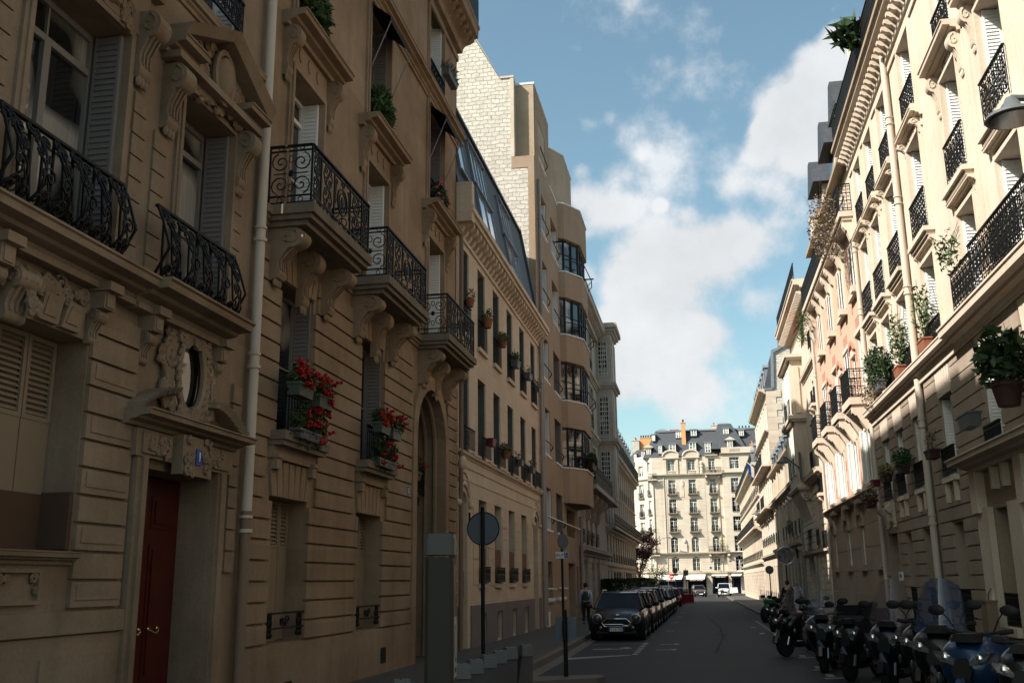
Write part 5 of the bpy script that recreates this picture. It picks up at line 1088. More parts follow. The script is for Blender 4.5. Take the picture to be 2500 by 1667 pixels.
# ================================================================== END BUILDING (faces down the street)
S=1.133
def ex(x): return x*S
def ez(z): return 1.85+(z-1.85)*S
G=Bld('grand cream corner apartment building with tall slate mansard, facing down the street above the bakery','E',0,20,170)
def faceG(Bq,cols,x0,x1,d,name='wall'):
    pass
mb=G.mb(); hs=[]
C3=[(-4.26,-3.2),(-1.27,-.2),(1.76,2.72)]
R3=[(14.12,16.25),(11.35,13.4),(8.62,10.7)]
for i,(a,b) in enumerate(C3):
    a,b=ex(a),ex(b)
    for z0,z1 in R3: hs.append((a,b,ez(z0),ez(z1),.3))
    hs.append((a,b,ez(5.7),ez(7.95),.3,.55)); hs.append((a,b,ez(3.0),ez(5.1),.3,.35)); hs.append((a,b,ez(17.6),ez(19.25),.3))
for a,b in [(-6.25,-2.75),(-2.1,.55),(1.4,3.7)]: hs.append((ex(a),ex(b),-.8,ez(2.55),1.2))
wallmesh(mb,ex(-6.6),ex(3.7),-1.2,ez(19.6),hs,courses=[(ez(2.9),ez(5.3),.38,.03,.04),(ez(5.6),ez(16.4),.42,.03,.035,ex(-5.5),ex(-4.55)),(ez(5.6),ez(16.4),.42,.03,.035,ex(.05),ex(1.1))],block=[]);
mb.build('wall','st_end',G.root)
# right-hand projecting pavilion
mb=G.mb(); hs=[]; a,b=ex(4.85),ex(5.95)
for z0,z1 in R3: hs.append((a,b,ez(z0),ez(z1),.3))
hs+=[(a,b,ez(5.7),ez(7.9),.3),(a,b,ez(3.0),ez(5.1),.3,.35),(ex(4.8),ex(6.2),ez(17.6),ez(19.3),.3),(ex(4.1),ex(5.4),-.8,ez(2.5),1.2)]
wallmesh(mb,ex(3.7),ex(9),-1.2,ez(20.7),hs,d=.7,courses=[(ez(2.9),ez(5.3),.38,.03,.04)]); mb.quad((ex(3.7),0,-1.2),(ex(3.7),.7,-1.2),(ex(3.7),.7,ez(20.7)),(ex(3.7),0,ez(20.7))); mb.build('pavilion','st_end',G.root)
for h in hs[:6]: win(G,h[0],h[1],h[2],h[3],.3,nx=4 if h[2]>20 else 3,nz=3,trans=(h[3]-h[2])*.72,d=.7,gm='glass_dark',rl='far' if h[2]<19 and h[2]>9.5 else None,rh=.85,rd=.1)
for i,(a,b) in enumerate(C3):
    a,b=ex(a),ex(b)
    for z0,z1 in R3: win(G,a,b,ez(z0),ez(z1),.3,nx=4,nz=3,trans=(z1-z0)*S*.75,rl='far',rh=.85,rd=.35,rw=b-a+.1,sill=(.55,.14,.22),sillm='st_slab')
    win(G,a,b,ez(5.7),ez(7.95),.3,nx=4,nz=3,arch=.55); win(G,a,b,ez(3.0),ez(5.1),.3,nx=4,nz=3,arch=.35); win(G,a,b,ez(17.6),ez(19.25),.3,nx=4,nz=3,trans=1.4)
# left canted wing, drops back toward the side street (chamfer)
W=[(ex(-6.6),0),(ex(-7.6),-1.2),(ex(-9.2),-3.0),(ex(-12),-9)]
mb=G.mb()
def wing(i,wins,zt):
    (xa,da),(xb,db)=W[i],W[i+1]; L=math.hypot(xb-xa,db-da); tf0=mb.tf
    def tf(p): t=p[0]/L; k=p[1]; nx,ny=(-(db-da)/L,(xb-xa)/L); 
    return L
def wingface(i,wins,zt,lab):
    (xa,da),(xb,db)=W[i],W[i+1]; L=math.hypot(xb-xa,db-da); ux,ud=(xa-xb)/L,(da-db)/L; nx,nd=(-ud,ux)
    T=lambda p:(G.u(xb+ux*p[0]+nx*p[1]),-(db+ud*p[0]+nd*p[1]),p[2])
    m_=MB(T); H_=[(a*L,b*L,z0,z1,.3,r) for a,b,z0,z1,r in wins]; wallmesh(m_,0,L,-1.2,zt,H_)
    for z,h,p in ((ez(2.7),.25,.25),(ez(5.4),.28,.3),(ez(16.3),.4,.35)): cornice(m_,0,L,z,h,p)
    w=m_.build('wing_wall','st_end',G.root); ang=math.atan2(-ud,ux)
    for a,b,z0,z1,r,_ in [h+(0,) if len(h)==5 else h for h in [(h[0],h[1],h[2],h[3],h[5]) for h in H_]]:
        yc=(a+b)/2; q=T((yc,-.25,z0)); f=inst(cached(('fr',round(b-a,2),round(z1-z0,2),2,3,0,r,.07,'white_paint'),lambda:_frame(b-a,z1-z0,2,3,0,r,.07,'white_paint')),'window',G.root,q,ang)
        inst(cached(('pn',round(b-a,2),round(z1-z0,2),r,'glass_cur'),lambda:_pane(b-a,z1-z0,r,'glass_cur')),'pane',f)
        if z1<ez(16.5) and z0>ez(5): inst(rail(round(b-a+.1,1),.85,'far'),'guard_rail',f,(0,-.45,0)); inst(cached(('sl',round(b-a,1)),lambda:MB().box(-(b-a)/2-.15,(b-a)/2+.15,-.6,.0,-.14,-.01).mesh('sill','st_slab')),'sill',f)
zz=[(14.1,16.2),(11.3,13.3),(8.6,10.6)]
wingface(0,[(.3,.75,ez(a),ez(b),0) for a,b in zz]+[(.3,.75,ez(5.7),ez(7.8),.3),(.3,.75,ez(3.0),ez(5.0),0),(.3,.75,ez(17.5),ez(19),0)],ez(19.6),'')
wingface(1,[(.3,.75,ez(a-.3),ez(b-.4),0) for a,b in zz]+[(.3,.75,ez(5.4),ez(7.4),0),(.3,.75,ez(17.0),ez(18.6),0)],ez(20.0),'')
wingface(2,[(.6,.8,ez(a-.4),ez(b-.5),0) for a,b in zz]+[(.2,.4,ez(a-.6),ez(b-.7),0) for a,b in zz],ez(18.6),'')
mb=G.mb()
for z,h,p in ((ez(2.58),.3,.35),(ez(5.35),.32,.6),(ez(16.75),.35,.45)): cornice(mb,ex(-6.6),ex(3.7),z,h,p); cornice(mb,ex(3.5),ex(9),z,h,p+.7)
cornice(mb,ex(3.5),ex(9),ez(19.6),.35,1.05); mb.box(ex(3.7),ex(9),.5,.8,ez(19.9),ez(20.75))
for k in range(10): mb.box(ex(4.9)+k*.17,ex(4.9)+k*.17+.09,.78,.86,ez(20.15),ez(20.6))
for i,(a,b) in enumerate(C3):
    a,b=ex(a),ex(b); 
    for zb in ((17.15,17.6),(5.0+.55,5.68),(2.98,3.0)): pass
    for z0,z1 in ((17.12,17.58),(5.6,5.7)): mb.box(a-.05,b+.05,-.02,.12,ez(z1)-.08,ez(z1)-.01)
    for k in range(8): x=a+(b-a)*(k+.5)/8; mb.lathe((x,.08,ez(17.05)),[(.05,0),(.03,.06),(.07,.2),(.03,.4),(.05,.46)],'z',6); mb.lathe((x,.08,ez(5.25)),[(.05,0),(.03,.06),(.07,.2),(.03,.4),(.05,.46)],'z',6); mb.lathe((x,.08,ez(2.75)),[(.05,0),(.03,.06),(.07,.2),(.03,.3),(.05,.34)],'z',6)
    mb.box(a-.05,b+.05,0,.14,ez(5.66),ez(5.73)); mb.box(a-.05,b+.05,0,.14,ez(3.02),ez(3.08))
    if i<2:
        P=arcpts(a-.75,b+.75,ez(19.75),.95,12); Q=arcpts(a-.75,b+.75,ez(19.75)-.05,.6,12)
        mb.prism([(p[0],p[1]) for p in P]+[(b+.75,ez(19.45)),(a-.75,ez(19.45))],'d',-.4,.15); mb.tube([(p[0],.2,p[1]) for p in P],.16,5); mb.box(a-.8,b+.8,-.1,.3,ez(19.45)-.06,ez(19.6)); mb.box(a-.6,a-.2,0,.16,ez(17.1),ez(19.4)); mb.box(b+.2,b+.6,0,.16,ez(17.1),ez(19.4))
    else: cornice(mb,a-.5,b+.5,ez(19.5),.35,.4)
for x in (-.72+.0,-.72): pass
for z in (17.0,17.4,17.9,18.4): mb.sph((ex(.72),.2,ez(z+.2)),.3-.04*abs(z-17.9),.2,.35,8,5)
mb.sph((ex(-2.25),.05,ez(15.6)),.4,.08,.7,8,5); mb.box(ex(-2.5),ex(-2.0),0,.06,ez(13.7),ez(15.2)); mb.box(ex(-2.6),ex(-1.95),0,.2,ez(5.8),ez(6.9)); mb.sph((ex(-2.27),.15,ez(7.3)),.3,.15,.4,8,5)
for y in (1.35,3.15): console(mb,ex(y),.35,ez(15.6),ez(16.75),.6)
for y in (1.35,3.15,3.95): console(mb,ex(y),.35,ez(4.4),ez(5.35),.6,.7 if y>3.7 else 0)
mb.box(ex(-6.6),ex(-6.3),0,.12,-.8,ez(2.6))
for x in (-2.4,.97,3.75): mb.box(ex(x)-.35,ex(x)+.4,-1,.25,-.8,.35)
mb.build('moulding','st_end',G.root)
mb=G.mb(); mb.box(ex(1.2),ex(3.6),0,1.1,ez(16.85),ez(17.0)); mb.box(ex(1.15),ex(3.6),0,1.2,ez(5.5),ez(5.62)); mb.box(ex(-7.2),ex(-5.9),-1,.9,ez(16.2),ez(16.35)); mb.box(ex(-7.3),ex(-5.9),-1,.9,ez(5.2),ez(5.35)); sl=mb.build('balcony','st_end',G.root)
for x,y,z,d in ((1.2,3.6,17.0,1.05),(1.15,3.6,5.62,1.15),(-7.2,-5.9,16.35,.85),(-7.3,-5.9,5.35,.85)): inst(rail(round((y-x)*S,1),1.0,'dense'),'railing',sl,(G.u(ex((x+y)/2)),-d,ez(z)))
mb=G.mb() # slate roof: main slope with two raised hipped pavilions
zb=ez(19.6); mb.prism([(-.1,zb),(-2.8,ez(23.75)),(-4.5,ez(24.2)),(-12,ez(24.2)),(-12,-1.2),(-1.3,-1.2),(-1.3,zb)],'a',ex(-5.6),ex(9))
def hip(x0,x1,d0,zb,x2,x3,d1,zt):
    mb.add([(x0,d0,zb),(x1,d0,zb),(x1,-12,zb),(x0,-12,zb),(x2,d1,zt),(x3,d1,zt),(x3,-9,zt),(x2,-9,zt)],[(0,1,5,4),(1,2,6,5),(2,3,7,6),(3,0,4,7),(4,5,6,7)])
hip(ex(-7.9),ex(-3.7),-.3,ez(19.6),ex(-5.9),ex(-4.0),-3,ez(24.0)); hip(ex(2.2),ex(7.4),.5,ez(20.6),ex(3.5),ex(5.5),-2.2,ez(24.6)); hip(ex(-12),ex(-6.5),-4,ez(18.5),ex(-9),ex(-7.5),-6,ez(21.5))
mb.build('mansard_roof','slate',G.root)
mb=G.mb(); mb.box(ex(-5.5),ex(9),-3.1,-2.6,ez(23.75),ez(23.9)); mb.add([(ex(-6),-3,ez(24)),(ex(-3.9),-3,ez(24)),(ex(-4.6),-4.5,ez(24.5)),(ex(-5.2),-4.5,ez(24.5))],[(0,1,2,3)]); mb.add([(ex(3.4),-2.1,ez(24.6)),(ex(5.6),-2.1,ez(24.6)),(ex(5),-4,ez(25)),(ex(4),-4,ez(25))],[(0,1,2,3)]); mb.build('ridge_flashing','zinc',G.root)
def dormer(x0,x1,z0,z1,d,kind='zinc',dd=0):
    mb=G.mb(); mb.box(x0-.12,x1+.12,d-1.8,d,z0-.15,z1+.1); mb.box(x0-.25,x1+.25,d-1.9,d+.14,z1+.1,z1+.25); dm=mb.build('dormer',kind,G.root)
    mb=G.mb(); mb.box(x0,x1,d,d+.03,z0,z1); mb.build('window','glass_cur',dm); mb=G.mb()
    for x in (x0,(x0+x1)/2,x1): mb.box(x-.05,x+.05,d+.0,d+.07,z0-.05,z1+.05)
    for k in range(4): z=z0+(z1-z0)*k/3; mb.box(x0,x1,d+.0,d+.06,z-.03,z+.03)
    mb.build('window_frame','white_paint',dm)
    if kind!='zinc': mb=G.mb(); mb.prism([(x0-.6,z1+.25),(x1+.6,z1+.25),((x0+x1)/2,z1+.8)],'d',d-1,d+.25); mb.build('dormer_pediment','st_end',dm)
for x0,x1,z0,z1,d in ((-3.85,-2.95,20.35,21.55,-.35),(-.85,.05,20.45,21.65,-.35),(1.45,2.2,20.2,21.55,-.3),(-2.75,-2.05,22.8,23.6,-1.9),(-.5,.25,23.0,23.75,-1.9),(4.3,5.0,23.0,23.7,-1.0),(6.6,7.2,22.7,23.4,-1.6),(-5.4,-5.0,20.3,21.4,-.2),(-6.3,-6.0,22.4,23.2,-1.6),(-8.1,-7.7,20.0,20.9,-2.6),(-9.3,-9.0,19.4,20.6,-3.4)): dormer(ex(x0),ex(x1),ez(z0),ez(z1),d)
dormer(ex(4.75),ex(5.4),ez(20.8),ez(21.6),.75,'st_end'); dormer(ex(-7.2),ex(-6.7),ez(20.3),ez(21.0),-.6,'st_end')
def chG(x0,x1,d0,d1,z0,z1,m,n,pm): chimney(G,ex(x0),ex(x1),d0,d1,ez(z0),ez(z1),m,n,pm)
chG(-1.95,-1.35,-3.4,-1.4,21.6,24.9,'terracotta',5,'letter_black'); chG(-9.8,-8.6,-9,-6,17,23.0,'rubble',6,'potred'); chG(-8.5,-6.3,-8,-6.5,17,23.4,'terracotta',6,'letter_black'); chG(-3.9,-2.4,-9,-8,22,24.3,'st_end',7,'potred'); chG(2.6,3.4,-8,-7,23,25.0,'st_end',3,'potred'); chG(6.6,8.6,-8,-6,21,24.3,'st_end',4,'letter_black')
pipe(G,ex(-4.9),0,ez(16.7),.07,.1,'pipe_paint'); pipe(G,ex(3.0),ez(2.7),ez(16.7),.07,.1,'pipe_paint'); pipe(G,ex(-6.5),0,ez(16.7),.07,.1,'pipe_paint')
# shopfronts and cream awnings
for i,(a,b,zt,zo,dd) in enumerate(((-6.3,-2.72,2.55,1.85,2.2),(-2.2,.5,2.55,1.85,2.2),(1.42,3.7,2.5,2.28,1.2),(4.15,5.6,2.5,2.25,1.2))):
    off=.7 if i==3 else 0
    mb=G.mb(); mb.box(ex(a),ex(b),off-1.2,off-1.1,-.8,ez(2.55)); mb.box(ex(a),ex(a)+.25,off-1.1,off-.1,-.8,ez(2.5)); mb.build('shopfront','navy' if i!=1 else 'shop_dark',G.root)
    A0=(ex(a),off+.15,ez(zt)+.0); mb=G.mb(); z1=ez(zo); mb.add([(ex(a),off+.1,ez(zt)),(ex(b),off+.1,ez(zt)),(ex(b)-.25,off+dd,z1),(ex(a)-.2,off+dd,z1),(ex(a),off+.1,ez(zt)-.04),(ex(b),off+.1,ez(zt)-.04),(ex(b)-.25,off+dd,z1-.04),(ex(a)-.2,off+dd,z1-.04)],[(0,1,2,3),(4,5,6,7),(0,3,7,4),(1,2,6,5)]); aw=mb.build('awning','awning_cream',G.root)
    mb=G.mb(); mb.box(ex(a)-.2,ex(b)-.25,off+dd-.02,off+dd+.03,z1-.3,z1-.02); vl=mb.build('awning_valance','shop_dark',aw)
    s_=('ALBAN GUILTE','ARTISAN · PATISSIER','ALBAN GUILTE','')[i]
    if s_: text(s_,.24,'lettering','letter_white',vl,(G.u(ex((a+b)/2)),-(off+dd+.035),z1-.16),(PI/2,0,0),.002,sx=.95)
mb=G.mb(); mb.box(ex(2.0),ex(2.05),-1.1,-1.0,-.6,2.4); mb.box(ex(3.0),ex(3.35),-1.1,-.9,-.6,2.2); mb.build('shop_door','paint_brown',G.root)
mb=G.mb(); mb.box(ex(1.1),ex(1.4),.02,.06,ez(3.3),ez(3.6)); mb.build('street_name_plate','sign_blue',G.root)
mb=G.mb(); mb.box(ex(-12),ex(-6.6),-12,-6,-1.2,ez(18)); mb.build('rear_block','st_end',G.root)
# ================================================================== GROUND
def strip(name,xa,xb,z,mt,ys,kind=True):
    """sheet following the street's gentle fall; xa/xb functions of y"""
    mb=MB(); P=[(xa(y),y,gz(y)+z) for y in ys]; Q=[(xb(y),y,gz(y)+z) for y in ys]; n=len(ys)
    mb.add(P+Q,[(i,i+1,n+i+1,n+i) for i in range(n-1)]); o=mb.build(name,mt); struct(o); return o
YS=[-40,0,5,10,15,20,25,30,40,50,60,80,100,120,135,150,170,260]
mb=MB(); ys=[-400,-40,15,135,400,2500]; P=[]
for x in (-1500,-200,200,1500): P+=[(x,y,gz(y)-.02) for y in ys]
n=len(ys); mb.add(P,[(j*n+i,j*n+i+1,(j+1)*n+i+1,(j+1)*n+i) for j in range(3) for i in range(n-1)]); struct(mb.build('ground','pavement_m'))
strip('road',lambda y:-6.0,lambda y:5.5,0,'asphalt',[y for y in YS if y<151])
mb=MB(); mb.add([(-40,148,gz(148)-.004),(40,148,gz(148)-.004),(40,166,gz(166)-.004),(-40,166,gz(166)-.004)],[(0,1,2,3)]); struct(mb.build('cross_street','asphalt'))
kl=lambda y:-3.72 if y<24 else (-3.72-(y-24)*.02 if y<36 else -3.96)
kr=lambda y:4.15 if y<57 else (4.15-(y-57)/2.5 if y<59.5 else 3.15)
def pav(name,kf,wall,side,ys):
    mb=MB(); n=len(ys); W=.16
    top=[(wall,y,gz(y)+.14) for y in ys]; k1=[(kf(y)-side*W,y,gz(y)+.14) for y in ys]
    mb.add(top+k1,[(i,i+1,n+i+1,n+i) for i in range(n-1)]); o=struct(mb.build(name,'pavement_m'))
    mb=MB()
    for i in range(len(ys)-1):
        a,b=ys[i],ys[i+1]; m=max(1,int((b-a)/1.0))
        if a<0: m=4
        for k in range(m):
            p=a+(b-a)*k/m+.006; q=a+(b-a)*(k+1)/m-.006
            v=[]
            for y in (p,q):
                x1=kf(y); x0=x1-side*W; z=gz(y)
                v+=[(x0,y,z+.143),(x1,y,z+.14),(x1+side*.012,y,z-.03),(x0,y,z-.03)]
            mb.add(v,[(0,1,5,4),(1,2,6,5),(0,1,2,3),(4,5,6,7),(0,3,7,4)])
    struct(mb.build('kerb','granite'))
pav('left_pavement',kl,-8.5,1,[-40,0,5,10,15,18,21,24,30,36,45,60,80,100,120,148]); pav('right_pavement',kr,8.5,-1,[-40,0,10,15,25,40,57,59.5,70,90,110,130,147])
mb=MB(); mb.box(-14,14,166,170.2,gz(170)-.1,gz(170)+.12); struct(mb.build('far_pavement','pavement_m'))
mb=MB(); 
for i in range(40): y=10+i*1.1; z=gz(y)+.004; x=kl(y)+.02; mb.add([(x,y,z),(x+.3,y,z),(x+.3,y+1.08,gz(y+1.08)+.004),(x,y+1.08,gz(y+1.08)+.004)],[(0,1,2,3)])
struct(mb.build('kerb_strip','granite'))
# small island with the post at the near end of the parking bay
mb=MB(); mb.prism([(-3.45,18.2),(-2.0,19.1),(-1.88,19.45),(-2.05,19.75),(-3.45,19.2)],'z',-.02,.11); tag(mb.build('traffic_island','granite'),'low granite traffic island holding the short sign post in the roadway','traffic island')
# painted marks
mb=MB()
def mark(pts,dz=.006): mb.add([(x,y,gz(y)+dz) for x,y in pts],[tuple(range(len(pts)))])
mark([(-3.45,25.35),(-1.95,27.05),(-1.95,27.32),(-3.45,26.1)])
for k in range(7): y=27.3+k*.85; mark([(-1.93,y),(-1.78,y),(-1.78,y+.5),(-1.93,y+.5)])
mark([(-3.45,31.9),(-1.9,32.6),(-1.9,32.72),(-3.45,32.02)])
mark([(-3.2,29.3),(-2.35,29.6),(-2.35,29.85),(-2.7,29.75),(-2.7,30.0),(-3.0,29.75),(-3.2,29.6)]); mark([(-2.5,30.2),(-2.25,29.7),(-2.1,30.1),(-2.3,30.6)])
for y in (29.2,31.9): mark([(-1.4,y),(-1.0,y+.1),(-1.0,y+.25),(-1.4,y+.2)]); mark([(-.95,y+.05),(-.8,y+.1),(-.85,y+.6),(-1.0,y+.5)])
for k in range(6): y=41+k*9; mark([(-1.5,y),(-1.2,y+.3),(-1.25,y+.6),(-1.55,y+.3)])
for k in range(16): y=36.5+k*1.0; mark([(2.42,y),(2.56,y),(2.56,y+.5),(2.42,y+.5)])
for y in (33,31,26.2,22.6,20.6): mark([(2.2,y),(2.6,y+.15),(2.6,y+.35),(2.2,y+.25)]); mark([(2.3,y+.5),(2.45,y+.5),(2.45,y+1.1),(2.3,y+1.1)])
mark([(1.9,44),(2.1,44.3),(2.1,44.8),(1.9,44.6)]); mark([(1.95,38.5),(2.15,38.8),(2.15,39.6),(1.95,39.2)])
for k in range(9): mark([(-3+k*1.2,149),(-2.4+k*1.2,149),(-2.4+k*1.2,151.5),(-3+k*1.2,151.5)])
struct(mb.build('road_marking','road_paint'))
mb=MB(); mb.lathe((.55,38,gz(38)+.0),[(.01,.005),(.3,.006)],'z',16); P=[(.1,60),(.35,52),(.6,44),(.55,36),(.2,28)]
for i in range(4): (x,y),(u,v)=P[i],P[i+1]; mark([(x,y),(x+.07,y),(u+.07,v),(u,v)],.003)
struct(mb.build('road_line','rubber'))
# ================================================================== CARS
def car(label,loc,rz,paint,L=4.3,W=1.80,H=1.55,kind='hatch',front='round',group=None,name='parked_car',door=None,plate=None,cat='car'):
    """local frame: front faces -y, origin on the ground at the middle of the car"""
    t=thing(name,label,cat,loc,rz,group); h2=L/2
    # side profile stations: y, half width at sill, belt height, half width at belt
    if kind=='van': prof_=[(-h2,.55,.62),(-h2+.12,.78,.95),(-h2+.75,.86,1.12),(-h2+.95,.88,1.2),(h2-.1,.9,1.2),(h2,.86,1.1)]
    else: prof_=[(-h2,.60,.60),(-h2+.10,.78,.78),(-h2+.32,.88,.86),(-h2+.75,.94,.93),(-h2+1.15,.97,1.0),(0,1.0,1.03),(h2-.9,1.0,1.07),(h2-.25,.95,1.06),(h2-.05,.84,.98),(h2,.72,.75)]
    k=W/2; ring=[]; sc=H/1.55
    for y,wf,b in prof_:
        b*=sc if kind!='van' else H/1.85; w=k*wf; zb=.20 if abs(y)<h2-.3 else .26
        ring.append([(-w*.92,y,zb),(-w,y,zb+.14),(-w*1.0,y,b*.62),(-w*.97,y,b*.86),(-w*.88,y,b),(-w*.45,y,b+.035),(0,y,b+.05),(w*.45,y,b+.035),(w*.88,y,b),(w*.97,y,b*.86),(w,y,b*.62),(w,y,zb+.14),(w*.92,y,zb)])
    mb=MB(); n=13; vs=[p for r in ring for p in r]; m=len(ring)
    mb.add(vs,[(i*n+j,i*n+j+1,(i+1)*n+j+1,(i+1)*n+j) for i in range(m-1) for j in range(n-1)]+[tuple(range(n)),tuple(range((m-1)*n,m*n))]+[(i*n,(i+1)*n,(i+1)*n+n-1,i*n+n-1) for i in range(m-1)])
    body=mb.build('body',paint,t,True)
    body.modifiers.new('s','SUBSURF').render_levels=1; body.modifiers['s'].levels=0
    bt=1.0*sc if kind!='van' else 1.18*H/1.85
    # cabin: belt outline -> roof outline
    if kind=='van': g=[(-h2+.72,-h2+1.35),(h2-.06,h2-.12)]
    elif kind=='suv': g=[(-h2+1.12,-h2+1.85),(h2-.12,h2-.5)]
    else: g=[(-h2+1.1,-h2+1.75),(h2-.15,h2-.62)]
    (yb0,yt0),(yb1,yt1)=g; wb=k*.90; wt=k*.70 if kind!='van' else k*.80; zr=H-.04
    mb=MB(); B4=[(-wb,yb0,bt-.02),(wb,yb0,bt-.02),(wb,yb1,bt-.02),(-wb,yb1,bt-.02)]; T4=[(-wt,yt0,zr),(wt,yt0,zr),(wt,yt1,zr),(-wt,yt1,zr)]
    mb.add(B4+T4,[(0,1,5,4),(1,2,6,5),(2,3,7,6),(3,0,4,7)]); gl=mb.build('window_glass','car_glass',t)
    mb=MB() # roof skin and pillars
    mb.add([(-wt*1.02,yt0-.04,zr-.02),(wt*1.02,yt0-.04,zr-.02),(wt*1.02,yt1+.05,zr-.02),(-wt*1.02,yt1+.05,zr-.02),(-wt*.85,yt0+.15,H),(wt*.85,yt0+.15,H),(wt*.85,yt1-.1,H),(-wt*.85,yt1-.1,H)],[(0,1,5,4),(1,2,6,5),(2,3,7,6),(3,0,4,7),(4,5,6,7)])
    for s in (-1,1):
        mb.tube([(s*wb*1.0,yb0,bt),(s*wt*1.01,yt0,zr)],.045,6); mb.tube([(s*wb,yb1,bt),(s*wt*1.01,yt1,zr)],.06,6); ym=(yb0+yb1)/2-.1; mb.tube([(s*wb*1.0,ym,bt),(s*wt*1.01,ym+.05,zr)],.035,6); mb.tube([(s*wt*1.01,yt0,zr-.01),(s*wt*1.01,yt1,zr-.01)],.035,6)
    mb.build('roof',paint,t,True)
    if kind!='van':
        mb=MB()
        for s in (-1,1): mb.grp('roof_rail'); mb.tube([(s*wt*.96,yt0+.2,H),(s*wt*.96,yt0+.3,H+.05),(s*wt*.96,yt1-.3,H+.05),(s*wt*.96,yt1-.2,H)],.022,6)
        mb.build('roof_rail','alu' if plate else 'black_plastic',t,True)
    hz=.68*sc if kind!='van' else .78; fx=k*.70
    for s in (-1,1):
        mb=MB()
        if front=='round':
            mb.lathe((s*fx,-h2+.10,hz+.02),[(.16,.12),(.165,-.02),(.14,-.05)],'y',18,False); r=mb.build('headlight','lamp_ring',t,True); r.rotation_euler=(0,0,0)
            mb=MB(); mb.lathe((s*fx,-h2+.12,hz+.02),[(.14,-.04),(.09,-.085),(.0,-.10)],'y',18,False); mb.build('lens','lamp_glass',r,True)
        else:
            mb.prism([(s*(fx-.2),hz),(s*(fx+.17),hz+.05),(s*(fx+.17),hz+.15),(s*(fx-.12),hz+.1)],'d',-h2-.01+.06,-h2+.25); r=mb.build('headlight','lamp_glass',t)
        mb=MB(); mb.sph((s*(k+.12),yb0+.18,bt+.08),.12,.07,.08,10,6); mb.tube([(s*k*.9,yb0+.25,bt+.0),(s*(k+.08),yb0+.2,bt+.05)],.025,6); mb.build('wing_mirror','black_plastic' if paint!='car_white' else paint,t,True)
        mb=MB(); mb.lathe((s*k*.58,-h2+.02,.42),[(.055,.06),(.06,-.02),(.0,-.03)],'y',12); mb.build('fog_lamp','lamp_glass',t,True)
        for y in (-h2+.82,h2-.78):
            mb=MB(); x=s*(k-.11); mb.lathe((x,y,.325),[(.20,-.10),(.30,-.11),(.325,-.08),(.325,.08),(.30,.11),(.20,.10)],'x',22); w=mb.build('wheel','rubber',t,True)
            mb=MB(); mb.lathe((x+s*.1,y,.325),[(.205,0),(.19,s*.015),(.0,s*.02)],'x',16,False)
            for q in range(5): a=q*2*PI/5; mb.tube([(x+s*.118,y+.04*math.cos(a),.325+.04*math.sin(a)),(x+s*.118,y+.19*math.cos(a),.325+.19*math.sin(a))],.022,4)
            mb.build('rim','alu',w,True)
            mb=MB(); mb.tube([(s*(k+.004),y+.39*math.cos(PI*q/10),.325+.37*math.sin(PI*q/10)) for q in range(11)],.045,6); mb.build('wheel_arch','black_plastic',t,True)
    mb=MB(); mb.prism([(-h2+.03,.24),(-h2+.06,.34),(-h2+.5,.34),(-h2+.5,.17),(-h2+.12,.17)],'a',-k*.72,k*.72); mb.box(-k*.8,k*.8,h2-.4,h2-.02,.2,.36); mb.box(-k*.97,k*.97,-h2+1.1,h2-1.1,.18,.3)
    mb.prism([(-k*.42,hz-.22),(k*.42,hz-.22),(k*.52,hz-.10),(k*.36,hz+.02),(-k*.36,hz+.02),(-k*.52,hz-.10)],'d',-h2-.035,-h2+.2); mb.build('bumper','black_plastic',t)
    if front=='round':
        Gp=[(-k*.42,hz-.22),(k*.42,hz-.22),(k*.52,hz-.10),(k*.36,hz+.02),(-k*.36,hz+.02),(-k*.52,hz-.10),(-k*.42,hz-.22)]
        mb=MB(); mb.tube([(x,-h2-.04,z) for x,z in Gp],.016,6); mb.tube([(-k*.45,-h2-.045,hz-.15),(k*.2,-h2-.045,hz-.15),(k*.3,-h2-.045,hz-.19),(k*.42,-h2-.045,hz-.19)],.008,5); mb.tube([(-.12,-h2+.12,hz+.14),(-.05,-h2+.08,hz+.15),(0,-h2+.07,hz+.14),(.05,-h2+.08,hz+.15),(.12,-h2+.12,hz+.14)],.012,5)
        mb.build('grille_trim','chrome',t,True)
    pl=MB().box(-.26,.26,-h2-.06,-h2-.045,hz-.37,hz-.255).build('number_plate','sign_white',t)
    if plate:
        text(plate,.115,'plate_text','letter_black',pl,(0,-h2-.064,hz-.312),(PI/2,0,0),.001,sx=.82)
        MB().box(-.26,-.215,-h2-.063,-h2-.05,hz-.37,hz-.255).box(.215,.26,-h2-.063,-h2-.05,hz-.37,hz-.255).build('plate_band','sign_blue',pl)
    mb=MB(); mb.tube([(-.5,yb0-.02,bt+.02),(.0,yb0+.05,bt+.09)],.01,4); mb.tube([(.1,yb0-.02,bt+.02),(.55,yb0+.05,bt+.09)],.01,4); mb.build('wiper','black_plastic',t)
    if door: # left-hand (local +x side) front door swung wide open
        mb=MB(); mb.box(0,1.08,-.03,.03,.25,.98); mb.tube([(0.0,0,.98),(.35,0,1.38),(.98,0,1.40),(1.08,0,1.0)],.03,6); dr=mb.build('door',paint,t); dr.location=(k*.97,-h2+1.25,0); dr.rotation_euler=(0,0,R(12))
        mb=MB(); mb.add([(0.05,0,.98),(.36,0,1.36),(.96,0,1.38),(1.05,0,.98)],[(0,1,2,3)]); mb.build('door_glass','ws_blue',dr); MB().box(0.02,1.06,-.035,-.03,.30,.34).build('trim','chrome',dr)
    return t
cy=lambda f,L=4.3:f+L/2
CG='cars parked nose to tail along the left kerb'
def pcar(label,f,paint,x=-2.87,**k):
    L=k.get('L',4.3); y=f+L/2; c=car(label,(x,y,gz(y)),0,paint,group=CG,**k); c.rotation_euler=(-.005,0,0); return c
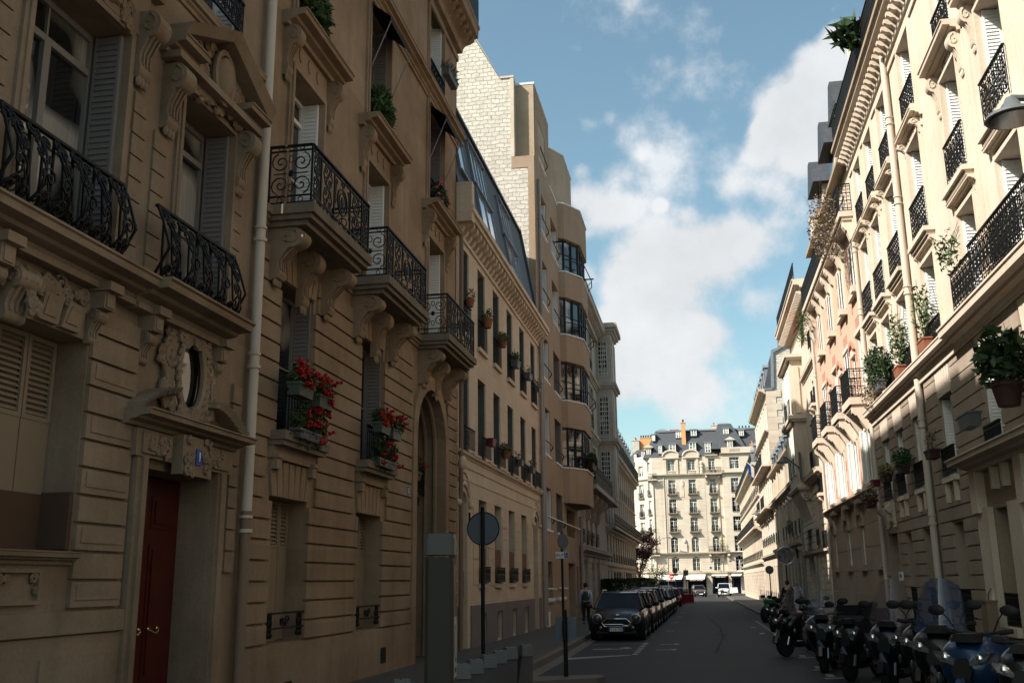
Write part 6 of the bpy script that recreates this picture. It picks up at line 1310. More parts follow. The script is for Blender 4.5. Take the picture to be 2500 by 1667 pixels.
pcar('dark plum crossover with round headlights and plate FE-621-MQ, first of the parked line',33.9,'car_dark',W=1.82,H=1.56,L=4.3,plate='FE·621·MQ')
pcar('black hatchback tucked close behind the dark crossover with round headlights',39.2,'car_black',W=1.78,H=1.52,front='slant',x=-2.83)
pcar('warm grey crossover with slanted headlight, third car of the parked line',44.0,'car_grey',W=1.86,H=1.58,front='slant',x=-2.85)
pcar('tall blue people carrier with a big sky-blue windscreen, fourth of the parked line',49.4,'car_blue',W=1.9,H=1.66,kind='suv',front='slant',L=4.5,x=-2.83)
pcar('black car parked directly behind the blue people carrier',54.8,'car_black',W=1.8,H=1.5,front='slant',x=-2.8)
pcar('silver estate car, sixth of the parked line',60.0,'car_silver',W=1.8,H=1.52,front='slant',x=-2.8)
pcar('dark hatchback, seventh of the parked line',65.5,'car_black',W=1.78,H=1.5,front='slant',x=-2.75)
pcar('bronze crossover, eighth car of the parked line, before the red car',71.0,'car_bronze',W=1.8,H=1.55,front='slant',x=-2.8)
pcar('dark red small car with a round headlight and its street-side door wide open',86.0,'car_red',W=1.78,H=1.48,L=3.9,x=-2.72,door=True)
pcar('dark car with a pale roof parked beyond the red car with the open door',96.0,'car_black',W=1.8,H=1.5,front='slant',x=-2.65)
pcar('silver car parked farthest along the left kerb',104.0,'car_silver',W=1.8,H=1.5,front='slant',x=-2.65)
c=car('dark brown crossover with a lit round headlight stopped in the road before the bakery awnings',(-.62,150.5,gz(150)),R(8),'car_bronze',W=1.82,H=1.6,L=4.3,kind='suv',name='crossover_car'); 
c=car('white delivery van standing at the kerb beside the bakery, a person bending at its nose',(2.95,147.5,gz(147)),R(-3),'car_white',W=1.85,H=1.85,L=4.3,kind='van',front='slant',name='delivery_van',cat='van')
c=car('black estate car with a sloping roof parked by the bakery on the far left',(-5.2,158,gz(158)),R(60),'car_black',W=1.8,H=1.5,front='slant')
# ================================================================== SCOOTERS AND MOTORCYCLES  (local: front faces -y)
def scooter(label,loc,rz,paint='moto_black',ws='ws_clear',wsh=.55,wsw=.5,s=1.0,lean=0,skirt=False,topcase=False,mirrors=True,name='parked_scooter',group='scooters and motorcycles parked side by side along the right kerb',wide=1.0,lights=2):
    t=thing(name,label,'scooter',loc,rz,group); t.scale=(s,s,s); t.rotation_euler=(0,lean,rz)
    for y,r,wd in ((-.78,.27,.12),(.62,.26,.13)):
        mb=MB(); mb.lathe((0,y,r),[(r*.62,-wd*.45),(r*.92,-wd*.5),(r,-wd*.28),(r,wd*.28),(r*.92,wd*.5),(r*.62,wd*.45)],'x',22); w=mb.build('wheel','rubber',t,True)
        mb=MB(); mb.lathe((0,y,r),[(r*.63,-.04),(r*.5,-.03),(.05,-.05),(.05,.05),(r*.5,.03),(r*.63,.04)],'x',14)
        for q in range(5): a=q*2*PI/5; mb.tube([(0,y,r),(0,y+r*.62*math.cos(a),r+r*.62*math.sin(a))],.02,5)
        mb.build('rim','alu',w,True)
    mb=MB() # front mudguard and fork
    P=[(0,-.78+.31*math.cos(a),.27+.31*math.sin(a)) for a in [PI*(.0+.16*k) for k in range(7)]]
    mb.tube(P,.085,8,True); mb.build('mudguard',paint,t,True)
    mb=MB(); 
    for q in (-1,1): mb.tube([(q*.085,-.78,.27),(q*.085,-.60,.72)],.026,8)
    mb.build('fork','alu',t,True)
    # front fairing: lofted leg shield with a beak
    W=wide
    rings=[(.34,-.62,.16,.20),(.48,-.78,.22,.24),(.62,-.86,.27,.30),(.76,-.88,.30,.36),(.90,-.80,.30,.38),(1.0,-.66,.24,.34),(1.06,-.54,.14,.24)]
    mb=MB(); n=9; vs=[]
    for z,yf,w,dp in rings:
        for j in range(n): a=-PI/2*1.0+PI*j/(n-1); vs.append((w*W*math.sin(a)*1.0,yf+dp*(1-math.cos(a)**.8 if math.cos(a)>0 else 1),z))
    m=len(rings); mb.add(vs,[(i*n+j,i*n+j+1,(i+1)*n+j+1,(i+1)*n+j) for i in range(m-1) for j in range(n-1)]+[tuple(range((m-1)*n,m*n)),tuple(range(n))]); f=mb.build('front_fairing',paint,t,True); mo=f.modifiers.new('s','SUBSURF'); mo.levels=0; mo.render_levels=1
    mb=MB(); mb.prism([(-.05*W,.55),(.05*W,.55),(.09*W,.70),(.03*W,.82),(-.03*W,.82),(-.09*W,.70)],'d',-.92,-.8); mb.prism([(-.12*W,.98),(.12*W,.98),(.08*W,1.07),(-.08*W,1.07)],'d',-.78,-.5); mb.build('nose_grille','black_plastic',t); mb=MB(); mb.box(-.2*W,.2*W,-.50,-.40,.36,.98); mb.build('leg_shield','black_plastic',t)
    for q in (-1,1):
        mb=MB(); mb.prism([(q*.06*W,.74),(q*.20*W,.80),(q*.25*W,.88),(q*.17*W,.88),(q*.07*W,.80)],'d',-.885,-.74); h=mb.build('headlight','lamp_glass',t); 
        mb=MB(); mb.sph((q*.15*W,-.86,.82),.055,.04,.055,8,6); mb.build('bulb','chrome',h,True)
        mb=MB(); mb.add([(q*.055*W,-.895,.735),(q*.205*W,-.893,.795),(q*.255*W,-.88,.885),(q*.17*W,-.88,.885),(q*.065*W,-.895,.80)],[(0,1,2,3,4)]); mb.build('lens','lens',h)
        mb=MB(); mb.sph((q*.27*W,-.70,.58),.03,.05,.07,8,5); mb.build('indicator','lamp_glass',t,True)
    # rear body, seat, footboard
    mb=MB(); R2=[(-.42,.12,.20,.34),(-.15,.16,.22,.36),(.05,.2,.3,.62),(.35,.21,.42,.78),(.75,.19,.55,.82),(1.02,.11,.66,.80)]; vs=[]
    for y,w,z0,z1 in R2: vs+=[(-w*.8,y,z0),(-w,y,(z0+z1)/2),(-w*.75,y,z1),(w*.75,y,z1),(w,y,(z0+z1)/2),(w*.8,y,z0)]
    mb.add(vs,[(i*6+j,i*6+(j+1)%6,(i+1)*6+(j+1)%6,(i+1)*6+j) for i in range(5) for j in range(6)]+[tuple(range(6)),tuple(range(30,36))]); mb.build('rear_body',paint,t,True)
    mb=MB(); S2=[(.0,.12,.70,.76),(.2,.17,.76,.84),(.45,.18,.78,.86),(.6,.17,.80,.92),(.95,.13,.82,.92)]; vs=[]
    for y,w,z0,z1 in S2: vs+=[(-w,y,z0),(-w*.8,y,z1),(w*.8,y,z1),(w,y,z0)]
    mb.add(vs,[(i*4+j,i*4+(j+1)%4,(i+1)*4+(j+1)%4,(i+1)*4+j) for i in range(4) for j in range(4)]+[(0,1,2,3),(16,17,18,19)]); mb.build('seat','leather',t,True)
    mb=MB(); mb.tube([(-.36,-.36,1.09),(-.22,-.44,1.07),(0,-.48,1.05),(.22,-.44,1.07),(.36,-.36,1.09)],.018,8); mb.build('handlebar','black_metal',t,True)
    mb=MB(); 
    for q in (-1,1): mb.tube([(q*.25,-.43,1.07),(q*.38,-.36,1.09)],.028,8); mb.tube([(q*.2,-.5,1.07),(q*.36,-.47,1.08)],.009,5)
    mb.build('grip','rubber',t,True)
    if mirrors:
        for q in (-1,1):
            mb=MB(); mb.tube([(q*.2,-.45,1.07),(q*.27,-.47,1.2),(q*.33,-.48,1.28)],.009,6); mb.sph((q*.40,-.48,1.31),.10,.022,.062,10,6); mb.build('mirror','black_plastic',t,True)
    if ws:
        mb=MB(); n=8; rows=5; vs=[]
        for i in range(rows+1):
            u=i/rows; w=wsw/2*(1-.28*u*u); z=.98+wsh*u; y=-.70+.24*u*(.6+.8*wsh)
            for j in range(n+1): v=-1+2*j/n; zz=z-(.10*v*v*u); vs.append((w*v,y+.13*v*v,zz))
        mb.add(vs,[(i*(n+1)+j,i*(n+1)+j+1,(i+1)*(n+1)+j+1,(i+1)*(n+1)+j) for i in range(rows) for j in range(n)]); mb.build('windscreen',ws,t,True)
    if skirt:
        mb=MB(); vs=[]
        for y,w,z0,z1 in ((-.66,.34,.42,1.02),(-.45,.40,.35,1.12),(-.1,.36,.35,.95),(.25,.30,.5,.9)): vs+=[(-w,y,z0),(-w*.95,y,(z0+z1)/2),(-w*.6,y,z1),(w*.6,y,z1),(w*.95,y,(z0+z1)/2),(w,y,z0)]
        mb.add(vs,[(i*6+j,i*6+j+1,(i+1)*6+j+1,(i+1)*6+j) for i in range(3) for j in range(5)]+[tuple(range(6))]); mb.build('leg_cover','cloth_black',t,True)
    if topcase:
        mb=MB(); mb.prism([(-.24,.92),(.24,.92),(.26,1.08),(.2,1.22),(-.2,1.22),(-.26,1.08)],'d',.72,1.12); mb.build('top_case','black_plastic',t)
    mb=MB(); mb.tube([(.17,.0,.3),(.2,.45,.32),(.21,.85,.38)],.055,8); mb.tube([(.02,.05,.32),(.2,.15,.06)],.015,6); mb.build('exhaust','alu',t,True)
    MB().box(-.11,.11,1.04,1.05,.5,.66).build('number_plate','sign_white',t)
    return t
def GP(x,y): return (x,y,gz(y))
scooter('black scooter behind the green wheelie bin, farthest of the parked two-wheelers',GP(2.8,41.0),R(-20),ws=None,topcase=True,s=1.0)
scooter('black scooter with small clear screen beside the white-mudguard motorcycle',GP(2.95,36.2),R(-25),ws='ws_clear',wsh=.4)
scooter('black scooter with a tall smoked windscreen leaning toward the road',GP(2.6,27.4),R(-50),ws='ws_smoke',wsh=.62,wsw=.62,lean=-.05,wide=1.1,s=1.05)
scooter('black three-wheeler scooter with twin glinting headlights and a clear rounded windscreen',GP(2.55,22.8),R(-14),ws='ws_clear',wsh=.52,wsw=.58,wide=1.15,s=1.08)
scooter('black scooter wrapped in a dark leg cover, with round mirrors',GP(3.0,20.9),R(-28),ws=None,skirt=True,s=1.05,topcase=True)
scooter('dark navy scooter with long headlight and mauve-tinted tall windscreen',GP(3.35,18.8),R(-28),paint='moto_navy',ws='ws_purple',wsh=.72,wsw=.62,wide=1.2,s=1.08)
scooter('large black scooter with a broad bluish windscreen dotted with two bolts',GP(3.5,15.8),R(-26),ws='ws_blue',wsh=.66,wsw=.62,wide=1.25,s=1.12)
scooter('bright blue scooter with black oval mirrors at the near end of the row',GP(3.55,13.9),R(-36),paint='moto_blue',ws=None,wide=1.25,s=1.1)
scooter('black scooter half out of the picture beside the blue one',GP(3.75,12.7),R(-30),ws=None,mirrors=False,wide=1.1,s=1.05)

scooter('black scooter wedged between the twin-headlight three-wheeler and the smoked-screen one',GP(3.0,25.2),R(-30),ws=None,topcase=True,s=1.03)
scooter('black scooter hidden behind the white-mudguard motorcycle, only its top showing',GP(3.3,30.2),R(-35),ws='ws_clear',wsh=.35,s=1.05)
scooter('black scooter between the mauve-screened one and the one with two bolts',GP(3.55,17.3),R(-24),ws=None,s=1.1,wide=1.15)
scooter('black scooter second from the green bin in the far part of the row',GP(2.95,38.6),R(-30),ws=None,s=1.0)
# motorcycle seen from behind, white mudguard, red brake hub
t=thing('parked_motorcycle','slim motorcycle seen from behind with white mudguard, big spoked wheel and number plate','motorcycle',GP(2.8,32.5),R(150),'scooters and motorcycles parked side by side along the right kerb')
for y,r in ((.72,.33),(-.72,.33)):
    w=MB().lathe((0,y,r),[(r*.86,-.05),(r,-.03),(r,.03),(r*.86,.05)],'x',28,False).build('wheel','rubber',t,True); mb=MB(); 
    for q in range(12): a=q*PI/6; mb.tube([(0,y,r),(0,y+r*.86*math.cos(a),r+r*.86*math.sin(a))],.006,4)
    mb.tube([(0,y+r*.86*math.cos(q*PI/12),r+r*.86*math.sin(q*PI/12)) for q in range(25)],.018,6); mb.build('rim','chrome',w,True)
MB().lathe((0,.72,.33),[(.12,-.04),(.12,.04)],'x',16).build('brake_hub','sign_red',t,True)
MB().tube([(0,.72+.40*math.cos(a),.33+.42*math.sin(a)) for a in [PI*(.15+.12*k) for k in range(6)]],.06,8).build('mudguard','moto_white',t,True)
MB().prism([(-.15,.55),(.3,.62),(.4,.8),(.1,.95),(-.45,.9),(-.5,.7)],'a',-.13,.13).build('tank','moto_black',t); MB().prism([(.1,.82),(.85,.88),(.95,.98),(.2,.92)],'a',-.12,.12).build('seat','leather',t)
MB().prism([(.2,.75),(.95,.80),(1.0,.98),(.7,.92)],'a',-.08,.08).build('tail','moto_white',t)
MB().tube([(-.38,-.38,1.08),(0,-.5,1.02),(.38,-.38,1.08)],.016,6).tube([(-.06,-.72,.33),(-.06,-.45,1.0)],.025,6).tube([(.06,-.72,.33),(.06,-.45,1.0)],.025,6).build('handlebar','black_metal',t,True)
pl=MB().box(-.11,.11,1.0,1.01,.42,.62).build('number_plate','sign_white',t); text('FA 752\nNW',.07,'plate_text','letter_black',pl,(0,1.013,.52),(PI/2,0,PI),.001)
for q in (-1,1): MB().tube([(q*.3,-.42,1.07),(q*.34,-.44,1.22)],.008,5).sph((q*.38,-.44,1.26),.08,.02,.06,8,5).build('mirror','black_plastic',t,True)
# ================================================================== STREET FURNITURE
def post(x,y,h,r=.038,m='black_metal',z0=.13): return None
t=thing('bicycle_dock_totem','tall grey bike-hire totem with rounded pale cap and a map panel','totem',(-2.23,8.6,.14),R(8))
t.scale=(.80,.80,1)
mb=MB(); mb.prism([(-.17,-.10),(-.13,-.14),(.10,-.14),(.13,-.11),(.13,.20),(.10,.24),(-.13,.24),(-.17,.2)],'z',0,1.92); mb.build('column','totem',t)
mb=MB(); P=[(-.18,-.11),(-.14,-.15),(.11,-.15),(.145,-.11),(.145,.21),(.11,.25),(-.14,.25),(-.18,.2)]; mb.prism(P,'z',1.94,2.08); mb.prism([(x*.94,(y-.05)*.94+.05) for x,y in P],'z',2.08,2.12); c_=mb.build('cap','totem_top',t)
mb=MB(); mb.box(.131,.139,-.09,.19,.1,1.86); pn=mb.build('panel','totem_panel',t)
mb=MB(); mb.box(.14,.145,-.07,.17,.92,1.42); mp_=mb.build('map','map_paper',pn); mb=MB(); mb.tube([(.147,.05+.1*math.cos(a*PI/6),1.2+.15*math.sin(a*PI/6)) for a in range(3,11)],.004,4); mb.box(.146,.148,-.05,.12,.96,1.0); mb.build('map_route','map_ink',mp_)
mb=MB(); 
for z in (.86,.72,.70,.5): mb.box(.14,.145,-.03,.12,z,z+.012)
mb.box(.14,.144,.0,.06,.58,.66); mb.build('pictogram','box_grey',pn)
DG='bicycle docking posts in a row on the left pavement'
dt=thing('bicycle_dock','nearest grey docking post of the row, just in front of the totem','dock',(-3.15,10.5,.14),R(20),DG)
mb=MB(); mb.prism([(-.09,-.16),(.09,-.16),(.1,.06),(.05,.12),(-.05,.12),(-.1,.06)],'z',.56,.70); mb.prism([(-.085,-.14),(.085,-.14),(.085,.05),(-.085,.05)],'z',.70,.73); mb.build('head','dock_grey',dt)
mb=MB(); mb.add([(-.09,-.14,.56),(.09,-.14,.56),(.09,.08,.56),(-.09,.08,.56),(-.24,-.34,0),(.02,-.34,0),(.02,.0,0),(-.24,.0,0)],[(0,1,5,4),(1,2,6,5),(2,3,7,6),(3,0,4,7)]); mb.build('leg','dock_dark',dt)
mb=MB(); mb.sph((0,-.02,.735),.022,.022,.01); mb.build('status_lamp','lamp_glass',dt,True)
for i,(x,y) in enumerate(((-2.99,12.5),(-2.98,13.2),(-2.98,14.05),(-2.99,14.85),(-2.97,15.6),(-2.84,16.25))):
    o=dup(dt,None,(x,y,.14),R(25),'grey docking post, '+('second','third','fourth','fifth','sixth','last')[i]+' of the row counted from the totem')
# round sign seen from behind
t=thing('road_sign','large round road sign, grey back showing, on a black pole before the cream house','road sign',(-4.75,21.9,.12))
MB().tube([(0,0,0),(0,0,3.35)],.045,10).build('pole','black_metal',t,True)
MB().lathe((0,.06,2.88),[(.36,0),(.36,.03)],'y',36).build('disc','sign_back',t,True); MB().tube([(.36*math.cos(a*PI/16),.06,2.88+.36*math.sin(a*PI/16)) for a in range(33)],.014,6).build('disc_rim','black_metal',t,True)
# disabled bay sign
t=thing('parking_sign','round sign edge-on above a white SAUF plate with wheelchair symbol','road sign',(-4.25,31.2,gz(31)+.14))
MB().tube([(0,0,0),(0,0,3.25)],.04,10).build('pole','black_metal',t,True)
d_=MB().lathe((0,-.06,2.98),[(.24,0),(.24,.02)],'y',30).build('disc','sign_back',t,True); d_.rotation_euler=(0,0,R(55))
pl=MB().box(-.20,.20,-.07,-.05,2.46,2.66).build('plate','sign_white',t); text('SAUF',.13,'lettering','letter_black',pl,(-.075,-.074,2.56),(PI/2,0,0),.001,sx=.95)
b_=MB().box(.08,.19,-.075,-.07,2.475,2.645).build('symbol_panel','sign_blue',pl); MB().sph((.125,-.08,2.625),.014,.004,.014).tube([(.125,-.08,2.605),(.125,-.08,2.56),(.155,-.08,2.555),(.165,-.08,2.51)],.007,4).tube([(.125+.03*math.cos(a),-.08,2.53+.03*math.sin(a)) for a in [PI*.5+k*.5 for k in range(8)]],.005,4).build('wheelchair_symbol','letter_white',b_)
# island post with the back of a small sign box
t=thing('bay_sign','short black post with the grey back of a small square sign on the traffic island','road sign',(-2.6,19.3,.10))
MB().tube([(0,0,0),(0,0,1.22)],.042,10).build('post','black_metal',t,True); MB().tube([(0,-.05,.72),(0,-.05,1.02)],.05,8).build('clamp','black_metal',t)
MB().prism([(-.19,.66),(.2,.66),(.2,1.04),(.17,1.08),(-.19,1.08)],'d',.04,.08).build('panel','sign_back',t)
def lollipop(label,x,y,h,r,face,back=False,bar=False):
    t=thing('road_sign',label,'road sign',(x,y,gz(y)+.14)); MB().tube([(0,0,0),(0,0,h)],.035,8).build('pole','black_metal',t,True)
    MB().lathe((0,-.06,h-r),[(r,0),(r,.02)],'y',28).build('disc',face,t,True)
    if bar: MB().box(-r*.7,r*.7,-.085,-.065,h-r-.05,h-r+.05).build('bar','sign_white',t)
    return t
lollipop('red and white no-entry sign near the hedge at the far end of the street',-4.0,136,3.0,.33,'sign_red',bar=True)
q=lollipop('dark round sign back with a small plate under it, before the bakery awnings',-3.1,120,3.55,.32,'black_metal'); MB().box(-.33,.33,-.08,-.04,2.65,2.85).build('plate','black_metal',q)
q=lollipop('post with a dark square sign back in front of the leftmost bakery awning',-1.95,125,3.6,.02,'black_metal'); MB().box(-.3,.3,-.08,-.04,2.7,3.35).build('plate','black_metal',q)
lollipop('round grey sign back on a black post on the right pavement behind the green bin',3.7,58.4,2.62,.23,'sign_back')
t=lollipop('large round sign in a pale ring bracket on a tall black pole, right pavement',4.0,50.6,3.35,.40,'ws_clear'); MB().tube([(.41*math.cos(a*PI/16),-.06,2.95+.41*math.sin(a*PI/16)) for a in range(33)],.018,6).tube([(0,-.03,2.5),(0,-.03,3.3)],.02,6).build('ring','alu',t,True)
def lamp(label,x,y,z,side,L=1.2):
    t=thing('wall_lamp',label,'street lamp',(side,y,z)); s=-1 if side>0 else 1
    MB().box(-.05,.05,-.12,.12,-.9,.5).build('wall_plate','iron_grey',t); MB().tube([(s*.05,0,-.3),(s*.4,0,.0),(s*L*.8,0,.25),(s*L,0,.28)],.045,8).build('arm','iron_grey',t,True)
    MB().lathe((s*L,0,.0),[(.36,-.02),(.34,.03),(.14,.12),(.07,.28)],'z',20).build('shade','iron_grey',t,True); MB().lathe((s*L,0,-.04),[(.3,0),(.3,.02)],'z',18).build('diffuser','lamp_glass',t,True); return t
lamp('bracket street lamp on the stone oriel above the spiral corbel',0,53.3,7.7,5.3,.85); lamp('bracket street lamp farther along the right-hand facades',0,88.0,7.2,5.8,1.0)
lamp('bracket street lamp cut by the right edge of the picture, high on the cream facade',0,13.3,7.85,5.8,1.35); lamp('bracket lamp on the corner of the pale end building',0,168.5,8.4,-6.6,1.6)
# bins and cabinets
for lab,x,y in (('bright green wheelie bin behind the row of two-wheelers',3.12,50.5),):
    t=thing('wheelie_bin',lab,'bin',GP(x,y)); MB().add([(-.22,-.24,.1),(.22,-.24,.1),(.22,.24,.1),(-.22,.24,.1),(-.28,-.32,.98),(.28,-.32,.98),(.28,.32,.98),(-.28,.32,.98)],[(0,1,2,3),(4,5,6,7),(0,1,5,4),(1,2,6,5),(2,3,7,6),(3,0,4,7)]).build('tub','bin_green',t)
    MB().prism([(-.34,.98),(.36,.98),(.36,1.04),(.1,1.09),(-.32,1.05)],'a',-.30,.30).build('lid','wheel_bin_lid',t); 
    for s in (-1,1): MB().lathe((s*.24,.26,.1),[(.1,-.025),(.1,.025)],'x',14).build('wheel','rubber',t,True)
t=thing('rubbish_bag','black bag slumped against the green wheelie bin','bag',GP(2.8,49.9)); MB().sph((0,0,.35),.2,.2,.38,10,7).build('sack','cloth_black',t,True)
t=thing('utility_cabinet','narrow beige cabinet with a cable, standing against the stone wall behind the scooters','cabinet',(5.35,20.9,.12)); MB().box(-.1,.1,-.2,.2,0,1.25).box(-.12,.12,-.22,.22,1.25,1.28).build('housing','pipe_cream',t); MB().tube([(0,0,1.27),(.0,-.05,1.4),(.05,-.1,1.5)],.015,6).build('cable','pipe_cream',t,True)
# ================================================================== PEOPLE
def person(label,loc,rz,pose,top,legs,hair='hair_dark',h=1.76,vest=None,group=None,extra=None):
    t=thing('person',label,'person',loc,rz); k=h/1.76
    J=pose
    def skinmesh(name,verts,edges,mt,parent,root=0,sub=1):
        me=bpy.data.meshes.new(name); me.from_pydata([tuple(c*k for c in v[0]) for v in verts],edges,[]); me.materials.append(M[mt]); o=inst(me,name,parent)
        md=o.modifiers.new('skin','SKIN'); md.use_smooth_shade=True
        for i,v in enumerate(verts): me.skin_vertices[0].data[i].radius=(v[1]*k,v[2]*k if len(v)>2 else v[1]*k)
        me.skin_vertices[0].data[root].use_root=True
        sb=o.modifiers.new('sub','SUBSURF'); sb.levels=sub; sb.render_levels=sub; return o
    V=[(J['pelvis'],.13,.10),(J['waist'],.12,.09),(J['chest'],.16,.11),(J['neck'],.055),(J['head'],.085),(J['crown'],.075)]; E=[(0,1),(1,2),(2,3),(3,4),(4,5)]
    def limb(a,pts):
        i0=a
        for p,r in pts: V.append((p,r)); E.append((i0,len(V)-1)); i0=len(V)-1
    for s in ('l','r'):
        limb(2,[(J['sh'+s],.06),(J['el'+s],.042),(J['wr'+s],.03)]); limb(0,[(J['hp'+s],.09),(J['kn'+s],.058),(J['an'+s],.038),(J['to'+s],.035)])
    body=skinmesh('body',V,E,'skin',t)
    # hand fingers
    for s in ('l','r'):
        w=Vector(J['wr'+s]); e=Vector(J['el'+s]); d=(w-e).normalized(); side=d.cross(Vector((0,1,.2))).normalized(); mb=MB()
        for f in range(4): p=w+d*.05+side*(f-1.5)*.018; mb.tube([tuple(p*k),tuple((p+d*(.075+.01*(f in(1,2)))+Vector((0,-.01,0)))*k),],.009*k,5)
        p=w+d*.02; mb.tube([tuple(p*k),tuple((p+d*.05+side*.045+Vector((0,-.02,0)))*k)],.010*k,5); mb.sph(tuple((w+d*.04)*k),.035*k,.02*k,.045*k,8,5); mb.build('hand','skin',t,True)
    VT=[(J['pelvis'],.165,.125),(J['waist'],.155,.12),(J['chest'],.185,.135),((J['neck'][0],J['neck'][1],J['neck'][2]-.05),.07)]; ET=[(0,1),(1,2),(2,3)]
    def add2(Vx,Ex,a,pts):
        i0=a
        for p,r in pts: Vx.append((p,r)); Ex.append((i0,len(Vx)-1)); i0=len(Vx)-1
    for s in ('l','r'): add2(VT,ET,2,[(J['sh'+s],.075),(J['el'+s],.055),(tuple(Vector(J['wr'+s])*.9+Vector(J['el'+s])*.1),.042)])
    skinmesh('shirt',VT,ET,top,t)
    VL=[(J['pelvis'],.16,.12)];EL=[]
    for s in ('l','r'): add2(VL,EL,0,[(J['hp'+s],.105),(J['kn'+s],.075),(J['an'+s],.062)])
    skinmesh('trousers',VL,EL,legs,t)
    if vest: skinmesh('vest',[(tuple(Vector(J['pelvis'])+Vector((0,0,.02))),.185,.145),(J['waist'],.175,.14),(J['chest'],.205,.155),((J['neck'][0],J['neck'][1],J['neck'][2]-.03),.08)],[(0,1),(1,2),(2,3)],vest,t)
    for s in ('l','r'): a=Vector(J['an'+s]); b=Vector(J['to'+s]); m=(a+b)/2; MB().sph((m.x*k,m.y*k,(m.z-.01)*k),.05*k,.14*k,.05*k,8,5).build('shoe','shoe',t,True)
    c=Vector(J['crown']); hd=Vector(J['head']); m=(c*.62+hd*.38); bk=J.get('back',(0,.02,0))
    MB().sph((m.x*k+bk[0],m.y*k+bk[1],m.z*k+bk[2]),.098*k,.112*k,.11*k,12,8).build('hair',hair,t,True)
    mb=MB(); f=(hd*.8+c*.2); fy=J.get('fy',-1)
    for q in (-1,1): mb.sph(((f.x+q*.09)*k,(f.y)*k,f.z*k),.014*k,.025*k,.035*k,6,5)
    mb.sph((f.x*k,(f.y+fy*.10)*k,(f.z-.01)*k),.014*k,.022*k,.025*k,6,5); mb.build('ears_and_nose','skin',t,True)
    mb=MB()
    for q in (-1,1): mb.sph(((f.x+q*.032)*k,(f.y+fy*.082)*k,(f.z+.02)*k),.011*k,.008*k,.007*k,6,4)
    mb.box((f.x-.025)*k,(f.x+.025)*k,(f.y+fy*.092-.004)*k,(f.y+fy*.092+.004)*k,(f.z-.062)*k,(f.z-.054)*k); mb.build('eyes_and_mouth','hair_dark',t)
    return t
def walkpose(st=.28,arm=.15):
    return dict(pelvis=(0,0,.95),waist=(0,.0,1.12),chest=(0,0,1.32),neck=(0,0,1.5),head=(0,-.01,1.60),crown=(0,-.01,1.70),shl=(-.19,0,1.40),shr=(.19,0,1.40),ell=(-.25,.06,1.14),elr=(.25,-.02,1.14),wrl=(-.25,-arm+.05,.90),wrr=(.25,-arm,.92),hpl=(-.09,0,.90),hpr=(.09,0,.90),knl=(-.09,-st*.45,.50),knr=(.09,st*.2,.48),anl=(-.09,-st*.6,.09),anr=(.09,st,.14),tol=(-.09,-st*.6-.14,.04),tor=(.09,st-.12,.05))
p=person('man walking away in dark green padded vest over pale blue shirt, black trousers',(-5.0,44.0,gz(44)+.14),PI,walkpose(.18,.05),'shirt_blue','trousers',vest='vest')
MB().sph((.36,0,.82),.06,.05,.10,8,5).tube([(.3,0,.9),(.36,0,.95),(.33,0,.8)],.012,5).build('bag','bag_grey',p,True)
person('man in pale blue shirt and jeans walking away on the right pavement beside the facade',(5.0,57.0,gz(57)+.14),PI+.3,walkpose(.12,.05),'shirt_pale','jeans',hair='hair_grey',h=1.74)
pp=walkpose(.05,.3); pp.update(wrl=(-.3,-.35,1.0),wrr=(.3,-.35,1.0)); person('broad man in black jacket standing by the farthest scooters beside the green bin',(3.75,47.5,gz(47)+.14),PI+.1,pp,'cloth_black','trousers',h=1.78)
bend=dict(pelvis=(0,.1,.88),waist=(0,-.05,1.0),chest=(0,-.28,1.08),neck=(0,-.44,1.12),head=(0,-.54,1.08),crown=(0,-.63,1.02),shl=(-.19,-.36,1.08),shr=(.19,-.36,1.08),ell=(-.22,-.42,.82),elr=(.22,-.42,.82),wrl=(-.15,-.5,.6),wrr=(.15,-.5,.6),hpl=(-.1,.1,.84),hpr=(.1,.1,.84),knl=(-.12,.02,.48),knr=(.12,.02,.48),anl=(-.12,.1,.09),anr=(.12,.1,.09),tol=(-.12,-.05,.04),tor=(.12,-.05,.04))
person('person in grey-beige coat bending forward at the nose of the white van',(2.55,143.6,gz(143)+.0),PI,bend,'coat_grey','trousers',h=1.7)
t=thing('white_crate','white plastic box carried at kerb height right of the van','crate',(4.15,144.5,gz(144)+.5)); MB().prism([(-.55,0),(.6,.1),(.5,.8),(-.45,.75)],'d',-.3,.3).build('box','car_white',t)
# flag
t=thing('flag','small tricolour flag hanging from a slanted pole on the far right facade','flag',(5.6,92,10.8)); MB().tube([(.2,0,0),(-1.1,0,1.3)],.03,6).build('pole','white_paint',t,True)
for i,mt in enumerate(('sign_blue','sign_white','sign_red')): mb=MB(); mb.add([(-1.05+.28*i,0,1.2-.28*i),(-.77+.28*i,.06,.92-.28*i),(-.70+.22*i,.1,.0-.2*i),(-.98+.22*i,.02,.2-.2*i)],[(0,1,2,3)]); mb.build('stripe',mt,t)
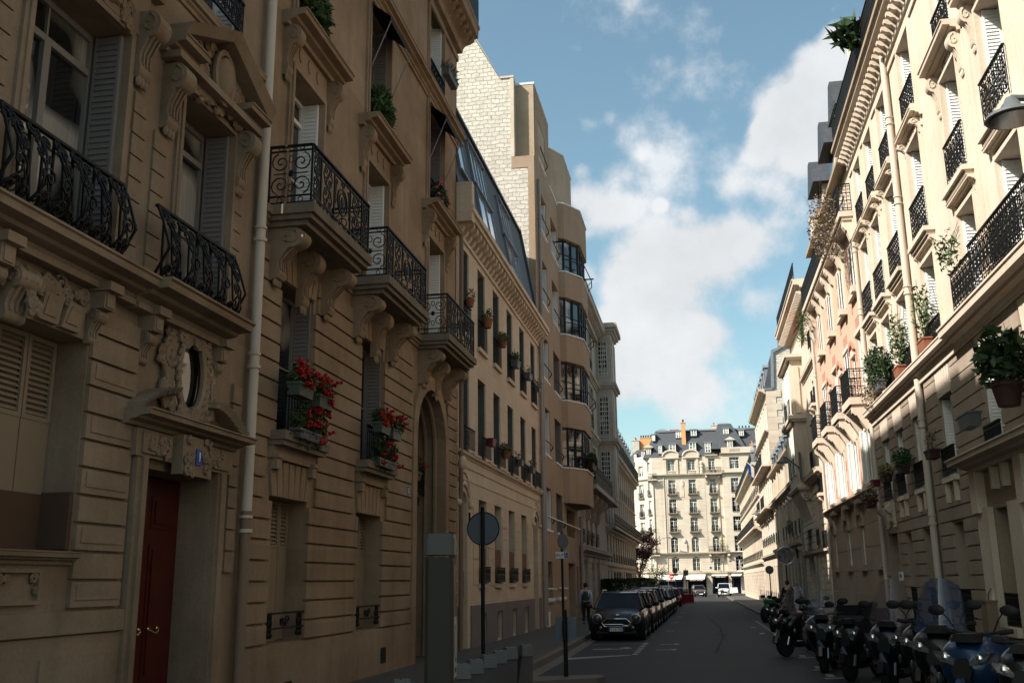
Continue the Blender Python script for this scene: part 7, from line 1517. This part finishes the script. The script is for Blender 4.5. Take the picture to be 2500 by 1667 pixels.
# ================================================================== HEDGE AND TREES
def hedge(label,x0,x1,y0,y1,h,seed):
    rn=random.Random(seed); t=thing('hedge',label,'hedge',((x0+x1)/2,(y0+y1)/2,gz(y0)+.14)); mb=MB(); L=y1-y0; w=(x1-x0)
    mb.box(-w/2+.15,w/2-.15,-L/2+.15,L/2-.15,0,h-.15); mb.build('core','leaf_dark',t); mb=MB()
    for i in range(int(L*260)):
        f=rn.random(); y=rn.uniform(-L/2,L/2)
        if f<.45: x=w/2-.12+rn.gauss(0,.06); z=rn.uniform(.05,h)
        elif f<.9: x=rn.uniform(-w/2,w/2); z=h-.12+rn.gauss(0,.06)
        else: x=rn.uniform(-w/2,w/2); z=rn.uniform(0,h); y=-L/2+.1*rn.gauss(0,1)
        s=rn.uniform(.05,.1); v=Vector((rn.gauss(0,1),rn.gauss(0,1),rn.gauss(0,1))).normalized(); u=v.cross(Vector((rn.random(),rn.random(),rn.random()+.1))).normalized(); P=Vector((x,y,z)); mb.add([tuple(P-v*s),tuple(P+u*s*.6),tuple(P+v*s),tuple(P-u*s*.6)],[(0,1,2,3)])
    mb.build('leaves','hedge',t); return t
hedge('long clipped dark green hedge along the left pavement behind the parked cars',-6.3,-5.5,64,92,2.0,3)
hedge('looser hedge continuing toward the bare red trees at the far left',-6.4,-5.3,92.2,121,2.25,4)
def tree(label,loc,h,r,seed,leaf,n,group=None):
    rn=random.Random(seed); t=thing('street_tree',label,'tree',loc,0,group); mb=MB(); mb.tube([(0,0,-.1),(.06,0,h*.2),(.0,.05,h*.42)],.16,8,True,.11); tips=[]
    for i in range(11):
        a=rn.random()*6.28; z0=h*rn.uniform(.22,.42); p=[(.03,0,z0)]; L=r*rn.uniform(.6,1); 
        for k in range(1,5): u=k/4; p.append((L*u*math.cos(a+.3*u),L*u*math.sin(a+.3*u),z0+(h-z0)*rn.uniform(.75,1)*u**.8)); 
        mb.tube(p,.06,5,True,.012); tips.append(p)
        for q in range(4): b=p[rn.randint(2,4)]; e=(b[0]+rn.gauss(0,.5),b[1]+rn.gauss(0,.5),b[2]+rn.uniform(-.3,.7)); mb.tube([b,e],.02,4,True,.006); tips.append([b,e])
    mb.build('trunk','bark',t,True); mb=MB()
    for i in range(n):
        p=rn.choice(tips); j=rn.randint(0,len(p)-2); u=rn.random(); c=Vector(p[j]).lerp(Vector(p[j+1]),u)+Vector((rn.gauss(0,.22),rn.gauss(0,.22),rn.gauss(0,.25))); s=rn.uniform(.05,.11)
        v=Vector((rn.gauss(0,1),rn.gauss(0,1),rn.gauss(0,1))).normalized(); w=v.cross(Vector((rn.random(),rn.random(),rn.random()+.1))).normalized(); mb.add([tuple(c-v*s),tuple(c+w*s*.6),tuple(c+v*s),tuple(c-w*s*.6)],[(0,1,2,3)])
    mb.build('crown',leaf,t); return t
tree('reddish-brown half-bare tree rising behind the hedge, left one of the pair',(-7.3,104,gz(104)+.1),7.6,2.6,5,'leaf_red',9500)
tree('reddish-brown half-bare tree nearer the road, right one of the pair by the pale building',(-6.6,110,gz(110)+.1),7.2,2.2,6,'leaf_red',9000)
tree('small green shrub-like tree at the end of the hedge',(-5.4,123,gz(123)+.1),3.6,1.4,8,'leaf_dark',900)
# ================================================================== FLOWER BOXES
def onL(B,Y,d,z): return B.world(Y,d,z)
GR='window boxes and pots on the facades'
def fb(B,Y,d,z,label,**k):
    rz=PI/2 if B.side=='L' else -PI/2; return plant(label,B.world(Y,d,z),rz=rz,group=GR,name='flower_box',cat='flower box',**k)
# geraniums of the tan house
fb(B,14.05+.25,.42,4.66,'green box of scarlet geraniums at the lower window nearest the white drainpipe, nearer half',size=(.75,.36,.34),n=420,flowers='petal_red',nf=11,pot=('box',.62,.2,.19),potc='box_green',droop=.1,seed=3,fs=.08,leafs=.05)
fb(B,15.15,.42,4.62,'green window box of geraniums, right one at the lower left window of the tan house',size=(.8,.38,.34),n=420,flowers='petal_red',nf=8,pot=('box',.62,.2,.19),potc='box_green',droop=.15,seed=4,fs=.08,leafs=.05)
fb(B,14.9,.34,4.05,'trailing red geraniums filling the railing of the lower left window of the tan house',size=(1.5,.3,.5),n=900,leaf='leaf_dark',flowers='petal_red',nf=8,pot=('box',1.2,.16,.14),potc='box_grey',droop=.25,seed=5,fs=.09)
fb(B,18.35,.42,4.66,'green window box of geraniums, left one at the lower right window of the tan house',size=(.72,.36,.32),n=400,flowers='petal_red',nf=9,pot=('box',.6,.2,.19),potc='box_green',droop=.12,seed=6,fs=.085)
fb(B,19.1,.42,4.64,'grey window box of geraniums, right one at the lower right window of the tan house',size=(.72,.36,.32),n=380,flowers='petal_red',nf=6,pot=('box',.6,.2,.19),potc='box_grey',droop=.12,seed=7,fs=.075)
fb(B,18.85,.34,4.05,'trailing geraniums filling the railing of the lower right window of the tan house',size=(1.45,.3,.5),n=850,leaf='leaf_dark',flowers='petal_red',nf=6,pot=('box',1.2,.16,.14),potc='box_grey',droop=.2,seed=8,fs=.085)
fb(B,23.3,-.45,4.3,'leafy box with a few red blooms inside the arched portal window',size=(1.8,.3,.5),n=500,flowers='petal_red',nf=7,pot=('box',1.4,.2,.2),potc='box_green',droop=.2,seed=9,fs=.07)
for i,(y,z,lf,nf,fl,lab) in enumerate(((15.0,11.55,'leaf',0,None,'feathery green evergreen in the upper railing nearest the white drainpipe'),(18.9,11.5,'leaf',0,None,'feathery green evergreen filling the second-floor railing of the tan house'),(23.7,11.4,'leaf_dark',9,'petal_pink','dark shrub with pink flowers behind the railing nearest the cream house'),(23.9,15.35,'leaf_dry',0,None,'long grey box of dry red stems high at the corner of the tan house'))):
    fb(B,y,.12 if i<3 else .35,z-.25,lab,size=(1.2,.34,.9 if i<2 else .7 if i==2 else .3),n=(1100,1100,700,140)[i],leaf=lf,flowers=fl,nf=nf,pot=('box',1.1,.22,.2),potc='box_grey',droop=.1,seed=20+i,leafs=.07,elong=1.8,fs=.05)
# cream house
for i,(y,z,pot,pc,lf,n,L,lab) in enumerate(((26.75,9.62,('r',.28,.28,.22),'pot_clay','leaf_dry',60,.4,'terracotta pots with dry stems on the first upper railing of the cream house'),(29.2,9.6,('r',.34,.3,.3),'pot_clay','leaf_dark',90,.5,'large terracotta pot on the second upper railing of the cream house'),(31.7,9.55,('r',.3,.3,.2),'pot_clay','leaf_yel',420,.8,'bushy yellow-green plant in a clay pot on the third upper railing'),(34.1,9.35,('box',.6,.26,.25),'box_grey','leaf',260,1.0,'spreading leafy plant in a grey box on the fourth upper railing'),(36.8,9.45,('box',.7,.24,.22),'box_grey','leaf_dry',60,.6,'dark empty-looking trough on the fifth upper railing'),(39.1,9.4,('box',.3,.2,.2),'box_grey','leaf_dry',60,.4,'small pot on the sixth upper railing beside the drainpipe'),(29.65,5.95,('box',.55,.24,.22),'box_maroon','leaf_dry',0,.5,'maroon trough on the second lower railing of the cream house'),(32.0,5.85,('r',.34,.3,.2),'pot_clay','leaf_yel',420,.9,'bushy yellow-green plant in clay pots on the third lower railing'),(34.7,5.9,('box',.6,.24,.2),'box_grey','leaf_dry',40,.5,'grey trough on the fourth lower railing of the cream house'),(37.2,5.9,('box',.6,.24,.2),'box_grey','leaf_dry',50,.5,'grey trough on the fifth lower railing of the cream house'))):
    fb(Cc,y+.2,.2,z-.05,lab,size=(L,.4,.35),n=n,leaf=lf,pot=pot,potc=pc,seed=40+i,branches=5 if n and n<150 or i==3 else 0,droop=.08)
fb(D,50.6,1.15,7.3,'big leafy planter on the lowest bay window sill of the brown block',size=(2.6,.5,.6),n=700,leaf='leaf_dark',pot=('box',1.8,.3,.3),potc='box_brown',seed=61,droop=.15,leafs=.09)
# right row
for i,(Y,d,z,L,W,H,n,lf,pot,pc,br,lab) in enumerate(((32.2,.25,7.0,1.6,.6,1.0,500,'leaf_dry',None,None,8,'tangle of dry stems behind the railing nearest the brick house'),(30.2,.35,7.2,1.7,.8,1.1,1500,'leaf_dark',('box',.8,.25,.25),'box_grey',6,'big dark bushy plant on the long ledge, second window from the brick house'),(27.9,.2,7.15,1.0,.5,1.6,420,'leaf',('box',.7,.25,.25),'pot_clay',9,'tall climbing plant with clay pots at the third ledge window from the brick house'),(24.7,.2,7.15,.9,.5,1.5,300,'leaf',('box',.7,.25,.25),'pot_clay',8,'leafy climbing plant behind the railing just right of the long drainpipe'),(20.6,.5,8.0,1.0,.5,.8,160,'leaf',None,None,8,'thin trailing vine above the large corner balcony railing'),(17.6,.6,4.6,1.2,.9,1.0,420,'leaf_dark',('r',.5,.5,.4),'box_brown',4,'large dark broad-leaved potted plant on the near stone balcony at the right edge'),(20.5,.5,4.65,.75,.3,.25,0,'leaf',('box',.85,.26,.28),'box_grey',0,'pair of empty dark grey troughs hung on the near stone balcony'),(24.8,.3,4.55,.6,.3,.55,60,'leaf_dry',('box',.6,.25,.2),'box_brown',7,'brown trough of sparse dry stems left of the drainpipe side window'),(28.2,.32,4.55,.9,.5,.5,420,'leaf',('box',.6,.25,.2),'box_brown',5,'green leafy window box at the second low window behind the drainpipe'),(30.8,.32,4.55,.9,.4,.4,260,'leaf_yel',('box',.6,.25,.2),'box_brown',5,'reddish-green window box at the third low window, nearest the doorway'),(32.8,.3,4.6,.5,.3,.1,0,'leaf',('box',.5,.25,.2),'box_maroon',0,'small dark purple trough at the far low window beside the brick house'),(32.6,.55,3.95,1.3,.5,.35,380,'leaf_dry',('box',.9,.3,.2),'box_brown',6,'dry grey-green plants on the ledge above the small doorway'))):
    fb(A2,Y,d,z,lab,size=(L,W,H),n=n,leaf=lf,pot=pot,potc=pc or 'box_grey',seed=70+i,branches=br,leafs=.06 if i!=5 else .13,droop=.15)
fb(B2,35.2,.8,13.1,'overgrown dry creeper on the near end of the brick house roof balcony',size=(2.2,1.2,2.4),n=1500,leaf='leaf_dry',seed=90,branches=14,leafs=.06)
fb(B2,46.4,.6,13.2,'green plant at the far end of the brick house roof balcony',size=(1.2,.7,.9),n=300,leaf='leaf',seed=91,branches=6)
fb(C2,48.6,.4,12.95,'plants on the terrace above the stone oriel',size=(1.2,.6,.9),n=260,leaf='leaf',seed=92,branches=7)
fb(A2,27.5,.7,17.0,'spiky palm-like plant silhouetted on the roof edge at the top of the picture',size=(.9,.9,.8),n=70,leaf='leaf_dark',seed=93,branches=10,leafs=.2,elong=2)
fb(A2,33.0,.3,17.2,'small green plant on the roof edge near the brick house',size=(.6,.6,.8),n=200,leaf='leaf_dark',seed=94)
fb(D2,64,.35,4.5,'dark green plant on a low balcony of the house with zinc dormers',size=(1.6,.4,.9),n=400,leaf='leaf_dark',seed=95); 
fb(F2,104,.6,6.9,'round plants on the balcony of the far pale house',size=(1.2,.6,.9),n=250,leaf='leaf_dark',seed=96)
fb(G,ex(3.0),1.0,ez(5.7),'tall yellow-green plant on the first balcony of the end building',size=(1.2,.6,2.4),n=240,leaf='leaf_yel',seed=97,branches=8,leafs=.1).rotation_euler=(0,0,0)
# ================================================================== CAMERA, SUN, SKY
cam=bpy.data.cameras.new('camera'); co=bpy.data.objects.new('camera',cam); COL.objects.link(co); SC.camera=co; cam.lens=34.8; cam.sensor_width=36; cam.clip_start=.05; cam.clip_end=6000
rt=Vector((0.98287582,0.18394903,-0.01085668)); up=Vector((0.05363141,-0.22920155,0.97190036)); fw=Vector((-0.17629176,0.95583963,0.23514211))
co.matrix_world=Matrix(((rt.x,up.x,-fw.x,0),(rt.y,up.y,-fw.y,0),(rt.z,up.z,-fw.z,1.85),(0,0,0,1)))
SD=Vector((-1,-.70,1.12)).normalized() # towards the sun
sl=bpy.data.lights.new('sun','SUN'); sl.energy=5.0; sl.angle=R(.5); sl.color=(1,.95,.88); so=bpy.data.objects.new('sun',sl); COL.objects.link(so); so.rotation_euler=SD.to_track_quat('Z','Y').to_euler(); so.location=(-30,-20,40)
w=bpy.data.worlds.new('World'); SC.world=w; w.use_nodes=True; nt=w.node_tree; nt.nodes.clear(); L=nt.links.new
def N(t,**k):
    n=nt.nodes.new('ShaderNode'+t)
    for a,b in k.items(): setattr(n,a,b)
    return n
out=N('OutputWorld'); bg=N('Background'); L(bg.outputs[0],out.inputs[0]); sky=N('TexSky',sky_type='NISHITA'); sky.sun_disc=False; sky.sun_elevation=math.asin(SD.z); sky.sun_rotation=math.atan2(SD.x,SD.y); sky.altitude=100; sky.air_density=1.0; sky.dust_density=2.0; sky.ozone_density=1.2
tc=N('TexCoord'); nz=N('TexNoise'); nz.inputs['Scale'].default_value=7; nz.inputs['Detail'].default_value=9; nz.inputs['Roughness'].default_value=.62; L(tc.outputs['Generated'],nz.inputs['Vector'])
nz2=N('TexNoise'); nz2.inputs['Scale'].default_value=4; nz2.inputs['Detail'].default_value=3; L(tc.outputs['Generated'],nz2.inputs['Vector'])
sb=N('VectorMath',operation='SUBTRACT'); L(nz2.outputs['Color'],sb.inputs[0]); sb.inputs[1].default_value=(.5,.5,.5); sc=N('VectorMath',operation='SCALE'); L(sb.outputs[0],sc.inputs[0]); sc.inputs['Scale'].default_value=.10
ad=N('VectorMath',operation='ADD'); L(tc.outputs['Generated'],ad.inputs[0]); L(sc.outputs[0],ad.inputs[1])
CL=[(-0.0102,0.9593,0.2821,0.0607,1.00),(0.0292,0.9521,0.3043,0.0449,1.00),(0.0601,0.9459,0.3189,0.0369,1.00),(-0.0495,0.9611,0.2716,0.0317,0.90),(-0.0266,0.9752,0.2199,0.0501,1.00),(-0.0573,0.9724,0.2263,0.0396,1.00),(0.0121,0.9747,0.2231,0.0317,0.90),(-0.0131,0.9829,0.1836,0.0396,0.90),(-0.0726,0.9804,0.1832,0.0343,0.80),(0.0753,0.9428,0.3247,0.0237,0.70),(-0.0708,0.9352,0.3470,0.0317,0.80),(-0.0906,0.9285,0.3600,0.0264,0.75),(-0.0449,0.9364,0.3482,0.0237,0.70),(-0.0902,0.9403,0.3282,0.0185,0.60),(-0.0939,0.9175,0.3865,0.0158,0.60),(-0.0904,0.8980,0.4305,0.0145,0.36),(-0.0670,0.8973,0.4362,0.0127,0.36),(-0.0524,0.9030,0.4263,0.0132,0.34),(-0.0335,0.9139,0.4045,0.0137,0.34),(-0.0607,0.9219,0.3826,0.0211,0.42),(0.1086,0.8988,0.4247,0.0369,1.20),(0.1374,0.8842,0.4465,0.0369,1.20),(0.0837,0.9113,0.4032,0.0211,1.10),(0.0795,0.9054,0.4172,0.0158,1.10),(0.1269,0.9047,0.4068,0.0396,1.20),(0.1471,0.8681,0.4742,0.0211,1.10),(0.1171,0.9104,0.3969,0.0237,1.10),(0.0628,0.9256,0.3733,0.0224,0.60),(0.0969,0.9241,0.3697,0.0343,0.50),(0.0186,0.9397,0.3416,0.0198,0.70),(-0.0112,0.9354,0.3533,0.0119,0.70),(0.0929,0.9377,0.3349,0.0290,0.55),(0.1175,0.9316,0.3441,0.0290,0.50),(-0.0155,0.8743,0.4851,0.0090,0.36),(-0.0055,0.8741,0.4857,0.0095,0.36),(-0.0394,0.8473,0.5297,0.0158,0.34),(-0.0884,0.8636,0.4964,0.0111,0.34),(0.1453,0.8499,0.5065,0.0132,0.35),(-0.0903,0.9540,0.2859,0.0185,0.60),(0.0641,0.9655,0.2523,0.0290,0.55),(0.0382,0.9808,0.1913,0.0211,0.40),(-0.0881,0.9680,0.2350,0.0237,0.70)]
prev=None
for x,y,z,r,s in CL:
    d=N('VectorMath',operation='DISTANCE'); L(ad.outputs[0],d.inputs[0]); d.inputs[1].default_value=(x,y,z)
    m=N('MapRange'); m.interpolation_type='SMOOTHSTEP'; m.inputs[1].default_value=r*1.85; m.inputs[2].default_value=0; m.inputs[3].default_value=0; m.inputs[4].default_value=s*1.25; L(d.outputs['Value'],m.inputs[0])
    if prev is None: prev=m.outputs[0]
    else:
        q=N('Math',operation='SMOOTH_MAX'); q.inputs[2].default_value=.35; L(prev,q.inputs[0]); L(m.outputs[0],q.inputs[1]); prev=q.outputs[0]
# density = blobs + noise detail
nm=N('MapRange'); nm.inputs[1].default_value=.3; nm.inputs[2].default_value=.7; nm.inputs[3].default_value=-.48; nm.inputs[4].default_value=.34; L(nz.outputs[0],nm.inputs[0])
dd=N('Math',operation='ADD'); L(prev,dd.inputs[0]); L(nm.outputs[0],dd.inputs[1])
cv=N('MapRange'); cv.interpolation_type='SMOOTHSTEP'; cv.inputs[1].default_value=.20; cv.inputs[2].default_value=.74; L(dd.outputs[0],cv.inputs[0])
SKYM=N('Mix',data_type='RGBA',blend_type='MULTIPLY'); SKYM.inputs[0].default_value=1; L(sky.outputs[0],SKYM.inputs[6]); SKYM.inputs[7].default_value=(1.05,1.17,.97,1)
cn=N('MapRange'); cn.inputs[1].default_value=.3; cn.inputs[2].default_value=.75; cn.inputs[3].default_value=.78; cn.inputs[4].default_value=1.0; L(nz.outputs[0],cn.inputs[0])
cc=N('VectorMath',operation='SCALE'); cc.inputs[0].default_value=(5.0,5.15,5.3); L(cn.outputs[0],cc.inputs['Scale'])
mx=N('Mix',data_type='RGBA'); L(cv.outputs[0],mx.inputs[0]); L(SKYM.outputs[2],mx.inputs[6]); L(cc.outputs[0],mx.inputs[7]); L(mx.outputs[2],bg.inputs[0]); bg.inputs[1].default_value=.10
SC.view_settings.view_transform='Standard'; SC.view_settings.look='None'; SC.view_settings.exposure=.9; SC.view_settings.gamma=1
SC.cycles.max_bounces=6; SC.cycles.diffuse_bounces=2; SC.cycles.transparent_max_bounces=8; SC.cycles.use_denoising=True; SC.render.film_transparent=False
try: SC.cycles.sample_clamp_indirect=6
except Exception: pass
